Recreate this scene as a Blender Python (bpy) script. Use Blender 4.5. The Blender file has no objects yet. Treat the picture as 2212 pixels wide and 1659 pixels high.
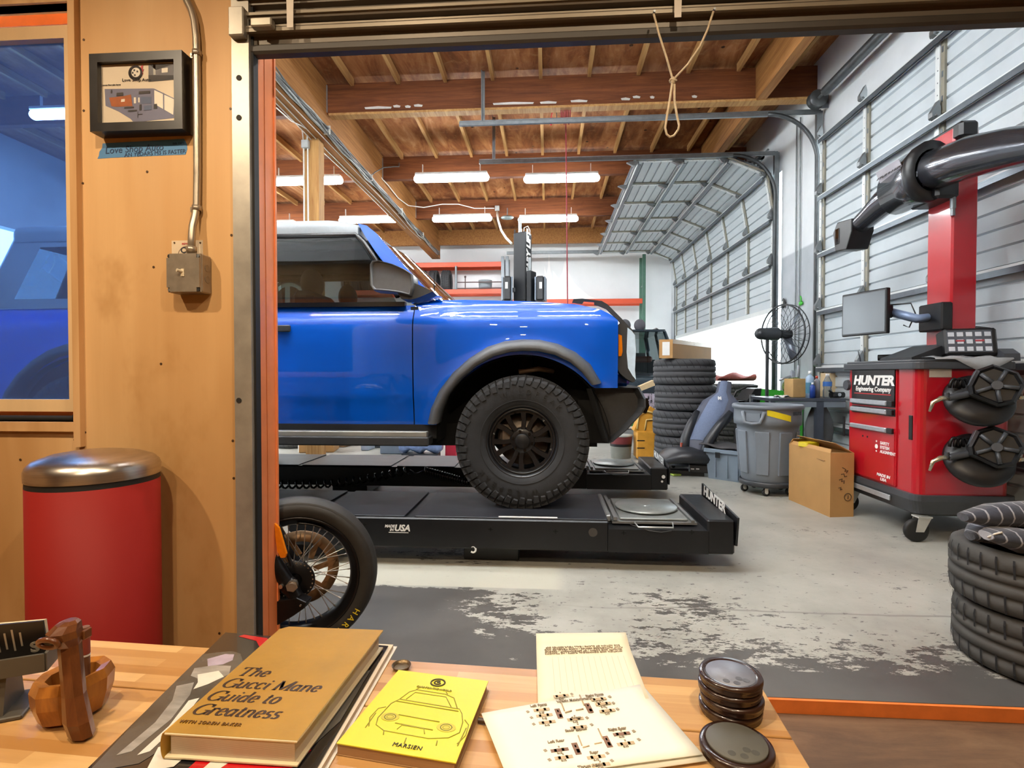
import bpy, math, random
from mathutils import Vector, Matrix
random.seed(7)
PI = math.pi
SC = bpy.context.scene
COL = SC.collection
# ------------------------------------------------------------------ camera
CAMH, FPX, YAW, PITCH = 1.15, 1140.0, math.radians(3.9), math.radians(1.05)
cd = bpy.data.cameras.new('camera'); cam = bpy.data.objects.new('camera', cd); COL.objects.link(cam)
cd.sensor_fit = 'HORIZONTAL'; cd.sensor_width = 36.0; cd.lens = 36.0 * FPX / 2212.0
cd.clip_start = 0.02; cd.clip_end = 300
cam.location = (0, 0, CAMH); cam.rotation_euler = (PI / 2 - PITCH, 0, YAW)
SC.camera = cam
# ------------------------------------------------------------------ exposure, sky, lights
SC.view_settings.view_transform = 'Standard'; SC.view_settings.look = 'None'
SC.view_settings.gamma = 1.0; SC.view_settings.use_curve_mapping = False
SC.view_settings.exposure = 0.85
SC.cycles.max_bounces = 8; SC.cycles.diffuse_bounces = 4; SC.cycles.glossy_bounces = 4
SC.cycles.transparent_max_bounces = 16; SC.cycles.caustics_reflective = False; SC.cycles.caustics_refractive = False
SC.cycles.sample_clamp_indirect = 6.0
W = bpy.data.worlds.new('sky'); SC.world = W; W.use_nodes = True
wn = W.node_tree.nodes; wl = W.node_tree.links
bg = wn['Background']; sky = wn.new('ShaderNodeTexSky')
try:
    sky.sky_type = 'HOSEK_WILKIE'; sky.turbidity = 4.0; sky.ground_albedo = 0.5
    sky.sun_direction = Vector((0.5, 0.2, 0.8)).normalized()
except Exception:
    pass
mx = wn.new('ShaderNodeMixRGB'); mx.inputs[0].default_value = 0.75; mx.inputs[2].default_value = (0.86, 0.95, 1.0, 1)
wl.new(sky.outputs[0], mx.inputs[1]); wl.new(mx.outputs[0], bg.inputs[0]); bg.inputs[1].default_value = 7.0
def lamp(name, typ, loc, energy, color, size=0.1, target=None, **k):
    d = bpy.data.lights.new(name, typ); o = bpy.data.objects.new(name, d); COL.objects.link(o)
    o.location = loc; d.energy = energy; d.color = color
    if typ == 'AREA':
        d.size = size
        if 'sy' in k: d.shape = 'RECTANGLE'; d.size_y = k['sy']
    else:
        d.shadow_soft_size = size
    if typ == 'SPOT': d.spot_size = k.get('angle', 2.0); d.spot_blend = 0.6
    if target is not None:
        o.rotation_euler = (Vector(target) - Vector(loc)).to_track_quat('-Z', 'Y').to_euler()
    return o
WARM = (1.0, 0.80, 0.56)
lamp('office_downlight', 'SPOT', (-2.05, 0.15, 2.98), 75, WARM, 0.035, (-1.6, 0.9, 0), angle=2.6)
lamp('office_downlight', 'SPOT', (-0.72, 0.15, 2.98), 75, WARM, 0.035, (-0.6, 0.7, 0), angle=2.6)
lamp('office_downlight', 'SPOT', (0.55, 0.05, 2.98), 60, WARM, 0.035, (0.6, 0.7, 0), angle=2.6)
lamp('office_downlight', 'SPOT', (-0.4, -1.6, 2.98), 60, WARM, 0.06, (-0.4, -1.2, 0), angle=2.6)

# ------------------------------------------------------------------ placement helper: a point of the photograph at a known depth
_c, _s, _cp, _sp = math.cos(YAW), math.sin(YAW), math.cos(PITCH), -math.sin(PITCH)
def ray(px, py):
    u = (px - 1106) / FPX; v = (829.5 - py) / FPX
    fy = _cp - v * _sp; z = _sp + v * _cp
    return (u * _c - fy * _s, u * _s + fy * _c, z)
def at(px, py, Y):
    r = ray(px, py); t = Y / r[1]; return Vector((r[0] * t, Y, CAMH + r[2] * t))
def atx(px, py, X):
    r = ray(px, py); t = X / r[0]; return Vector((X, r[1] * t, CAMH + r[2] * t))
def atz(px, py, z=0.0):
    r = ray(px, py); t = (z - CAMH) / r[2]; return Vector((r[0] * t, r[1] * t, z))
# ------------------------------------------------------------------ materials
MATS = {}
def lin(c):
    if isinstance(c, str):
        c = [int(c[i:i + 2], 16) / 255 for i in (0, 2, 4)]
        c = [x / 12.92 if x < .04045 else ((x + .055) / 1.055) ** 2.4 for x in c]
    return (c[0], c[1], c[2], 1.0)
class NT:
    def __init__(s, name):
        s.m = bpy.data.materials.new(name); s.m.use_nodes = True
        s.n = s.m.node_tree.nodes; s.l = s.m.node_tree.links
        s.b = s.n['Principled BSDF']; s.out = s.n['Material Output']; s._tc = None
    def new(s, t, **k):
        o = s.n.new(t)
        for a, v in k.items():
            if a in o.bl_rna.properties.keys(): setattr(o, a, v)
        return o
    def tc(s, scale=(1, 1, 1), rot=(0, 0, 0), src='Object'):
        t = s.n.new('ShaderNodeTexCoord'); mp = s.n.new('ShaderNodeMapping')
        mp.inputs['Scale'].default_value = scale; mp.inputs['Rotation'].default_value = rot
        s.l.new(t.outputs[src], mp.inputs[0]); return mp.outputs[0]
    def noise(s, vec, scale=5, detail=4, rough=.6, dist=0):
        o = s.n.new('ShaderNodeTexNoise'); s.l.new(vec, o.inputs['Vector'])
        o.inputs['Scale'].default_value = scale; o.inputs['Detail'].default_value = detail
        o.inputs['Roughness'].default_value = rough; o.inputs['Distortion'].default_value = dist
        return o.outputs[0]
    def ramp(s, fac, stops, interp='LINEAR'):
        o = s.n.new('ShaderNodeValToRGB'); o.color_ramp.interpolation = interp
        e = o.color_ramp.elements
        e[0].position, e[0].color = stops[0][0], lin(stops[0][1])
        e[1].position, e[1].color = stops[-1][0], lin(stops[-1][1])
        for p, c in stops[1:-1]:
            q = e.new(p); q.color = lin(c)
        s.l.new(fac, o.inputs[0]); return o.outputs[0]
    def math(s, op, a, b=None, clamp=False):
        o = s.n.new('ShaderNodeMath'); o.operation = op; o.use_clamp = clamp
        for i, x in enumerate((a, b)):
            if x is None: continue
            if isinstance(x, (int, float)): o.inputs[i].default_value = x
            else: s.l.new(x, o.inputs[i])
        return o.outputs[0]
    def mix(s, fac, a, b, blend='MIX'):
        o = s.n.new('ShaderNodeMixRGB'); o.blend_type = blend
        for i, x in enumerate((fac, a, b)):
            if isinstance(x, (int, float)): o.inputs[i].default_value = x
            elif isinstance(x, (str, tuple, list)): o.inputs[i].default_value = lin(x)
            else: s.l.new(x, o.inputs[i])
        return o.outputs[0]
    def sep(s, vec):
        o = s.n.new('ShaderNodeSeparateXYZ'); s.l.new(vec, o.inputs[0]); return o.outputs
    def step(s, x, a, b):
        o = s.n.new('ShaderNodeMapRange'); o.interpolation_type = 'SMOOTHSTEP'; s.l.new(x, o.inputs[0])
        o.inputs[1].default_value = a; o.inputs[2].default_value = b; return o.outputs[0]
    def bump(s, h, strength=.3, dist=.01):
        o = s.n.new('ShaderNodeBump'); o.inputs['Strength'].default_value = strength
        o.inputs['Distance'].default_value = dist; s.l.new(h, o.inputs['Height']); s.l.new(o.outputs[0], s.b.inputs['Normal'])
    def set(s, **k):
        mp = dict(color='Base Color', rough='Roughness', metal='Metallic', coat='Coat Weight', coatr='Coat Roughness', spec='Specular IOR Level',
                  emit='Emission Color', estr='Emission Strength', trans='Transmission Weight', alpha='Alpha', ior='IOR', sheen='Sheen Weight')
        for a, v in k.items():
            i = s.b.inputs[mp[a]]
            if isinstance(v, (str, tuple, list)): i.default_value = lin(v)
            elif isinstance(v, (int, float)): i.default_value = v
            else: s.l.new(v, i)
        return s
def mat(name, color, rough=.5, metal=0.0, var=.12, scale=8.0, coat=0.0, bump=0.0, spec=.5, stretch=(1, 1, 1), coatr=.03, bscale=None, rv=.06):
    if name in MATS: return MATS[name]
    t = NT(name); v = t.tc(stretch)
    n = t.noise(v, scale, 5, .6)
    c = lin(color); k = 1 - var; k2 = 1 + var
    col = t.ramp(n, [(.3, [x * k for x in c[:3]]), (.7, [min(1, x * k2) for x in c[:3]])])
    t.set(color=col, metal=metal, coat=coat, coatr=coatr, spec=spec)
    r = t.n.new('ShaderNodeMapRange'); t.l.new(n, r.inputs[0])
    r.inputs[3].default_value = max(0, rough - rv); r.inputs[4].default_value = min(1, rough + rv)
    t.set(rough=r.outputs[0])
    if bump: t.bump(t.noise(v, bscale or scale * 6, 3), bump, .004)
    MATS[name] = t.m; return t.m
def emit(name, color, strength):
    if name in MATS: return MATS[name]
    t = NT(name); t.set(color=(0, 0, 0), emit=color, estr=strength, rough=.5); MATS[name] = t.m; return t.m
def glass(name, tint, gloss=.1, rough=.0, haze=0.0, hazecol=(.5, .6, .8)):
    t = NT(name); tr = t.new('ShaderNodeBsdfTransparent'); tr.inputs[0].default_value = lin(tint)
    g = t.new('ShaderNodeBsdfGlossy'); g.inputs['Roughness'].default_value = rough
    fr = t.new('ShaderNodeFresnel'); fr.inputs[0].default_value = 1.45
    f = t.math('MULTIPLY', fr.outputs[0], gloss * 10, True)
    m1 = t.new('ShaderNodeMixShader'); t.l.new(f, m1.inputs[0]); t.l.new(tr.outputs[0], m1.inputs[1]); t.l.new(g.outputs[0], m1.inputs[2])
    res = m1.outputs[0]
    if haze:
        n = t.noise(t.tc(), 3, 4)
        d = t.new('ShaderNodeBsdfDiffuse'); d.inputs[0].default_value = lin(hazecol)
        tl = t.new('ShaderNodeBsdfTranslucent'); tl.inputs[0].default_value = lin(hazecol)
        a = t.new('ShaderNodeMixShader'); a.inputs[0].default_value = .6; t.l.new(d.outputs[0], a.inputs[1]); t.l.new(tl.outputs[0], a.inputs[2])
        m2 = t.new('ShaderNodeMixShader'); m2.inputs[0].default_value = haze; t.l.new(res, m2.inputs[1]); t.l.new(a.outputs[0], m2.inputs[2]); res = m2.outputs[0]
    t.l.new(res, t.out.inputs[0]); MATS[name] = t.m; return t.m
# ------------------------------------------------------------------ objects
WM = {}   # world matrix of every root
def root_of(o):
    while o.parent: o = o.parent
    return o
def thing(name, label, cat, loc=(0, 0, 0), rz=0.0, group=None):
    o = bpy.data.objects.new(name, None); COL.objects.link(o); o.empty_display_size = .1
    o.location = loc; o.rotation_euler = (0, 0, rz)
    WM[o.name] = Matrix.Translation(loc) @ Matrix.Rotation(rz, 4, 'Z')
    return tag(o, label, cat, group)
def tag(o, label, cat, group=None):
    o['label'] = label; o['category'] = cat
    if group: o['group'] = group
    return o
def struct(o):
    o['kind'] = 'structure'; return o
def V(*a): return Vector(a)
class MB:
    def __init__(s): s.v = []; s.f = []; s.mi = []; s.cm = 0; s.sm = []; s.cs = True
    def add(s, vs, fs):
        b = len(s.v); s.v += [Vector(p) for p in vs]
        for f in fs: s.f.append([b + i for i in f]); s.mi.append(s.cm); s.sm.append(s.cs)
        return s
    def box(s, c, d, rz=0.0, rot=None, ch=0.0):
        hx, hy, hz = d[0] / 2, d[1] / 2, d[2] / 2
        R = rot if rot is not None else Matrix.Rotation(rz, 3, 'Z')
        c = Vector(c); ch = min(ch, hx * .49, hy * .49, hz * .49)
        if ch <= 0:
            p = [c + R @ Vector((x * hx, y * hy, z * hz)) for x in (-1, 1) for y in (-1, 1) for z in (-1, 1)]
            o = s.cs; s.cs = False
            s.add(p, [(0, 1, 3, 2), (4, 6, 7, 5), (0, 4, 5, 1), (2, 3, 7, 6), (0, 2, 6, 4), (1, 5, 7, 3)]); s.cs = o
            return s
        p = []; idx = {}
        for x in (-1, 1):
            for y in (-1, 1):
                for z in (-1, 1):
                    for a in range(3):
                        q = [x * (hx - ch), y * (hy - ch), z * (hz - ch)]
                        q[a] = (x * hx, y * hy, z * hz)[a]
                        idx[(x, y, z, a)] = len(p); p.append(c + R @ Vector(q))
        f = []
        sg = (-1, 1)
        for a in range(3):
            b, d2 = (a + 1) % 3, (a + 2) % 3
            for sa in sg:
                def k(sb, sd, ax=a, sa=sa):
                    t = [0, 0, 0]; t[a] = sa; t[b] = sb; t[d2] = sd; return idx[(t[0], t[1], t[2], ax)]
                q = [k(-1, -1), k(1, -1), k(1, 1), k(-1, 1)]
                f.append(q if sa > 0 else q[::-1])
            for sb in sg:
                for sd in sg:
                    pass
        for a in range(3):
            b, d2 = (a + 1) % 3, (a + 2) % 3
            for sb in sg:
                for sd in sg:
                    def k2(sa, ax):
                        t = [0, 0, 0]; t[a] = sa; t[b] = sb; t[d2] = sd; return idx[(t[0], t[1], t[2], ax)]
                    q = [k2(-1, b), k2(1, b), k2(1, d2), k2(-1, d2)]
                    f.append(q if sb * sd < 0 else q[::-1])
        for x in sg:
            for y in sg:
                for z in sg:
                    q = [idx[(x, y, z, a)] for a in range(3)]
                    f.append(q if x * y * z > 0 else q[::-1])
        o = s.cs; s.cs = False; s.add(p, f); s.cs = o
        return s
    def cyl(s, p0, p1, r0, r1=None, n=16, cap=True):
        p0, p1 = Vector(p0), Vector(p1); r1 = r0 if r1 is None else r1
        ax = (p1 - p0).normalized(); u = ax.orthogonal().normalized(); w = ax.cross(u)
        ps = []
        for p, r in ((p0, r0), (p1, r1)):
            ps += [p + (u * math.cos(2 * PI * i / n) + w * math.sin(2 * PI * i / n)) * r for i in range(n)]
        s.add(ps, [(i, (i + 1) % n, n + (i + 1) % n, n + i) for i in range(n)])
        if cap:
            o = s.cs; s.cs = False
            s.add(ps[:n], [tuple(range(n))[::-1]]); s.add(ps[n:], [tuple(range(n))]); s.cs = o
        return s
    def tube(s, path, r, n=8, closed=False, cap=True):
        path = [Vector(p) for p in path]; m = len(path)
        rr = r if isinstance(r, (list, tuple)) else [r] * m
        t0 = None; u = None; ps = []
        for i, p in enumerate(path):
            a = path[(i - 1) % m] if (closed or i > 0) else p
            b = path[(i + 1) % m] if (closed or i < m - 1) else p
            t = (b - a).normalized()
            u = t.orthogonal().normalized() if u is None else (u - t * u.dot(t)).normalized()
            w = t.cross(u)
            ps += [p + (u * math.cos(2 * PI * k / n) + w * math.sin(2 * PI * k / n)) * rr[i] for k in range(n)]
        fs = []
        for i in range(m if closed else m - 1):
            j = (i + 1) % m
            fs += [(i * n + k, i * n + (k + 1) % n, j * n + (k + 1) % n, j * n + k) for k in range(n)]
        if cap and not closed: fs += [tuple(range(n))[::-1], tuple(range((m - 1) * n, m * n))]
        return s.add(ps, fs)
    def lathe(s, prof, n=32, o=(0, 0, 0), ax='Z', M=None, arc=None):
        """prof: (r, h) pairs along the axis; arc=(a0,a1) for a part turn"""
        o = Vector(o); ps = []; fs = []; m = len(prof)
        full = arc is None; a0, a1 = arc or (0, 2 * PI); nn = n if full else n + 1
        for i in range(nn):
            a = a0 + (a1 - a0) * i / n; ca, sa = math.cos(a), math.sin(a)
            for r, h in prof:
                q = Vector((r * ca, r * sa, h)) if ax == 'Z' else (Vector((r * ca, h, r * sa)) if ax == 'Y' else Vector((h, r * ca, r * sa)))
                if M is not None: q = M @ q
                ps.append(o + q)
        for i in range(n):
            j = (i + 1) % nn
            for k in range(m - 1):
                q = (i * m + k, j * m + k, j * m + k + 1, i * m + k + 1)
                fs.append(q[::-1] if ax == 'Y' else q)
        return s.add(ps, fs)
    def prism(s, poly, d, o=(0, 0, 0), x=(1, 0, 0), y=(0, 1, 0), off=0.0):
        """extrude a 2-D outline by d along x cross y"""
        o, x, y = Vector(o), Vector(x).normalized(), Vector(y).normalized(); nz = x.cross(y)
        n = len(poly); b = [o + x * p[0] + y * p[1] + nz * off for p in poly]
        ps = b + [q + nz * d for q in b]
        oc = s.cs; s.cs = False
        s.add(ps, [tuple(range(n))[::-1], tuple(range(n, 2 * n))] + [(i, (i + 1) % n, n + (i + 1) % n, n + i) for i in range(n)])
        s.cs = oc; return s
    def grid(s, rows, close_u=False, close_v=False):
        """rows: list of equal-length point lists"""
        m = len(rows); n = len(rows[0]); ps = [p for r in rows for p in r]; fs = []
        for i in range(m if close_v else m - 1):
            for k in range(n if close_u else n - 1):
                j = (i + 1) % m; l = (k + 1) % n
                fs.append((i * n + k, i * n + l, j * n + l, j * n + k))
        return s.add(ps, fs)
    def ball(s, c, r, n=16, m=10):
        c = Vector(c); r = (r, r, r) if isinstance(r, (int, float)) else r
        rows = []
        for i in range(m + 1):
            t = PI * i / m
            rows.append([c + Vector((r[0] * math.sin(t) * math.cos(2 * PI * k / n), r[1] * math.sin(t) * math.sin(2 * PI * k / n), -r[2] * math.cos(t))) for k in range(n)])
        return s.grid(rows, close_u=True)
    def quad(s, a, b, c, d):
        o = s.cs; s.cs = False; s.add([a, b, c, d], [(0, 1, 2, 3)]); s.cs = o; return s
    def obj(s, name, m, parent=None, world=True, bevel=0.0, solid=0.0, sub=0, loc=None, weld=False, recalc=False):
        vs = s.v
        if parent is not None and world:
            iv = WM[root_of(parent).name].inverted(); vs = [iv @ p for p in vs]
        me = bpy.data.meshes.new(name); me.from_pydata([tuple(p) for p in vs], [], s.f)
        for q in (m if isinstance(m, (list, tuple)) else [m]): me.materials.append(q)
        me.polygons.foreach_set('material_index', s.mi); me.polygons.foreach_set('use_smooth', s.sm)
        if weld or recalc:
            import bmesh
            b = bmesh.new(); b.from_mesh(me)
            if weld: bmesh.ops.remove_doubles(b, verts=b.verts, dist=1e-5)
            if recalc: bmesh.ops.recalc_face_normals(b, faces=b.faces)
            b.to_mesh(me); b.free()
        me.update()
        o = bpy.data.objects.new(name, me); COL.objects.link(o)
        if parent is not None: o.parent = parent
        else: WM[o.name] = Matrix.Identity(4)
        if loc is not None: o.location = loc
        if solid:
            q = o.modifiers.new('t', 'SOLIDIFY'); q.thickness = solid; q.offset = 0
        if bevel:
            q = o.modifiers.new('b', 'BEVEL'); q.width = bevel; q.segments = 2; q.limit_method = 'ANGLE'; q.angle_limit = .7
        if sub:
            q = o.modifiers.new('s', 'SUBSURF'); q.levels = sub; q.render_levels = sub
        return o
def rebase(o, loc, rz=0.0):
    """a thing that is one mesh: put its origin at its base"""
    M = Matrix.Translation(loc) @ Matrix.Rotation(rz, 4, 'Z'); o.data.transform(M.inverted()); o.matrix_world = M
    o.location = loc; o.rotation_euler = (0, 0, rz); WM[o.name] = M; return o
def copy_part(o, parent, loc=None, rot=None, M=None):
    c = o.copy(); COL.objects.link(c); c.parent = parent
    if loc is not None: c.location = loc
    if rot is not None: c.rotation_euler = rot
    for ch in [x for x in SC.objects if x.parent == o and x != c]: copy_part(ch, c)
    return c
KIDS = {}
def dup(r, loc, rz=0.0, label=None, group=None):
    c = r.copy(); COL.objects.link(c); c.location = loc; c.rotation_euler = (0, 0, rz)
    if label: c['label'] = label
    if group: c['group'] = group
    WM[c.name] = Matrix.Translation(loc) @ Matrix.Rotation(rz, 4, 'Z')
    for ch in list(r.children):
        d = ch.copy(); COL.objects.link(d); d.parent = c
        for g in ch.children:
            e = g.copy(); COL.objects.link(e); e.parent = d
    return c
# lettering
FONT = None
def text(name, body, size, m, parent, o, x, y, align='CENTER', shear=0.0, bold=0.0, ext=.0006, squash=1.0, lift=.0004, spacing=1.0):
    """flat letters lying in the plane of x (reading direction) and y (up)"""
    c = bpy.data.curves.new(name, 'FONT'); c.body = body; c.size = size; c.align_x = align; c.align_y = 'CENTER'
    c.shear = shear; c.offset = bold; c.extrude = ext; c.resolution_u = 3; c.space_character = spacing
    t = bpy.data.objects.new(name, c); COL.objects.link(t)
    dg = bpy.context.evaluated_depsgraph_get(); me = bpy.data.meshes.new_from_object(t.evaluated_get(dg))
    bpy.data.objects.remove(t); bpy.data.curves.remove(c)
    x, y, o = Vector(x).normalized(), Vector(y).normalized(), Vector(o); z = x.cross(y)
    vs = [o + x * (v.co.x * squash) + y * v.co.y + z * (v.co.z + lift) for v in me.vertices]
    b = MB(); b.cs = False; b.add(vs, [list(p.vertices) for p in me.polygons]); bpy.data.meshes.remove(me)
    return b.obj(name, m, parent)
def arc_text(body, R, size, m, parent, o, mid, name='lettering', inner=False, span=None, ext=.002, yn=-1):
    """raised letters around a wheel lying in the XZ plane, facing -Y"""
    b = MB(); b.cs = False; n = len(body); span = span or n * size * .78 / R
    for i, ch in enumerate(body):
        if ch == ' ': continue
        c = bpy.data.curves.new('t', 'FONT'); c.body = ch; c.size = size; c.align_x = 'CENTER'; c.align_y = 'CENTER'; c.extrude = ext; c.resolution_u = 2
        t = bpy.data.objects.new('t', c); COL.objects.link(t)
        dg = bpy.context.evaluated_depsgraph_get(); me = bpy.data.meshes.new_from_object(t.evaluated_get(dg))
        bpy.data.objects.remove(t); bpy.data.curves.remove(c)
        a = mid + span / 2 - span * (i + .5) / n
        if inner: a = mid - span / 2 + span * (i + .5) / n
        rad = Vector((math.cos(a), 0, math.sin(a))); tan = Vector((math.sin(a), 0, -math.cos(a)))
        if inner: rad2, tan = -rad, -tan
        else: rad2 = rad
        b.add([Vector(o) + rad * R + tan * v.co.x + rad2 * v.co.y + Vector((0, -v.co.z, 0)) for v in me.vertices], [list(p.vertices) for p in me.polygons])
        bpy.data.meshes.remove(me)
    return b.obj(name, m, parent)
# ================================================================== SETTING
XR, XL, YF, YN = 3.40, -9.0, 14.9, 1.92
# ---- shop floor: worn white paint over dark grey
t = NT('shop_floor_paint'); v = t.tc(); sx = t.sep(v)
warp = t.noise(v, 1.1, 3)
big = t.noise(t.tc((.8, 1.7, 1)), 7.5, 10, .76)
mid = t.noise(t.tc((1.0, 2.0, 1), (0, 0, .3)), 16.0, 8, .68)
X, Y = sx[0], sx[1]
Xw = t.math('ADD', X, t.math('MULTIPLY', t.math('SUBTRACT', warp, .5), .5))
Yw = t.math('ADD', Y, t.math('MULTIPLY', t.math('SUBTRACT', warp, .5), .12))
front = t.step(Yw, 2.82, 2.74)                       # the worn strip next to the threshold
left = t.step(Xw, .3, -1.3)
b1 = t.math('MULTIPLY', t.math('MULTIPLY', front, left), .42)
b2 = t.math('MULTIPLY', t.step(Yw, 2.55, 2.08), .16)
b2b = t.math('MULTIPLY', t.step(Y, 2.095, 2.07), 2.0)    # plain grey edge strip
b3 = t.math('MULTIPLY', t.step(Y, 4.8, 2.9), .075)
w2 = t.noise(t.tc((.5, 1.2, 1)), .9, 2)
b4 = t.math('MULTIPLY', t.step(w2, .48, .66), .12)
bias = t.math('ADD', t.math('ADD', b1, b2), t.math('ADD', b2b, t.math('ADD', b3, b4)))
chip = t.math('MAXIMUM', t.step(t.math('ADD', big, bias), .690, .704), t.step(t.math('ADD', mid, t.math('MULTIPLY', bias, .6)), .678, .69))
# a straight, still white marking across the front of the rack
line = t.math('MULTIPLY', t.math('MULTIPLY', t.step(Y, 2.80, 2.82), t.step(Y, 3.16, 3.14)), t.step(X, .12, .02))
chip = t.math('MULTIPLY', chip, t.math('SUBTRACT', 1.0, t.math('MULTIPLY', line, .8)))
grime = t.noise(v, 1.6, 6, .65); fine = t.noise(v, 40, 4, .7)
white = t.ramp(grime, [(.25, '84837c'), (.55, 'a9a89f'), (.8, 'b9b8b0')])
white = t.mix(t.math('MULTIPLY', fine, .25), white, '8a8880')
white = t.mix(line, white, 'b6b4a6')
dark = t.ramp(grime, [(.3, '4a4846'), (.7, '5f5d5a')])
colr = t.mix(chip, white, dark)
seam = t.math('ADD', t.step(t.math('ABSOLUTE', t.math('SUBTRACT', Yw, 2.62)), .012, .004), t.step(t.math('ABSOLUTE', t.math('SUBTRACT', Y, 6.2)), .012, .004), True)
colr = t.mix(t.math('MULTIPLY', seam, t.math('MULTIPLY', .55, t.step(X, -.2, .8))), colr, '6a6762')
t.set(color=colr, rough=t.math('ADD', .30, t.math('MULTIPLY', grime, .3)), spec=.4); t.bump(chip, .15, .002)
FLOORM = t.m
struct(MB().box((-2.8, (YN + YF) / 2, -.15), (12.6, YF - YN, .30)).obj('floor', FLOORM))
t = NT('office_plywood_floor'); v = t.tc((.6, 3, 1)); n = t.noise(v, 3, 8, .7, .6); n2 = t.noise(t.tc(), 30, 4, .7)
t.set(color=t.mix(t.math('MULTIPLY', n2, .35), t.ramp(n, [(.25, '4a3626'), (.5, '6e5138'), (.75, '86674a')]), '3a2c20'), rough=.65); OFFM = t.m
struct(MB().box((.0, -.55, -.075), (7.0, 4.95, .05)).obj('floor_office', OFFM))
M_ORANGE = mat('orange_painted_steel', 'e07a38', .42, 0, .10, 14, spec=.4)
M_ORANGE_POST = mat('orange_red_post_paint', 'e08450', .38, 0, .08, 10, spec=.5)
struct(MB().box((.6, YN - .006, -.028), (3.6, .012, .052)).obj('trim_1', M_ORANGE))
# ---- plywood wall with the window
def ply(name, a, b, c, grain=(1.0, 1, .12), sc=3.2):
    t = NT(name); v = t.tc(grain)
    n = t.noise(v, sc, 3, .5, .4); w = t.n.new('ShaderNodeTexWave'); w.wave_type = 'RINGS'
    t.l.new(t.tc((grain[0] * .55, .8, grain[2] * 1.3)), w.inputs[0]); w.inputs['Scale'].default_value = 1.3; w.inputs['Distortion'].default_value = 9; w.inputs['Detail'].default_value = 3
    w.inputs['Detail Scale'].default_value = 1.4
    f = t.noise(t.tc((grain[0] * 9, 3, grain[2] * 3)), 12, 4, .6)
    base = t.ramp(n, [(.3, a), (.55, b), (.75, c)])
    base = t.mix(t.math('MULTIPLY', t.step(w.outputs[0], .66, 1.0), .45), base, a)
    base = t.mix(t.math('MULTIPLY', f, .18), base, a)
    k = t.noise(t.tc((1, 1, .6)), 2.3, 5, .7)
    base = t.mix(t.math('MULTIPLY', t.step(k, .52, .70), .5), base, 'a3753f')
    t.set(color=base, rough=.5, spec=.3); return t.m
PLY = ply('birch_plywood', 'b0824e', 'd3aa76', 'dfbc8c')
PINE = ply('pine_trim', 'b88d5c', 'd2a877', 'd9b384', (3, 3, .25))
CREAM = mat('cream_wood', 'd8b98c', .5, 0, .08, 6, stretch=(1, 1, .2))
YW = 1.83
wl, wr = -2.95, at(178, 500, YW).x
wb, wt = at(90, 911, YW).z, 2.50
pr_ = at(512, 700, YW).x
m = MB()
m.box(((-3.4 + wl) / 2, YW + .02, 1.52), (wl + 3.4, .04, 3.14))
m.box(((wl + wr) / 2, YW + .021, (wb - .05) / 2), (wr - wl, .04, wb + .05))
m.box(((wl + wr) / 2, YW + .02, (wt + 3.09) / 2), (wr - wl, .04, 3.09 - wt))
m.box(((wr + pr_) / 2, YW + .02, 1.52), (pr_ - wr, .04, 3.14))
wall_near = struct(m.obj('wall_front', PLY))
SCREW = mat('screw_head_dark', '4a3520', .5, .3)
for px, py in [(181, 86), (181, 239), (179, 396), (498, 235), (500, 508), (318, 371), (332, 577), (184, 934), (161, 950), (44, 993), (503, 952), (505, 1033), (474, 1368), (348, 786), (163, 156), (160, 573)]:
    p = at(px, py, YW - .0005); MB().cyl(p, p + V(0, -.001, 0), .0045, n=10).obj('screw_head', SCREW, wall_near)
# window 1: trim, sash, glass, orange steel behind
tr_in = at(153, 500, YW - .02).x; tr_out = wr
TT = .02
win = MB()
win.box(((tr_in + tr_out) / 2, YW - TT / 2 + .0185, (wb + wt) / 2 - .02), (tr_out - tr_in, TT + .04, wt - wb + .14))
window = struct(win.obj('window_1', PINE))
b_z = at(90, 932, YW - .02).z
MB().box(((wl + tr_in) / 2, YW - TT / 2 + .02, (b_z + wb) / 2), (tr_in - wl, TT + .04, wb - b_z)).obj('window_sill', PINE, window)
MB().box(((wl + tr_in) / 2, YW + .02, wt + .03), (tr_in - wl, .06, .06)).obj('window_head', PINE, window)
YS = 1.905
sz0, sz1 = at(90, 889, YS).z, at(90, 56, YS).z
gz0, gz1 = at(90, 863, YS).z, at(90, 84, YS).z
gx = at(144, 500, YS).x; sxr = tr_in + .03
fr = MB(); fr.box(((gx + sxr) / 2, YS + .02, (sz0 + sz1) / 2), (sxr - gx, .04, sz1 - sz0))
fr.box(((wl + gx) / 2, YS + .02, (sz0 + gz0) / 2), (gx - wl, .04, gz0 - sz0)); fr.box(((wl + gx) / 2, YS + .02, (sz1 + gz1) / 2), (gx - wl, .04, sz1 - gz1))
fr.obj('window_frame', CREAM, window)
GL = glass('tinted_window_glass', (.42, .64, .98), .05, 0, .07, (.30, .46, .95))
MB().box(((wl + gx) / 2, YS + .03, (gz0 + gz1) / 2), (gx - wl, .004, gz1 - gz0)).obj('window_pane', GL, window)
st = MB(); z0 = at(90, 60, 1.97).z; z1 = at(90, 24, 1.97).z
st.box(((wl + sxr) / 2, 1.98, (z0 + z1) / 2), (sxr - wl, .05, z1 - z0)); z0b = at(90, 897, 1.97).z
st.box(((wl + sxr) / 2, 1.98, z0b + .0), (sxr - wl, .05, .05))
st.obj('steel_beam', M_ORANGE, window)
MB().box(((wl + sxr) / 2, 1.985, (z1 + wt + .1) / 2), (sxr - wl, .04, wt + .1 - z1)).obj('upper_header', mat('brown_header_board', '8a664c', .6), window)
BLK = mat('black_rubber', '151515', .6, 0, .2, 20)
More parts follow.
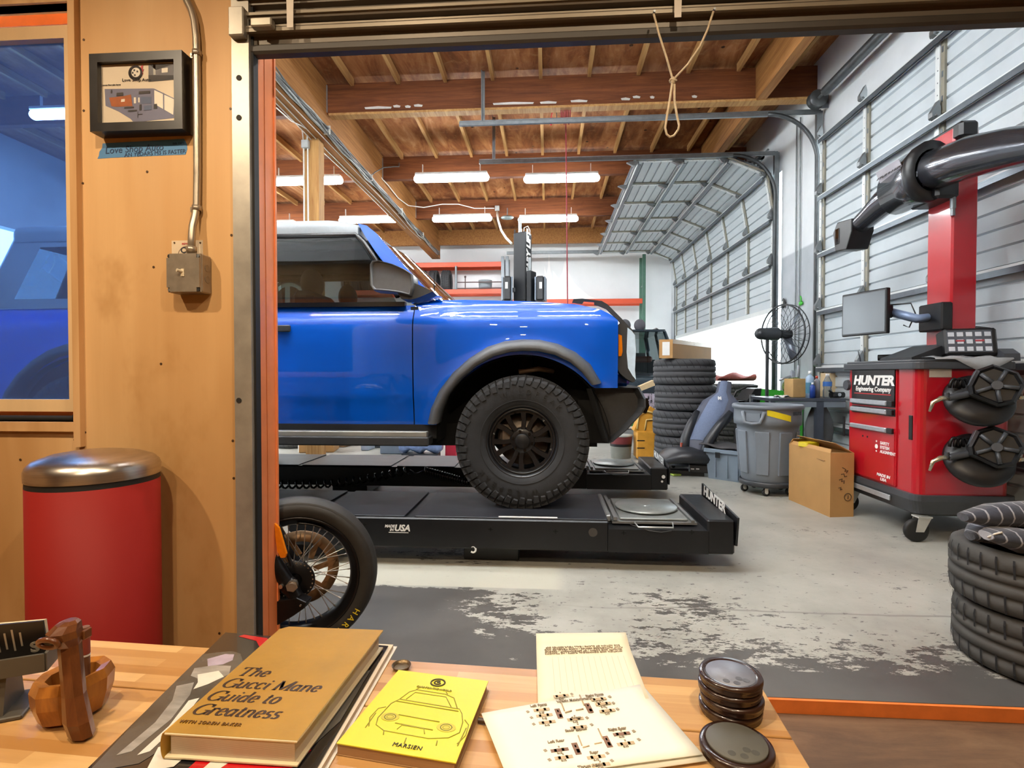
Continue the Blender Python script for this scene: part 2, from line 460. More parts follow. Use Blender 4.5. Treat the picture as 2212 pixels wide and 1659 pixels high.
tb = MB(); zt_ = at(90, 904, 1.88).z; tb.cyl((wl, 1.875, zt_), (tr_in - .035, 1.875, zt_), .012); tb.cyl((tr_in - .05, 1.875, zt_ + .004), (tr_in - .004, 1.875, zt_ + .004), .021, n=20)
tag(tb.obj('shade_tube', BLK), 'black roller tube lying along the bottom of the window recess', 'tube')
# wall right of the doorway, above the office, rest of the office
OFFW = mat('office_wall_paint', 'b08a5e', .6, 0, .06, 3)
struct(MB().box((2.75, 1.875, 1.5), (1.3, .09, 3.2)).obj('wall_front_return', PLY))
WALLB0 = mat('white_shop_paint', 'e4e6e6', .6, 0, .03, 2)
struct(MB().box((-2.8, 1.88, 4.15), (12.6, .08, 2.1)).obj('wall_front_upper', WALLB0))  # out of view; white chosen to bounce light onto the truck
struct(MB().box((-6.2, 1.88, 1.5), (5.6, .08, 3.2)).obj('wall_front_left', WALLB0))
struct(MB().box((0, -3.0, 1.5), (7, .06, 3.2)).obj('wall_back', OFFW))
struct(MB().box((-3.45, -.6, 1.5), (.08, 4.9, 3.2)).obj('wall_office_left', OFFW))
struct(MB().box((3.45, -.6, 1.5), (.08, 4.9, 3.2)).obj('wall_office_right', OFFW))
struct(MB().box((0, -.6, 3.12), (7, 4.95, .06)).obj('ceiling_office', mat('office_ceiling', 'd8c8b0', .7)))
# ---- shop walls
t = NT('painted_block_wall'); v = t.tc(); s3 = t.sep(v); n = t.noise(v, 2.0, 6, .6)
br = t.n.new('ShaderNodeTexBrick'); t.l.new(v, br.inputs[0])
up = t.step(s3[2], 2.82, 2.86)
c = t.mix(up, t.ramp(n, [(.3, 'a3aab0'), (.7, 'b6bcc2')]), t.ramp(n, [(.3, 'd3d8dc'), (.7, 'e2e6e9')]))
t.set(color=c, rough=.6, spec=.3); WALLM = t.m
m = MB(); zc = 5.12
m.box((XR + .1, 7.36, 2.06), (.2, 1.26, 4.12)); m.box((XR + .1, 14.5, 2.06), (.2, .8, 4.12)); m.box((XR + .1, 8.4, 4.62), (.2, 13.0, 1.0))
struct(m.obj('wall_right', WALLM))
WALLB = mat('far_wall_white', 'eef1f3', .55, 0, .03, 1.5)
far = struct(MB().box((-2.8, YF + .1, 2.56), (12.6, .2, 5.12)).obj('wall_back_shop', WALLB))
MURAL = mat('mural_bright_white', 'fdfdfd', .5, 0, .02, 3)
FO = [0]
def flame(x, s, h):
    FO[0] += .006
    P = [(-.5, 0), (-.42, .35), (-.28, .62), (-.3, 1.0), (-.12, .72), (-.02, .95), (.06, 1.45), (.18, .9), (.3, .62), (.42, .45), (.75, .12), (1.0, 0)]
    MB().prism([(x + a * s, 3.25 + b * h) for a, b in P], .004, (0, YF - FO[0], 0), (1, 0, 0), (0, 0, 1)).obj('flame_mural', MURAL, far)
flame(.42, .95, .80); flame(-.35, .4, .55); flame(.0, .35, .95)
m = MB(); m.box((XL - .1, 3.5, 2.56), (.2, 3.0, 5.12)); m.box((XL - .1, 13.5, 2.56), (.2, 3.0, 5.12)); m.box((XL - .1, 8.5, 4.36), (.2, 7.0, 1.52))
struct(m.obj('wall_left', WALLM))
CONC = mat('outside_concrete', 'cfcac0', .8, 0, .1, .5)
struct(MB().box((23.6, 9, -.17), (40, 70, .3)).obj('ground_right', CONC)); struct(MB().box((-29.1, 9, -.17), (40, 70, .3)).obj('ground_left', CONC))
# ---- roof: plywood deck, joists, beams, girders
t = NT('old_roof_plywood'); v = t.tc(); n = t.noise(t.tc((3.0, .7, 1)), 1.6, 6, .65, .7); n2 = t.noise(v, 5, 7, .75, 1.2)
c = t.ramp(n, [(.28, '5a3320'), (.45, '86522f'), (.6, 'a67045'), (.75, 'c49a70')])
vor = t.n.new('ShaderNodeTexVoronoi'); t.l.new(t.tc((1, 1, 1)), vor.inputs[0]); vor.inputs['Scale'].default_value = 3.2
c = t.mix(t.step(vor.outputs['Distance'], .10, .05), c, '2e170b')
t.set(color=t.mix(t.math('MULTIPLY', t.step(n2, .5, .75), .5), c, 'b58d62'), rough=.7, spec=.2); DECK = t.m
def wood(name, a, b, st):
    t = NT(name); n = t.noise(t.tc(st), 3, 7, .65, .5); k = t.noise(t.tc(), 2.2, 3)
    t.set(color=t.mix(t.math('MULTIPLY', t.step(k, .62, .72), .4), t.ramp(n, [(.3, a), (.7, b)]), a), rough=.65, spec=.25); return t.m
BEAM = wood('dark_stained_beam', '4e2815', '784423', (.5, 8, 8)); JOIST = wood('joist_lumber', '97683a', 'c29a62', (9, .5, 9)); GIRD = wood('glulam_girder', '7e5028', 'ad7a44', (9, .4, 9)); POSTW = wood('post_lumber', '8d6033', 'bd935a', (9, 9, .5))
ceil = struct(MB().box((-2.8, 8.4, 5.15), (12.6, 13.0, .06)).obj('ceiling', DECK))
bys = [2.15, 4.57, 7.0, 9.4, 11.8, 14.22]
for i, y in enumerate(bys):
    bm_ = BEAM if i < 4 else GIRD if i == 5 else BEAM
    for a, b in ((-8.9, -3.2), (-2.98, 2.64), (2.76, XR)):
        MB().box(((a + b) / 2, y + .05, 4.86), (b - a, .10, .40)).obj('beam', bm_, ceil)
MB().box((.2, 7.04, 4.645), (6.3, .13, .03)).obj('ledger_strip', JOIST, ceil)
PAINT = mat('white_paint_dab', 'c9c4bc', .6)
for x0, x1, z in [(-2.45, -2.1, 4.72), (-2.06, -1.98, 4.73), (-1.9, -1.84, 4.72), (-1.78, -1.68, 4.73), (-.72, -.2, 4.715), (-.1, .1, 4.71), (.3, .5, 4.715), (.95, 1.05, 4.72), (1.1, 1.18, 4.74), (1.32, 1.36, 4.73), (1.85, 1.9, 4.72)]:
    MB().prism([(x0, -.012), (x1, -.016), (x1 + .01, .006), ((x0 + x1) / 2, .02), (x0 - .01, .012)], .004, (0, 6.999, z), (1, 0, 0), (0, 0, 1)).obj('paint_dab', PAINT, ceil)
jm = MB().box((0, 0, 0), (.045, 2.3, .095)); j0 = None
for i in range(5):
    yc = (bys[i] + bys[i + 1]) / 2 + .05
    xs = [-2.62 + .63 * k for k in range(9)] + [-3.85 - .63 * k for k in range(8)] + [3.08]
    for x in xs:
        if j0 is None: j0 = o = jm.obj('joist', JOIST, ceil)
        else: o = j0.copy(); COL.objects.link(o)
        o.location = (x, yc, 5.06)
MB().box((-3.09, 8.2, 4.71), (.22, 12.6, .74)).obj('girder', GIRD, ceil)
MB().box((2.70, 8.2, 4.87), (.115, 12.4, .46)).obj('girder', GIRD, ceil)
HANG = mat('galvanized_hanger', 'a9adb0', .4, .8)
for y in bys[2:5]:
    MB().box((-2.975, y - .005, 4.86), (.012, .03, .36)).obj('joist_hanger', HANG, ceil)
o = MB().box((at(680, 400, 7.1).x, 7.08, 2.2), (.21, .17, 4.4)).obj('wooden_post', POSTW); rebase(o, (at(680, 400, 7.1).x, 7.08, 0))
tag(o, 'square timber post under the roof girder behind the blue truck', 'post')
# ---- sectional doors in the right wall
SEC = mat('door_panel_white', 'bac3c8', .45, 0, .06, 3, spec=.4); SEC2 = mat('door_stile_white', 'd3d8d8', .4, .1, .05, 9); STB = mat('door_stile_beige', '8f8b7c', .5, .3, .12, 12)
STRUT = mat('galvanized_strut', '687077', .38, .75, .15, 10); HINGE = mat('hinge_steel', '8a8e90', .4, .8)
def section_prof(h, n=5):
    p = [(0, 0)]; s = h / n
    for i in range(n):
        a = i * s
        p += [(a + .008, 0), (a + s - .020, 0), (a + s - .015, .020), (a + s - .005, .020)]
    p += [(h, 0)]; return p
def garage_door(name, path, ys, seam_pts, far_first=True):
    """path: list of (x,z) corner points from the bottom section up; ys: stile positions"""
    d = None; y0, y1 = min(ys), max(ys)
    for i in range(len(path) - 1):
        (xa, za), (xb, zb) = path[i], path[i + 1]
        L = math.hypot(xb - xa, zb - za); t = V((xb - xa) / L, 0, (zb - za) / L); n = V(-t.z, 0, t.x)   # n: towards the room
        o = V(xa, 0, za)
        rows = [[o + t * s - n * e + V(0, y, 0) for s, e in section_prof(L)] for y in (y0, y1)]
        b = MB(); b.cs = False; b.grid(rows)
        rb = [[p - n * .045 for p in r] for r in rows]; b.grid(rb)
        if d is None: d = struct(b.obj(name, SEC)); 
        else: b.obj('panel_section', SEC, d)
        for k, y in enumerate(ys):
            st = MB(); w = .05; R = Matrix(((t.x, 0, n.x), (0, 1, 0), (t.z, 0, n.z)))
            st.cm = 0; st.box(o + t * (L / 2) + n * .014 + V(0, y + .025, 0), (L - .02, w, .03), rot=R)
            st.cm = 1; st.box(o + t * (L / 2) + n * .009 + V(0, y - .022, 0), (L - .03, .042, .02), rot=R)
            st.cm = 2
            for q in (.2, .5, .8): st.box(o + t * (L * q) + n * .0195 + V(0, y - .02, 0), (.05, .018, .003), rot=R)
            for q in range(6): st.box(o + t * (L * (.12 + .15 * q)) + n * .0295 + V(0, y + .02, 0), (.010, .009, .002), rot=R)
            st.obj('stile', [SEC2, STB, STRUT], d)
        # stiffening bar along the top of the section
        R = Matrix(((t.x, 0, n.x), (0, 1, 0), (t.z, 0, n.z)))
        sb = MB(); c = o + t * (L - .05) + V(0, (y0 + y1) / 2, 0)
        sb.cm = 0; sb.box(c + n * .045, (.012, y1 - y0, .07), rot=R); sb.box(c + n * .075 - t * .018, (.045, y1 - y0, .008), rot=R)
        sb.cm = 1; sb.box(c + n * .018 + t * .012, (.055, y1 - y0, .01), rot=R); sb.box(c + n * .066 + t * .010, (.018, y1 - y0, .02), rot=R)
        sb.obj('strut', [STRUT, SEC2], d)
        for y in ys:
            h = MB(); h.prism([(-.05, .03), (.07, .03), (.13, .045), (.03, .10), (-.01, .10)], .05, o + t * L + V(0, y + .025, 0), t, n)
            h.cyl(o + t * L + n * .07 + V(0, y - .05, 0), o + t * L + n * .07 + V(0, y + .05, 0), .012, n=8)
            h.obj('hinge', HINGE, d)
    return d
XD = XR - .075
near_path = [(XD, .01), (XD, .60), (XD, 1.27), (XD, 1.95), (XD, 2.64), (XD, 3.33), (XD, 4.02)]
d1 = garage_door('door_1', near_path, [6.66, 5.78, 4.74, 3.68, 2.62, 2.05], None)
def arc_path(z0, n=6, seg=.665, zc=3.76, r=.6):
    P = []
    def at_s(s):
        v1 = zc - z0
        if s < v1: return (XD, z0 + s)
        s -= v1; q = r * PI / 2
        if s < q: a = s / r; return (XD - r + r * math.cos(a), zc + r * math.sin(a))
        return (XD - r - (s - q), zc + r)
    return [at_s(i * seg) for i in range(n + 1)]
d2 = garage_door('door_2', arc_path(2.14), [8.06, 9.05, 10.05, 11.05, 12.05, 13.05, 13.95], None)
RUB = mat('bottom_seal_grey', '8d9295', .6)
MB().box((XD + .0, 11, 2.10), (.06, 5.95, .07)).obj('bottom_seal', SEC2, d2)
TRK = mat('track_steel', '82878a', .4, .8, .15, 12); TRKD = mat('track_steel_dark', '55585a', .45, .7, .2, 12)
def track(y, label, ymount, xend, hangers, side=1):
    r = thing('garage_door_track', label, 'door track', (XD - .05, y, 0))
    zc = 3.76; rr = .6; xv = XD - .02; b = MB()
    # C-shaped vertical and curved rail
    P = [V(xv, y, .02), V(xv, y, zc)] + [V(xv - rr + rr * math.cos(a), y, zc + rr * math.sin(a)) for a in [PI / 2 * i / 12 for i in range(1, 13)]]
    b.tube(P, .026, 4); b.obj('vertical_rail', TRKD, r)
    h = MB(); h.box(((xv - rr + xend) / 2, y, zc + rr), (xv - rr - xend, .035, .055), ch=.006); h.box(((xv + xend) / 2 , y + .02 * side, zc + rr + .03), (xv - xend, .004, .05)); h.obj('horizontal_rail', TRK, r)
    a = MB(); a.box((xv + .035, y + .05 * side, 2.2), (.07, .05, 4.4)); a.obj('jamb_angle', TRK, r)
    for hx, zt in hangers:
        g = MB(); g.box((hx, y + .03, (zc + rr + zt) / 2), (.012, .035, zt - zc - rr)); g.box((hx + .02, y + .045, (zc + rr + zt) / 2), (.035, .005, zt - zc - rr)); g.obj('hanger_strap', TRK, r)
    k = MB(); k.box((xv - .25, y + .03, zc + rr + .025), (.6, .006, .06)); k.obj('top_brace', TRK, r)
    return r
track(6.78, 'grey overhead track of the closed door beside the red alignment console', 6.7, at(992, 282, 6.78).x, [(at(1040, 180, 6.78).x, 5.05)])
track(8.0, 'grey overhead track at the near side of the half open garage door', 8.0, at(1035, 356, 8.0).x, [(at(1064, 290, 8.0).x, 5.05)])
track(14.05, 'grey overhead track at the far side of the half open garage door', 14, -1.1, [(-.9, 5.0)], -1)
def torsion(y0, y1, label):
    r = thing('torsion_spring', label, 'spring', (XR - .16, y0, 4.47)); x = XR - .16; z = 4.47
    MB().cyl((x, y0, z), (x, y1, z), .016).obj('shaft', TRK, r)
    sp = MB(); n = int((y1 - y0 - .5) / .012); sp.lathe([(.052 + .004 * (i % 2), .25 + (y1 - y0 - .5) * i / n) for i in range(0, n, 1)], 12, (x, y0, z), 'Y'); sp.obj('coil_spring', TRKD, r)
    dr = MB(); dr.lathe([(.02, 0), (.10, 0), (.105, .01), (.085, .03), (.085, .075), (.105, .09), (.02, .09)], 28, (x, y1 - .12, z), 'Y'); dr.obj('cable_drum', TRKD, r)
    br = MB(); br.box((XR - .09, y1 - .02, z), (.18, .012, .16)); br.obj('bearing_plate', TRK, r)
torsion(3.9, 6.75, 'long torsion spring above the closed garage door at right'); torsion(8.1, 8.9, 'torsion spring above the half open garage door')
# ---- doorway between office and shop: raised door, track, post
ALM = mat('almond_door_steel', '6f675c', .42, .25, .08, 5); ALD = mat('almond_door_lip', '8f8574', .38, .3, .08, 5); SEAL = mat('dark_rubber_seal', '3c3731', .55, 0, .1, 6)
zb_ = 2.283; x0, x1 = -1.09, 2.2
prof = [(0, 0), (-.02, .0), (-.02, .030), (-.045, .032), (-.05, .045), (-.022, .05), (-.018, .075), (-.04, .079), (-.045, .088), (-.015, .095), (-.01, .13), (-.03, .136), (-.034, .15), (-.005, .156), (-.005, .20), (-.01, .28), (.0, .30), (.0, .44), (-.012, .45), (0, .46), (0, .80)]
rows = [[V(x, YW + .015 + a, zb_ + .03 + b) for a, b in prof] for x in (x0, x1)]
b = MB(); b.cs = False; b.grid(rows); b.box(((x0 + x1) / 2, YW + .04, zb_ + .43), (x1 - x0, .05, .8)); d3 = struct(b.obj('door_3', ALM))
MB().box(((x0 + x1) / 2, YW + .01, zb_ + .017), (x1 - x0, .045, .034), ch=.008).obj('bottom_seal', SEAL, d3)
for zz, hh in ((.066, .012), (.078, .006), (.122, .010), (.182, .010)): MB().box(((x0 + x1) / 2, YW - .03, zb_ + zz), (x1 - x0, .012, hh)).obj('door_rib', ALD, d3)
p = at(572, 50, YW - .06)
MB().box((at(566, 50, 1.77).x, 1.775, at(566, 50, 1.77).z), (.075, .03, .03), ch=.004).obj('slide_bolt', mat('galvanized_bolt', 'a8a294', .4, .7), d3)
STRAP = mat('cloudy_strap', 'c9beb0', .35, 0, .1, 12)
for px, yb in ((635, 60), (1472, 38)):
    a = at(px, -40, YW - .04); e = at(px - 8, yb, YW - .055)
    MB().prism([(-.011, 0), (.011, 0), (.013, .1), (.010, .3), (-.010, .3), (-.012, .1)], .002, e, (1, 0, 0), (0, 0, 1)).obj('pull_strap', STRAP, d3)
GALV = mat('galvanized_track', 'a39d92', .42, .55, .16, 9)
tl, trr = at(504, 700, 1.80).x, at(541, 700, 1.80).x
tk = thing('doorway_track', 'galvanized vertical door track with round holes at the plywood edge', 'door track', ((tl + trr) / 2, 1.81, -.05))
b = MB(); b.box(((tl + trr) / 2, 1.81, 1.5), (trr - tl, .012, 3.1)); b.box((trr - .003, 1.83, 1.5), (.006, .05, 3.1)); b.obj('track_face', GALV, tk)
HOLE = mat('hole_dark', '17130f', .7)
for py in (168, 254, 865):
    p = at(516, py, 1.803); MB().cyl(p, p + V(0, -.0012, 0), .0095, n=18).obj('bolt_hole', HOLE, tk)
p = at(514, 50, 1.79); MB().box(p, (.055, .03, .10), ch=.004).obj('track_bracket', GALV, tk)
MB().box((trr + .004, 1.835, 1.5), (.008, .03, 3.05)).obj('weather_strip', BLK, tk)
pl, prr = at(547, 700, 1.875).x, at(560, 700, 1.875).x
op = MB(); op.box(((pl + prr) / 2, 1.937, 1.52), (prr - pl, .124, 3.04), ch=.002); op.box((prr - .003, 1.925, 1.52), (.010, .006, 3.04)); op.box((prr - .003, 1.992, 1.52), (.016, .012, 3.04))
struct(op.obj('trim_2', M_ORANGE_POST))
# rope loop
ROPE = mat('pale_rope', 'b9a88c', .7, 0, .2, 60, bump=.3)
r = thing('rope_loop', 'pale rope tied in a long loop hanging from the raised door', 'rope', at(1450, 298, 1.76))
def px_path(pts, Y): return [at(x, y, Y) for x, y in pts]
b = MB(); b.tube(px_path([(1412, 30), (1424, 75), (1440, 125), (1452, 168), (1455, 180)], 1.755), .0035, 8); b.tube(px_path([(1541, 25), (1528, 65), (1512, 100), (1485, 140), (1460, 166), (1453, 182)], 1.755), .0035, 8); b.obj('rope_strand', ROPE, r)
b = MB(); b.tube(px_path([(1452, 180), (1448, 210), (1441, 250), (1437, 276), (1440, 290), (1447, 296), (1456, 293), (1465, 280), (1467, 270), (1462, 248), (1457, 215), (1457, 182)], 1.755), .0037, 8); b.obj('loop_strand', ROPE, r)
b = MB(); c = at(1454, 174, 1.755); b.ball(c, (.009, .008, .012), 10, 8); b.tube([c + V(.010 * math.cos(a), .006 * math.sin(a), .003 * math.sin(2 * a)) for a in [2 * PI * i / 12 for i in range(12)]], .0036, 6, closed=True); b.obj('knot', ROPE, r)
for px, py in ((1412, 30), (1541, 25)):
    p = at(px, py, 1.765); MB().cyl(p, p + V(0, -.015, 0), .004, n=8).obj('eye_screw', HINGE, r)
# ================================================================== CEILING LIGHTS AND WIRING
TUBE = emit('lamp_diffuser_glow', (.93, .975, 1.0), 44.0)
FIX = mat('fixture_white', 'd8dad8', .4)
def shop_light(x, y, label, grp, z=4.50, L=1.2):
    r = thing('ceiling_light', label, 'ceiling light', (x, y, z), 0, grp)
    b = MB(); b.box((x, y, z + .02), (L, .13, .05), ch=.012); b.obj('housing', FIX, r)
    b = MB(); b.cyl((x - L / 2 + .03, y, z - .045), (x + L / 2 - .03, y, z - .045), .060, n=16); b.ball((x - L / 2 + .03, y, z - .045), .060, 16, 8); b.ball((x + L / 2 - .03, y, z - .045), .060, 16, 8); b.obj('diffuser', TUBE, r)
    for s in (-1, 1): MB().box((x + s * L * .4, y, z + .115), (.01, .03, .15)).obj('bracket', FIX, r)
    return r
G = 'shop strip lights'
z = 4.44
for px, py, lb in ((975, 379, 'lit strip light on the near row, left of the one by the red cord'), (1213, 380, 'lit strip light on the near row, crossed by the hanging red cord'), (662, 386, 'lit strip light half hidden behind the timber post')):
    p = atz(px, py, z); shop_light(p.x, p.y, lb, G, z)
for px, py, lb in ((998, 468, 'lit strip light on the far row, left of the black lift column'), (1184, 469, 'lit strip light on the far row, directly above the black lift column'), (795, 471, 'lit strip light just above the windshield of the blue truck')):
    p = atz(px, py, z); shop_light(p.x, p.y, lb, G, z)
for x, y in ((-1.7, 4.0), (.3, 4.0), (-3.9, 4.0), (-3.2, 2.75), (-1.7, 2.75), (-.3, 2.75), (-2.5, 2.3), (-1.0, 2.3), (.5, 2.3)):  # unseen rows; fixtures nearest the doorway added to light the truck side
    shop_light(x, y, 'unseen lit strip light above the doorway, rows filled out to brighten the truck', 'strip lights above the doorway', 4.52)
for x, y, lb in ((-6.0, 6.4, 'lit strip light seen through the office window, nearest'), (-6.2, 8.9, 'lit strip light seen through the office window, middle'), (-6.2, 11.4, 'lit strip light seen through the office window, farthest')):
    shop_light(x, y, lb, G, 4.52)
# wiring along the girder
CABG = mat('grey_cable', 'a6a8a4', .45, 0, .15, 30); CABW = mat('white_cable', 'd9d6cd', .45, 0, .1, 30); CABB = mat('dark_cable', '5a5c5a', .5, 0, .2, 30)
r = thing('cable_bundle', 'bundle of grey cables running along the lower edge of the roof girder', 'cables', (-2.95, 3, 4.3))
rnd = random.Random(3)
for i in range(9):
    pts = []; ox, oz = -2.955 + .022 * (i % 3), 4.36 + .024 * (i // 3)
    for k in range(24):
        y = 2.4 + 11.6 * k / 23; pts.append(V(ox + rnd.uniform(-.024, .024), y, oz + rnd.uniform(-.03, .02)))
    MB().tube(pts, rnd.choice((.009, .011, .013)), 6).obj('cable', [CABG, CABG, CABB][i % 3], r)
for y in (3.4, 5.2, 6.9, 8.6, 10.4, 12.2): MB().box((-2.945, y, 4.40), (.10, .02, .11)).obj('cable_clip', CABW, r)
r = thing('wire_run', 'thin white wires along the underside of the roof girder', 'wires', (-3.1, 3, 4.3))
for i, xx in enumerate((-3.02, -3.12, -3.19)):
    MB().tube([V(xx + rnd.uniform(-.02, .02), 2.4 + 1.0 * k, 4.33 - .01 * (i == 2) * (k % 2)) for k in range(11 - i)], .006, 6).obj('wire', CABW, r)
MB().tube([at(*q) for q in [(597, 233, 6.0), (630, 262, 6.3), (652, 272, 6.6), (672, 285, 6.9), (700, 315, 7.3), (722, 325, 7.6)]], .007, 6).obj('loose_wire', CABW, r)
MB().tube([at(*q) for q in [(700, 236, 6.95), (712, 275, 7.2), (728, 310, 7.5), (742, 333, 7.8)]], .006, 6).obj('loose_wire', JOIST, r)
MB().tube([at(*q) for q in [(790, 392, 8.7), (810, 372, 8.9), (828, 362, 9.2), (850, 360, 9.3), (862, 360, 9.35), (862, 352, 9.38)]], .009, 6).obj('loose_wire', CABB, r)
BOXG = mat('junction_box_grey', '9a9d9b', .45, .4, .1, 12)
px_ = at(660, 312, 6.93)
r = thing('junction_box', 'grey junction box with white conduits on the timber post', 'junction box', (px_.x, 6.93, px_.z))
MB().box(px_, (.10, .06, .11), ch=.008).obj('box', BOXG, r)
for dx in (-.025, .03): MB().tube([px_ + V(dx, 0, -.05), px_ + V(dx, 0, -1.0), px_ + V(dx, 0, -2.6)], .011, 8).obj('conduit', CABW, r)
MB().tube([px_ + V(.02, 0, .05), px_ + V(.03, 0, .14), px_ + V(.09, .02, .2), px_ + V(.08, .03, .34)], .010, 8).obj('conduit', CABW, r)
MB().tube([px_ + V(-.03, 0, .05), px_ + V(-.04, 0, .16), px_ + V(-.08, .02, .3)], .008, 8).obj('conduit', CABW, r)
q = at(1074, 450, 11.7); ql = at(1110, 535, 10.05)
r = thing('power_drop', 'white power cable drooping from a ceiling box to the lift column', 'power cable', (q.x, 11.7, q.z))
MB().box(q, (.10, .05, .11), ch=.006).obj('box', BOXG, r)
MB().tube([at(*a) for a in [(1074, 458, 11.66), (1076, 475, 11.5), (1083, 498, 11.0), (1093, 514, 10.6), (1105, 526, 10.25)]], .024, 8).obj('flexible_conduit', CABW, r)
MB().tube([at(*a) for a in [(815, 375, 9.2), (838, 400, 9.6), (860, 428, 10.3), (882, 444, 10.9), (915, 448, 11.2), (955, 441, 11.4), (990, 441, 11.5), (1025, 450, 11.6), (1068, 450, 11.7)]], .010, 6).obj('slack_cable', CABW, r)
REDC = mat('red_cord', '8e2233', .6, 0, .15, 40)
p = at(1222, 240, 7.06)
r = thing('pull_cord', 'thin red pull cord hanging from the beam with a bundled top', 'cord', (p.x, 7.06, 4.5))
MB().cyl((p.x, 7.06, 4.63), (p.x + .03, 7.06, 2.0), .008, n=6).obj('cord', REDC, r)
b = MB()
for i in range(7): b.cyl((p.x - .06 + .02 * i, 7.05 + .01 * (i % 2), 4.63), (p.x - .06 + .02 * i, 7.05, 4.48 - .02 * (i % 3)), .007, n=6)
b.obj('cord_bundle', REDC, r)
REDP = mat('red_hook_plastic', 'c3202c', .4)
r = thing('hanging_hook', 'small red lever hanging from the roof beam beside the bundled cord', 'hook', at(1191, 265, 7.15))
b = MB(); b.tube([at(*a) for a in [(1200, 237, 7.15), (1192, 245, 7.15), (1190, 258, 7.15)]], .007, 6); b.ball(at(1190, 264, 7.15), (.022, .014, .045), 10, 8); b.obj('lever', REDP, r)
b = MB(); b.tube([at(1202, 236, 7.15), at(1203, 262, 7.15)], .006, 6); b.obj('chain', TRKD, r)
p = at(1096, 470, 11.2)
r = thing('dark_light_fixture', 'unlit grey oval lamp between the two far strip lights', 'lamp', p)
b = MB(); b.ball(p, (.14, .07, .045), 16, 8); b.obj('shade', mat('grey_lamp_shade', '6f7a7a', .4, .3), r); MB().cyl(p + V(0, 0, .03), p + V(0, 0, .2), .012, n=8).obj('stem', TRK, r)
# ================================================================== BLUE TRUCK ON THE RACK
YC, HW = 4.30, .88
t = NT('metallic_blue_paint'); v = t.tc(); n = t.noise(v, 900, 2); big = t.noise(v, 2, 3)
t.set(color=t.mix(t.math("MULTIPLY", n, .25), (.0006, .080, .50), (.002, .105, .60)), rough=.35, metal=.0, coat=1.0, coatr=.015, spec=.15); BLUE = t.m
MATTE = mat('textured_black_plastic', '2a2b2c', .55, 0, .15, 60, bump=.15, spec=.45); FLARE = mat('grey_flare_plastic', '45474a', .5, 0, .1, 50, bump=.1)
TOPG = mat('hardtop_grey', '7f8488', .55, 0, .05, 40, bump=.08); GLB = mat('gloss_black_trim', '0c0c0d', .25, 0, .1, 20); INNER = mat('dark_underbody', '0b0b0c', .8, 0, .2, 12); CLOTH = mat('dark_seat_cloth', '1a1c20', .8, 0, .2, 30)
DGL = glass('dark_tinted_car_glass', (.26, .29, .29), .07); QGL = glass('quarter_glass', (.80, .86, .86), .07); WGL = glass('windshield_glass', (.72, .76, .72), .14)
TR_Z = .30
SY = 3.42
def sx_(px, py=760, Y=SY): return at(px, py, Y).x
def sz_(py, px=1000, Y=SY): return at(px, py, Y).z
FW = (-.164, TR_Z + .421); RW = (FW[0] - 2.97, TR_Z + .421)
truck = thing('pickup_suv', 'bright blue off-road truck with grey hardtop parked on the black alignment rack', 'truck', (-1.6, YC, TR_Z))
def interp(T, z):
    for (a, b), (c, d) in zip(T, T[1:]):
        if z <= c:
            k = max(0, (z - a) / (c - a)); return b + (d - b) * k
    return T[-1][1]
PROF = [(.70, .845), (.82, .862), (.90, .872), (.965, .880), (.985, .888), (1.15, .898), (1.35, .905), (1.45, .904), (1.48, .900), (1.505, .892), (1.53, .878), (1.55, .864), (1.57, .852), (1.59, .843), (1.61, .836), (1.64, .80), (1.70, .72)]
def yoff(x, z, s=-1):
    h = interp(PROF, z)
    for c in (FW, RW):
        d = math.hypot(x - c[0], z - c[1] + .03); h += .030 * math.exp(-((d - .60) / .07) ** 2) * (z > .75) * min(1, max(0, (1.62 - z) / .2))
    if x > .25: h -= .10 * ((x - .25) / .4) ** 2
    return YC + s * h
def side(name, x0, x1, top, bot, s, m, parent, dx=.025, nz=26):
    cols = max(2, int((x1 - x0) / dx)); rows = []
    for i in range(cols + 1):
        x = x0 + (x1 - x0) * i / cols; a, b = bot(x), top(x)
        rows.append([V(x, yoff(x, a + (b - a) * k / nz, s), a + (b - a) * k / nz) for k in range(nz + 1)])
    if s > 0: rows = [r[::-1] for r in rows]
    b = MB().grid(rows); return b.obj(name, m, parent, solid=0)
HT = [(sx_(a), sz_(b, a)) for a, b in [(890, 656), (935, 645), (1000, 643.5), (1150, 648), (1250, 656), (1300, 668), (1322, 680), (1340, 696)]]
hood_top = lambda x: interp(HT, x)
zsill = sz_(918); belt = sz_(657)
AR = .575
def archb(c, base):
    def f(x):
        d = abs(x - c[0])
        return max(base(x), c[1] - .02 + math.sqrt(AR * AR - d * d)) if d < AR else base(x)
    return f
xf0, xf1 = sx_(893), sx_(1335, 740)
zbump = sz_(838, 1320)
fb = archb(FW, lambda x: zsill if x < FW[0] else zbump)
xb, xc, xr = -1.97, -2.66, -4.02
rb = archb(RW, lambda x: zsill)
qt = lambda x: belt if x > -3.9 else belt - .03
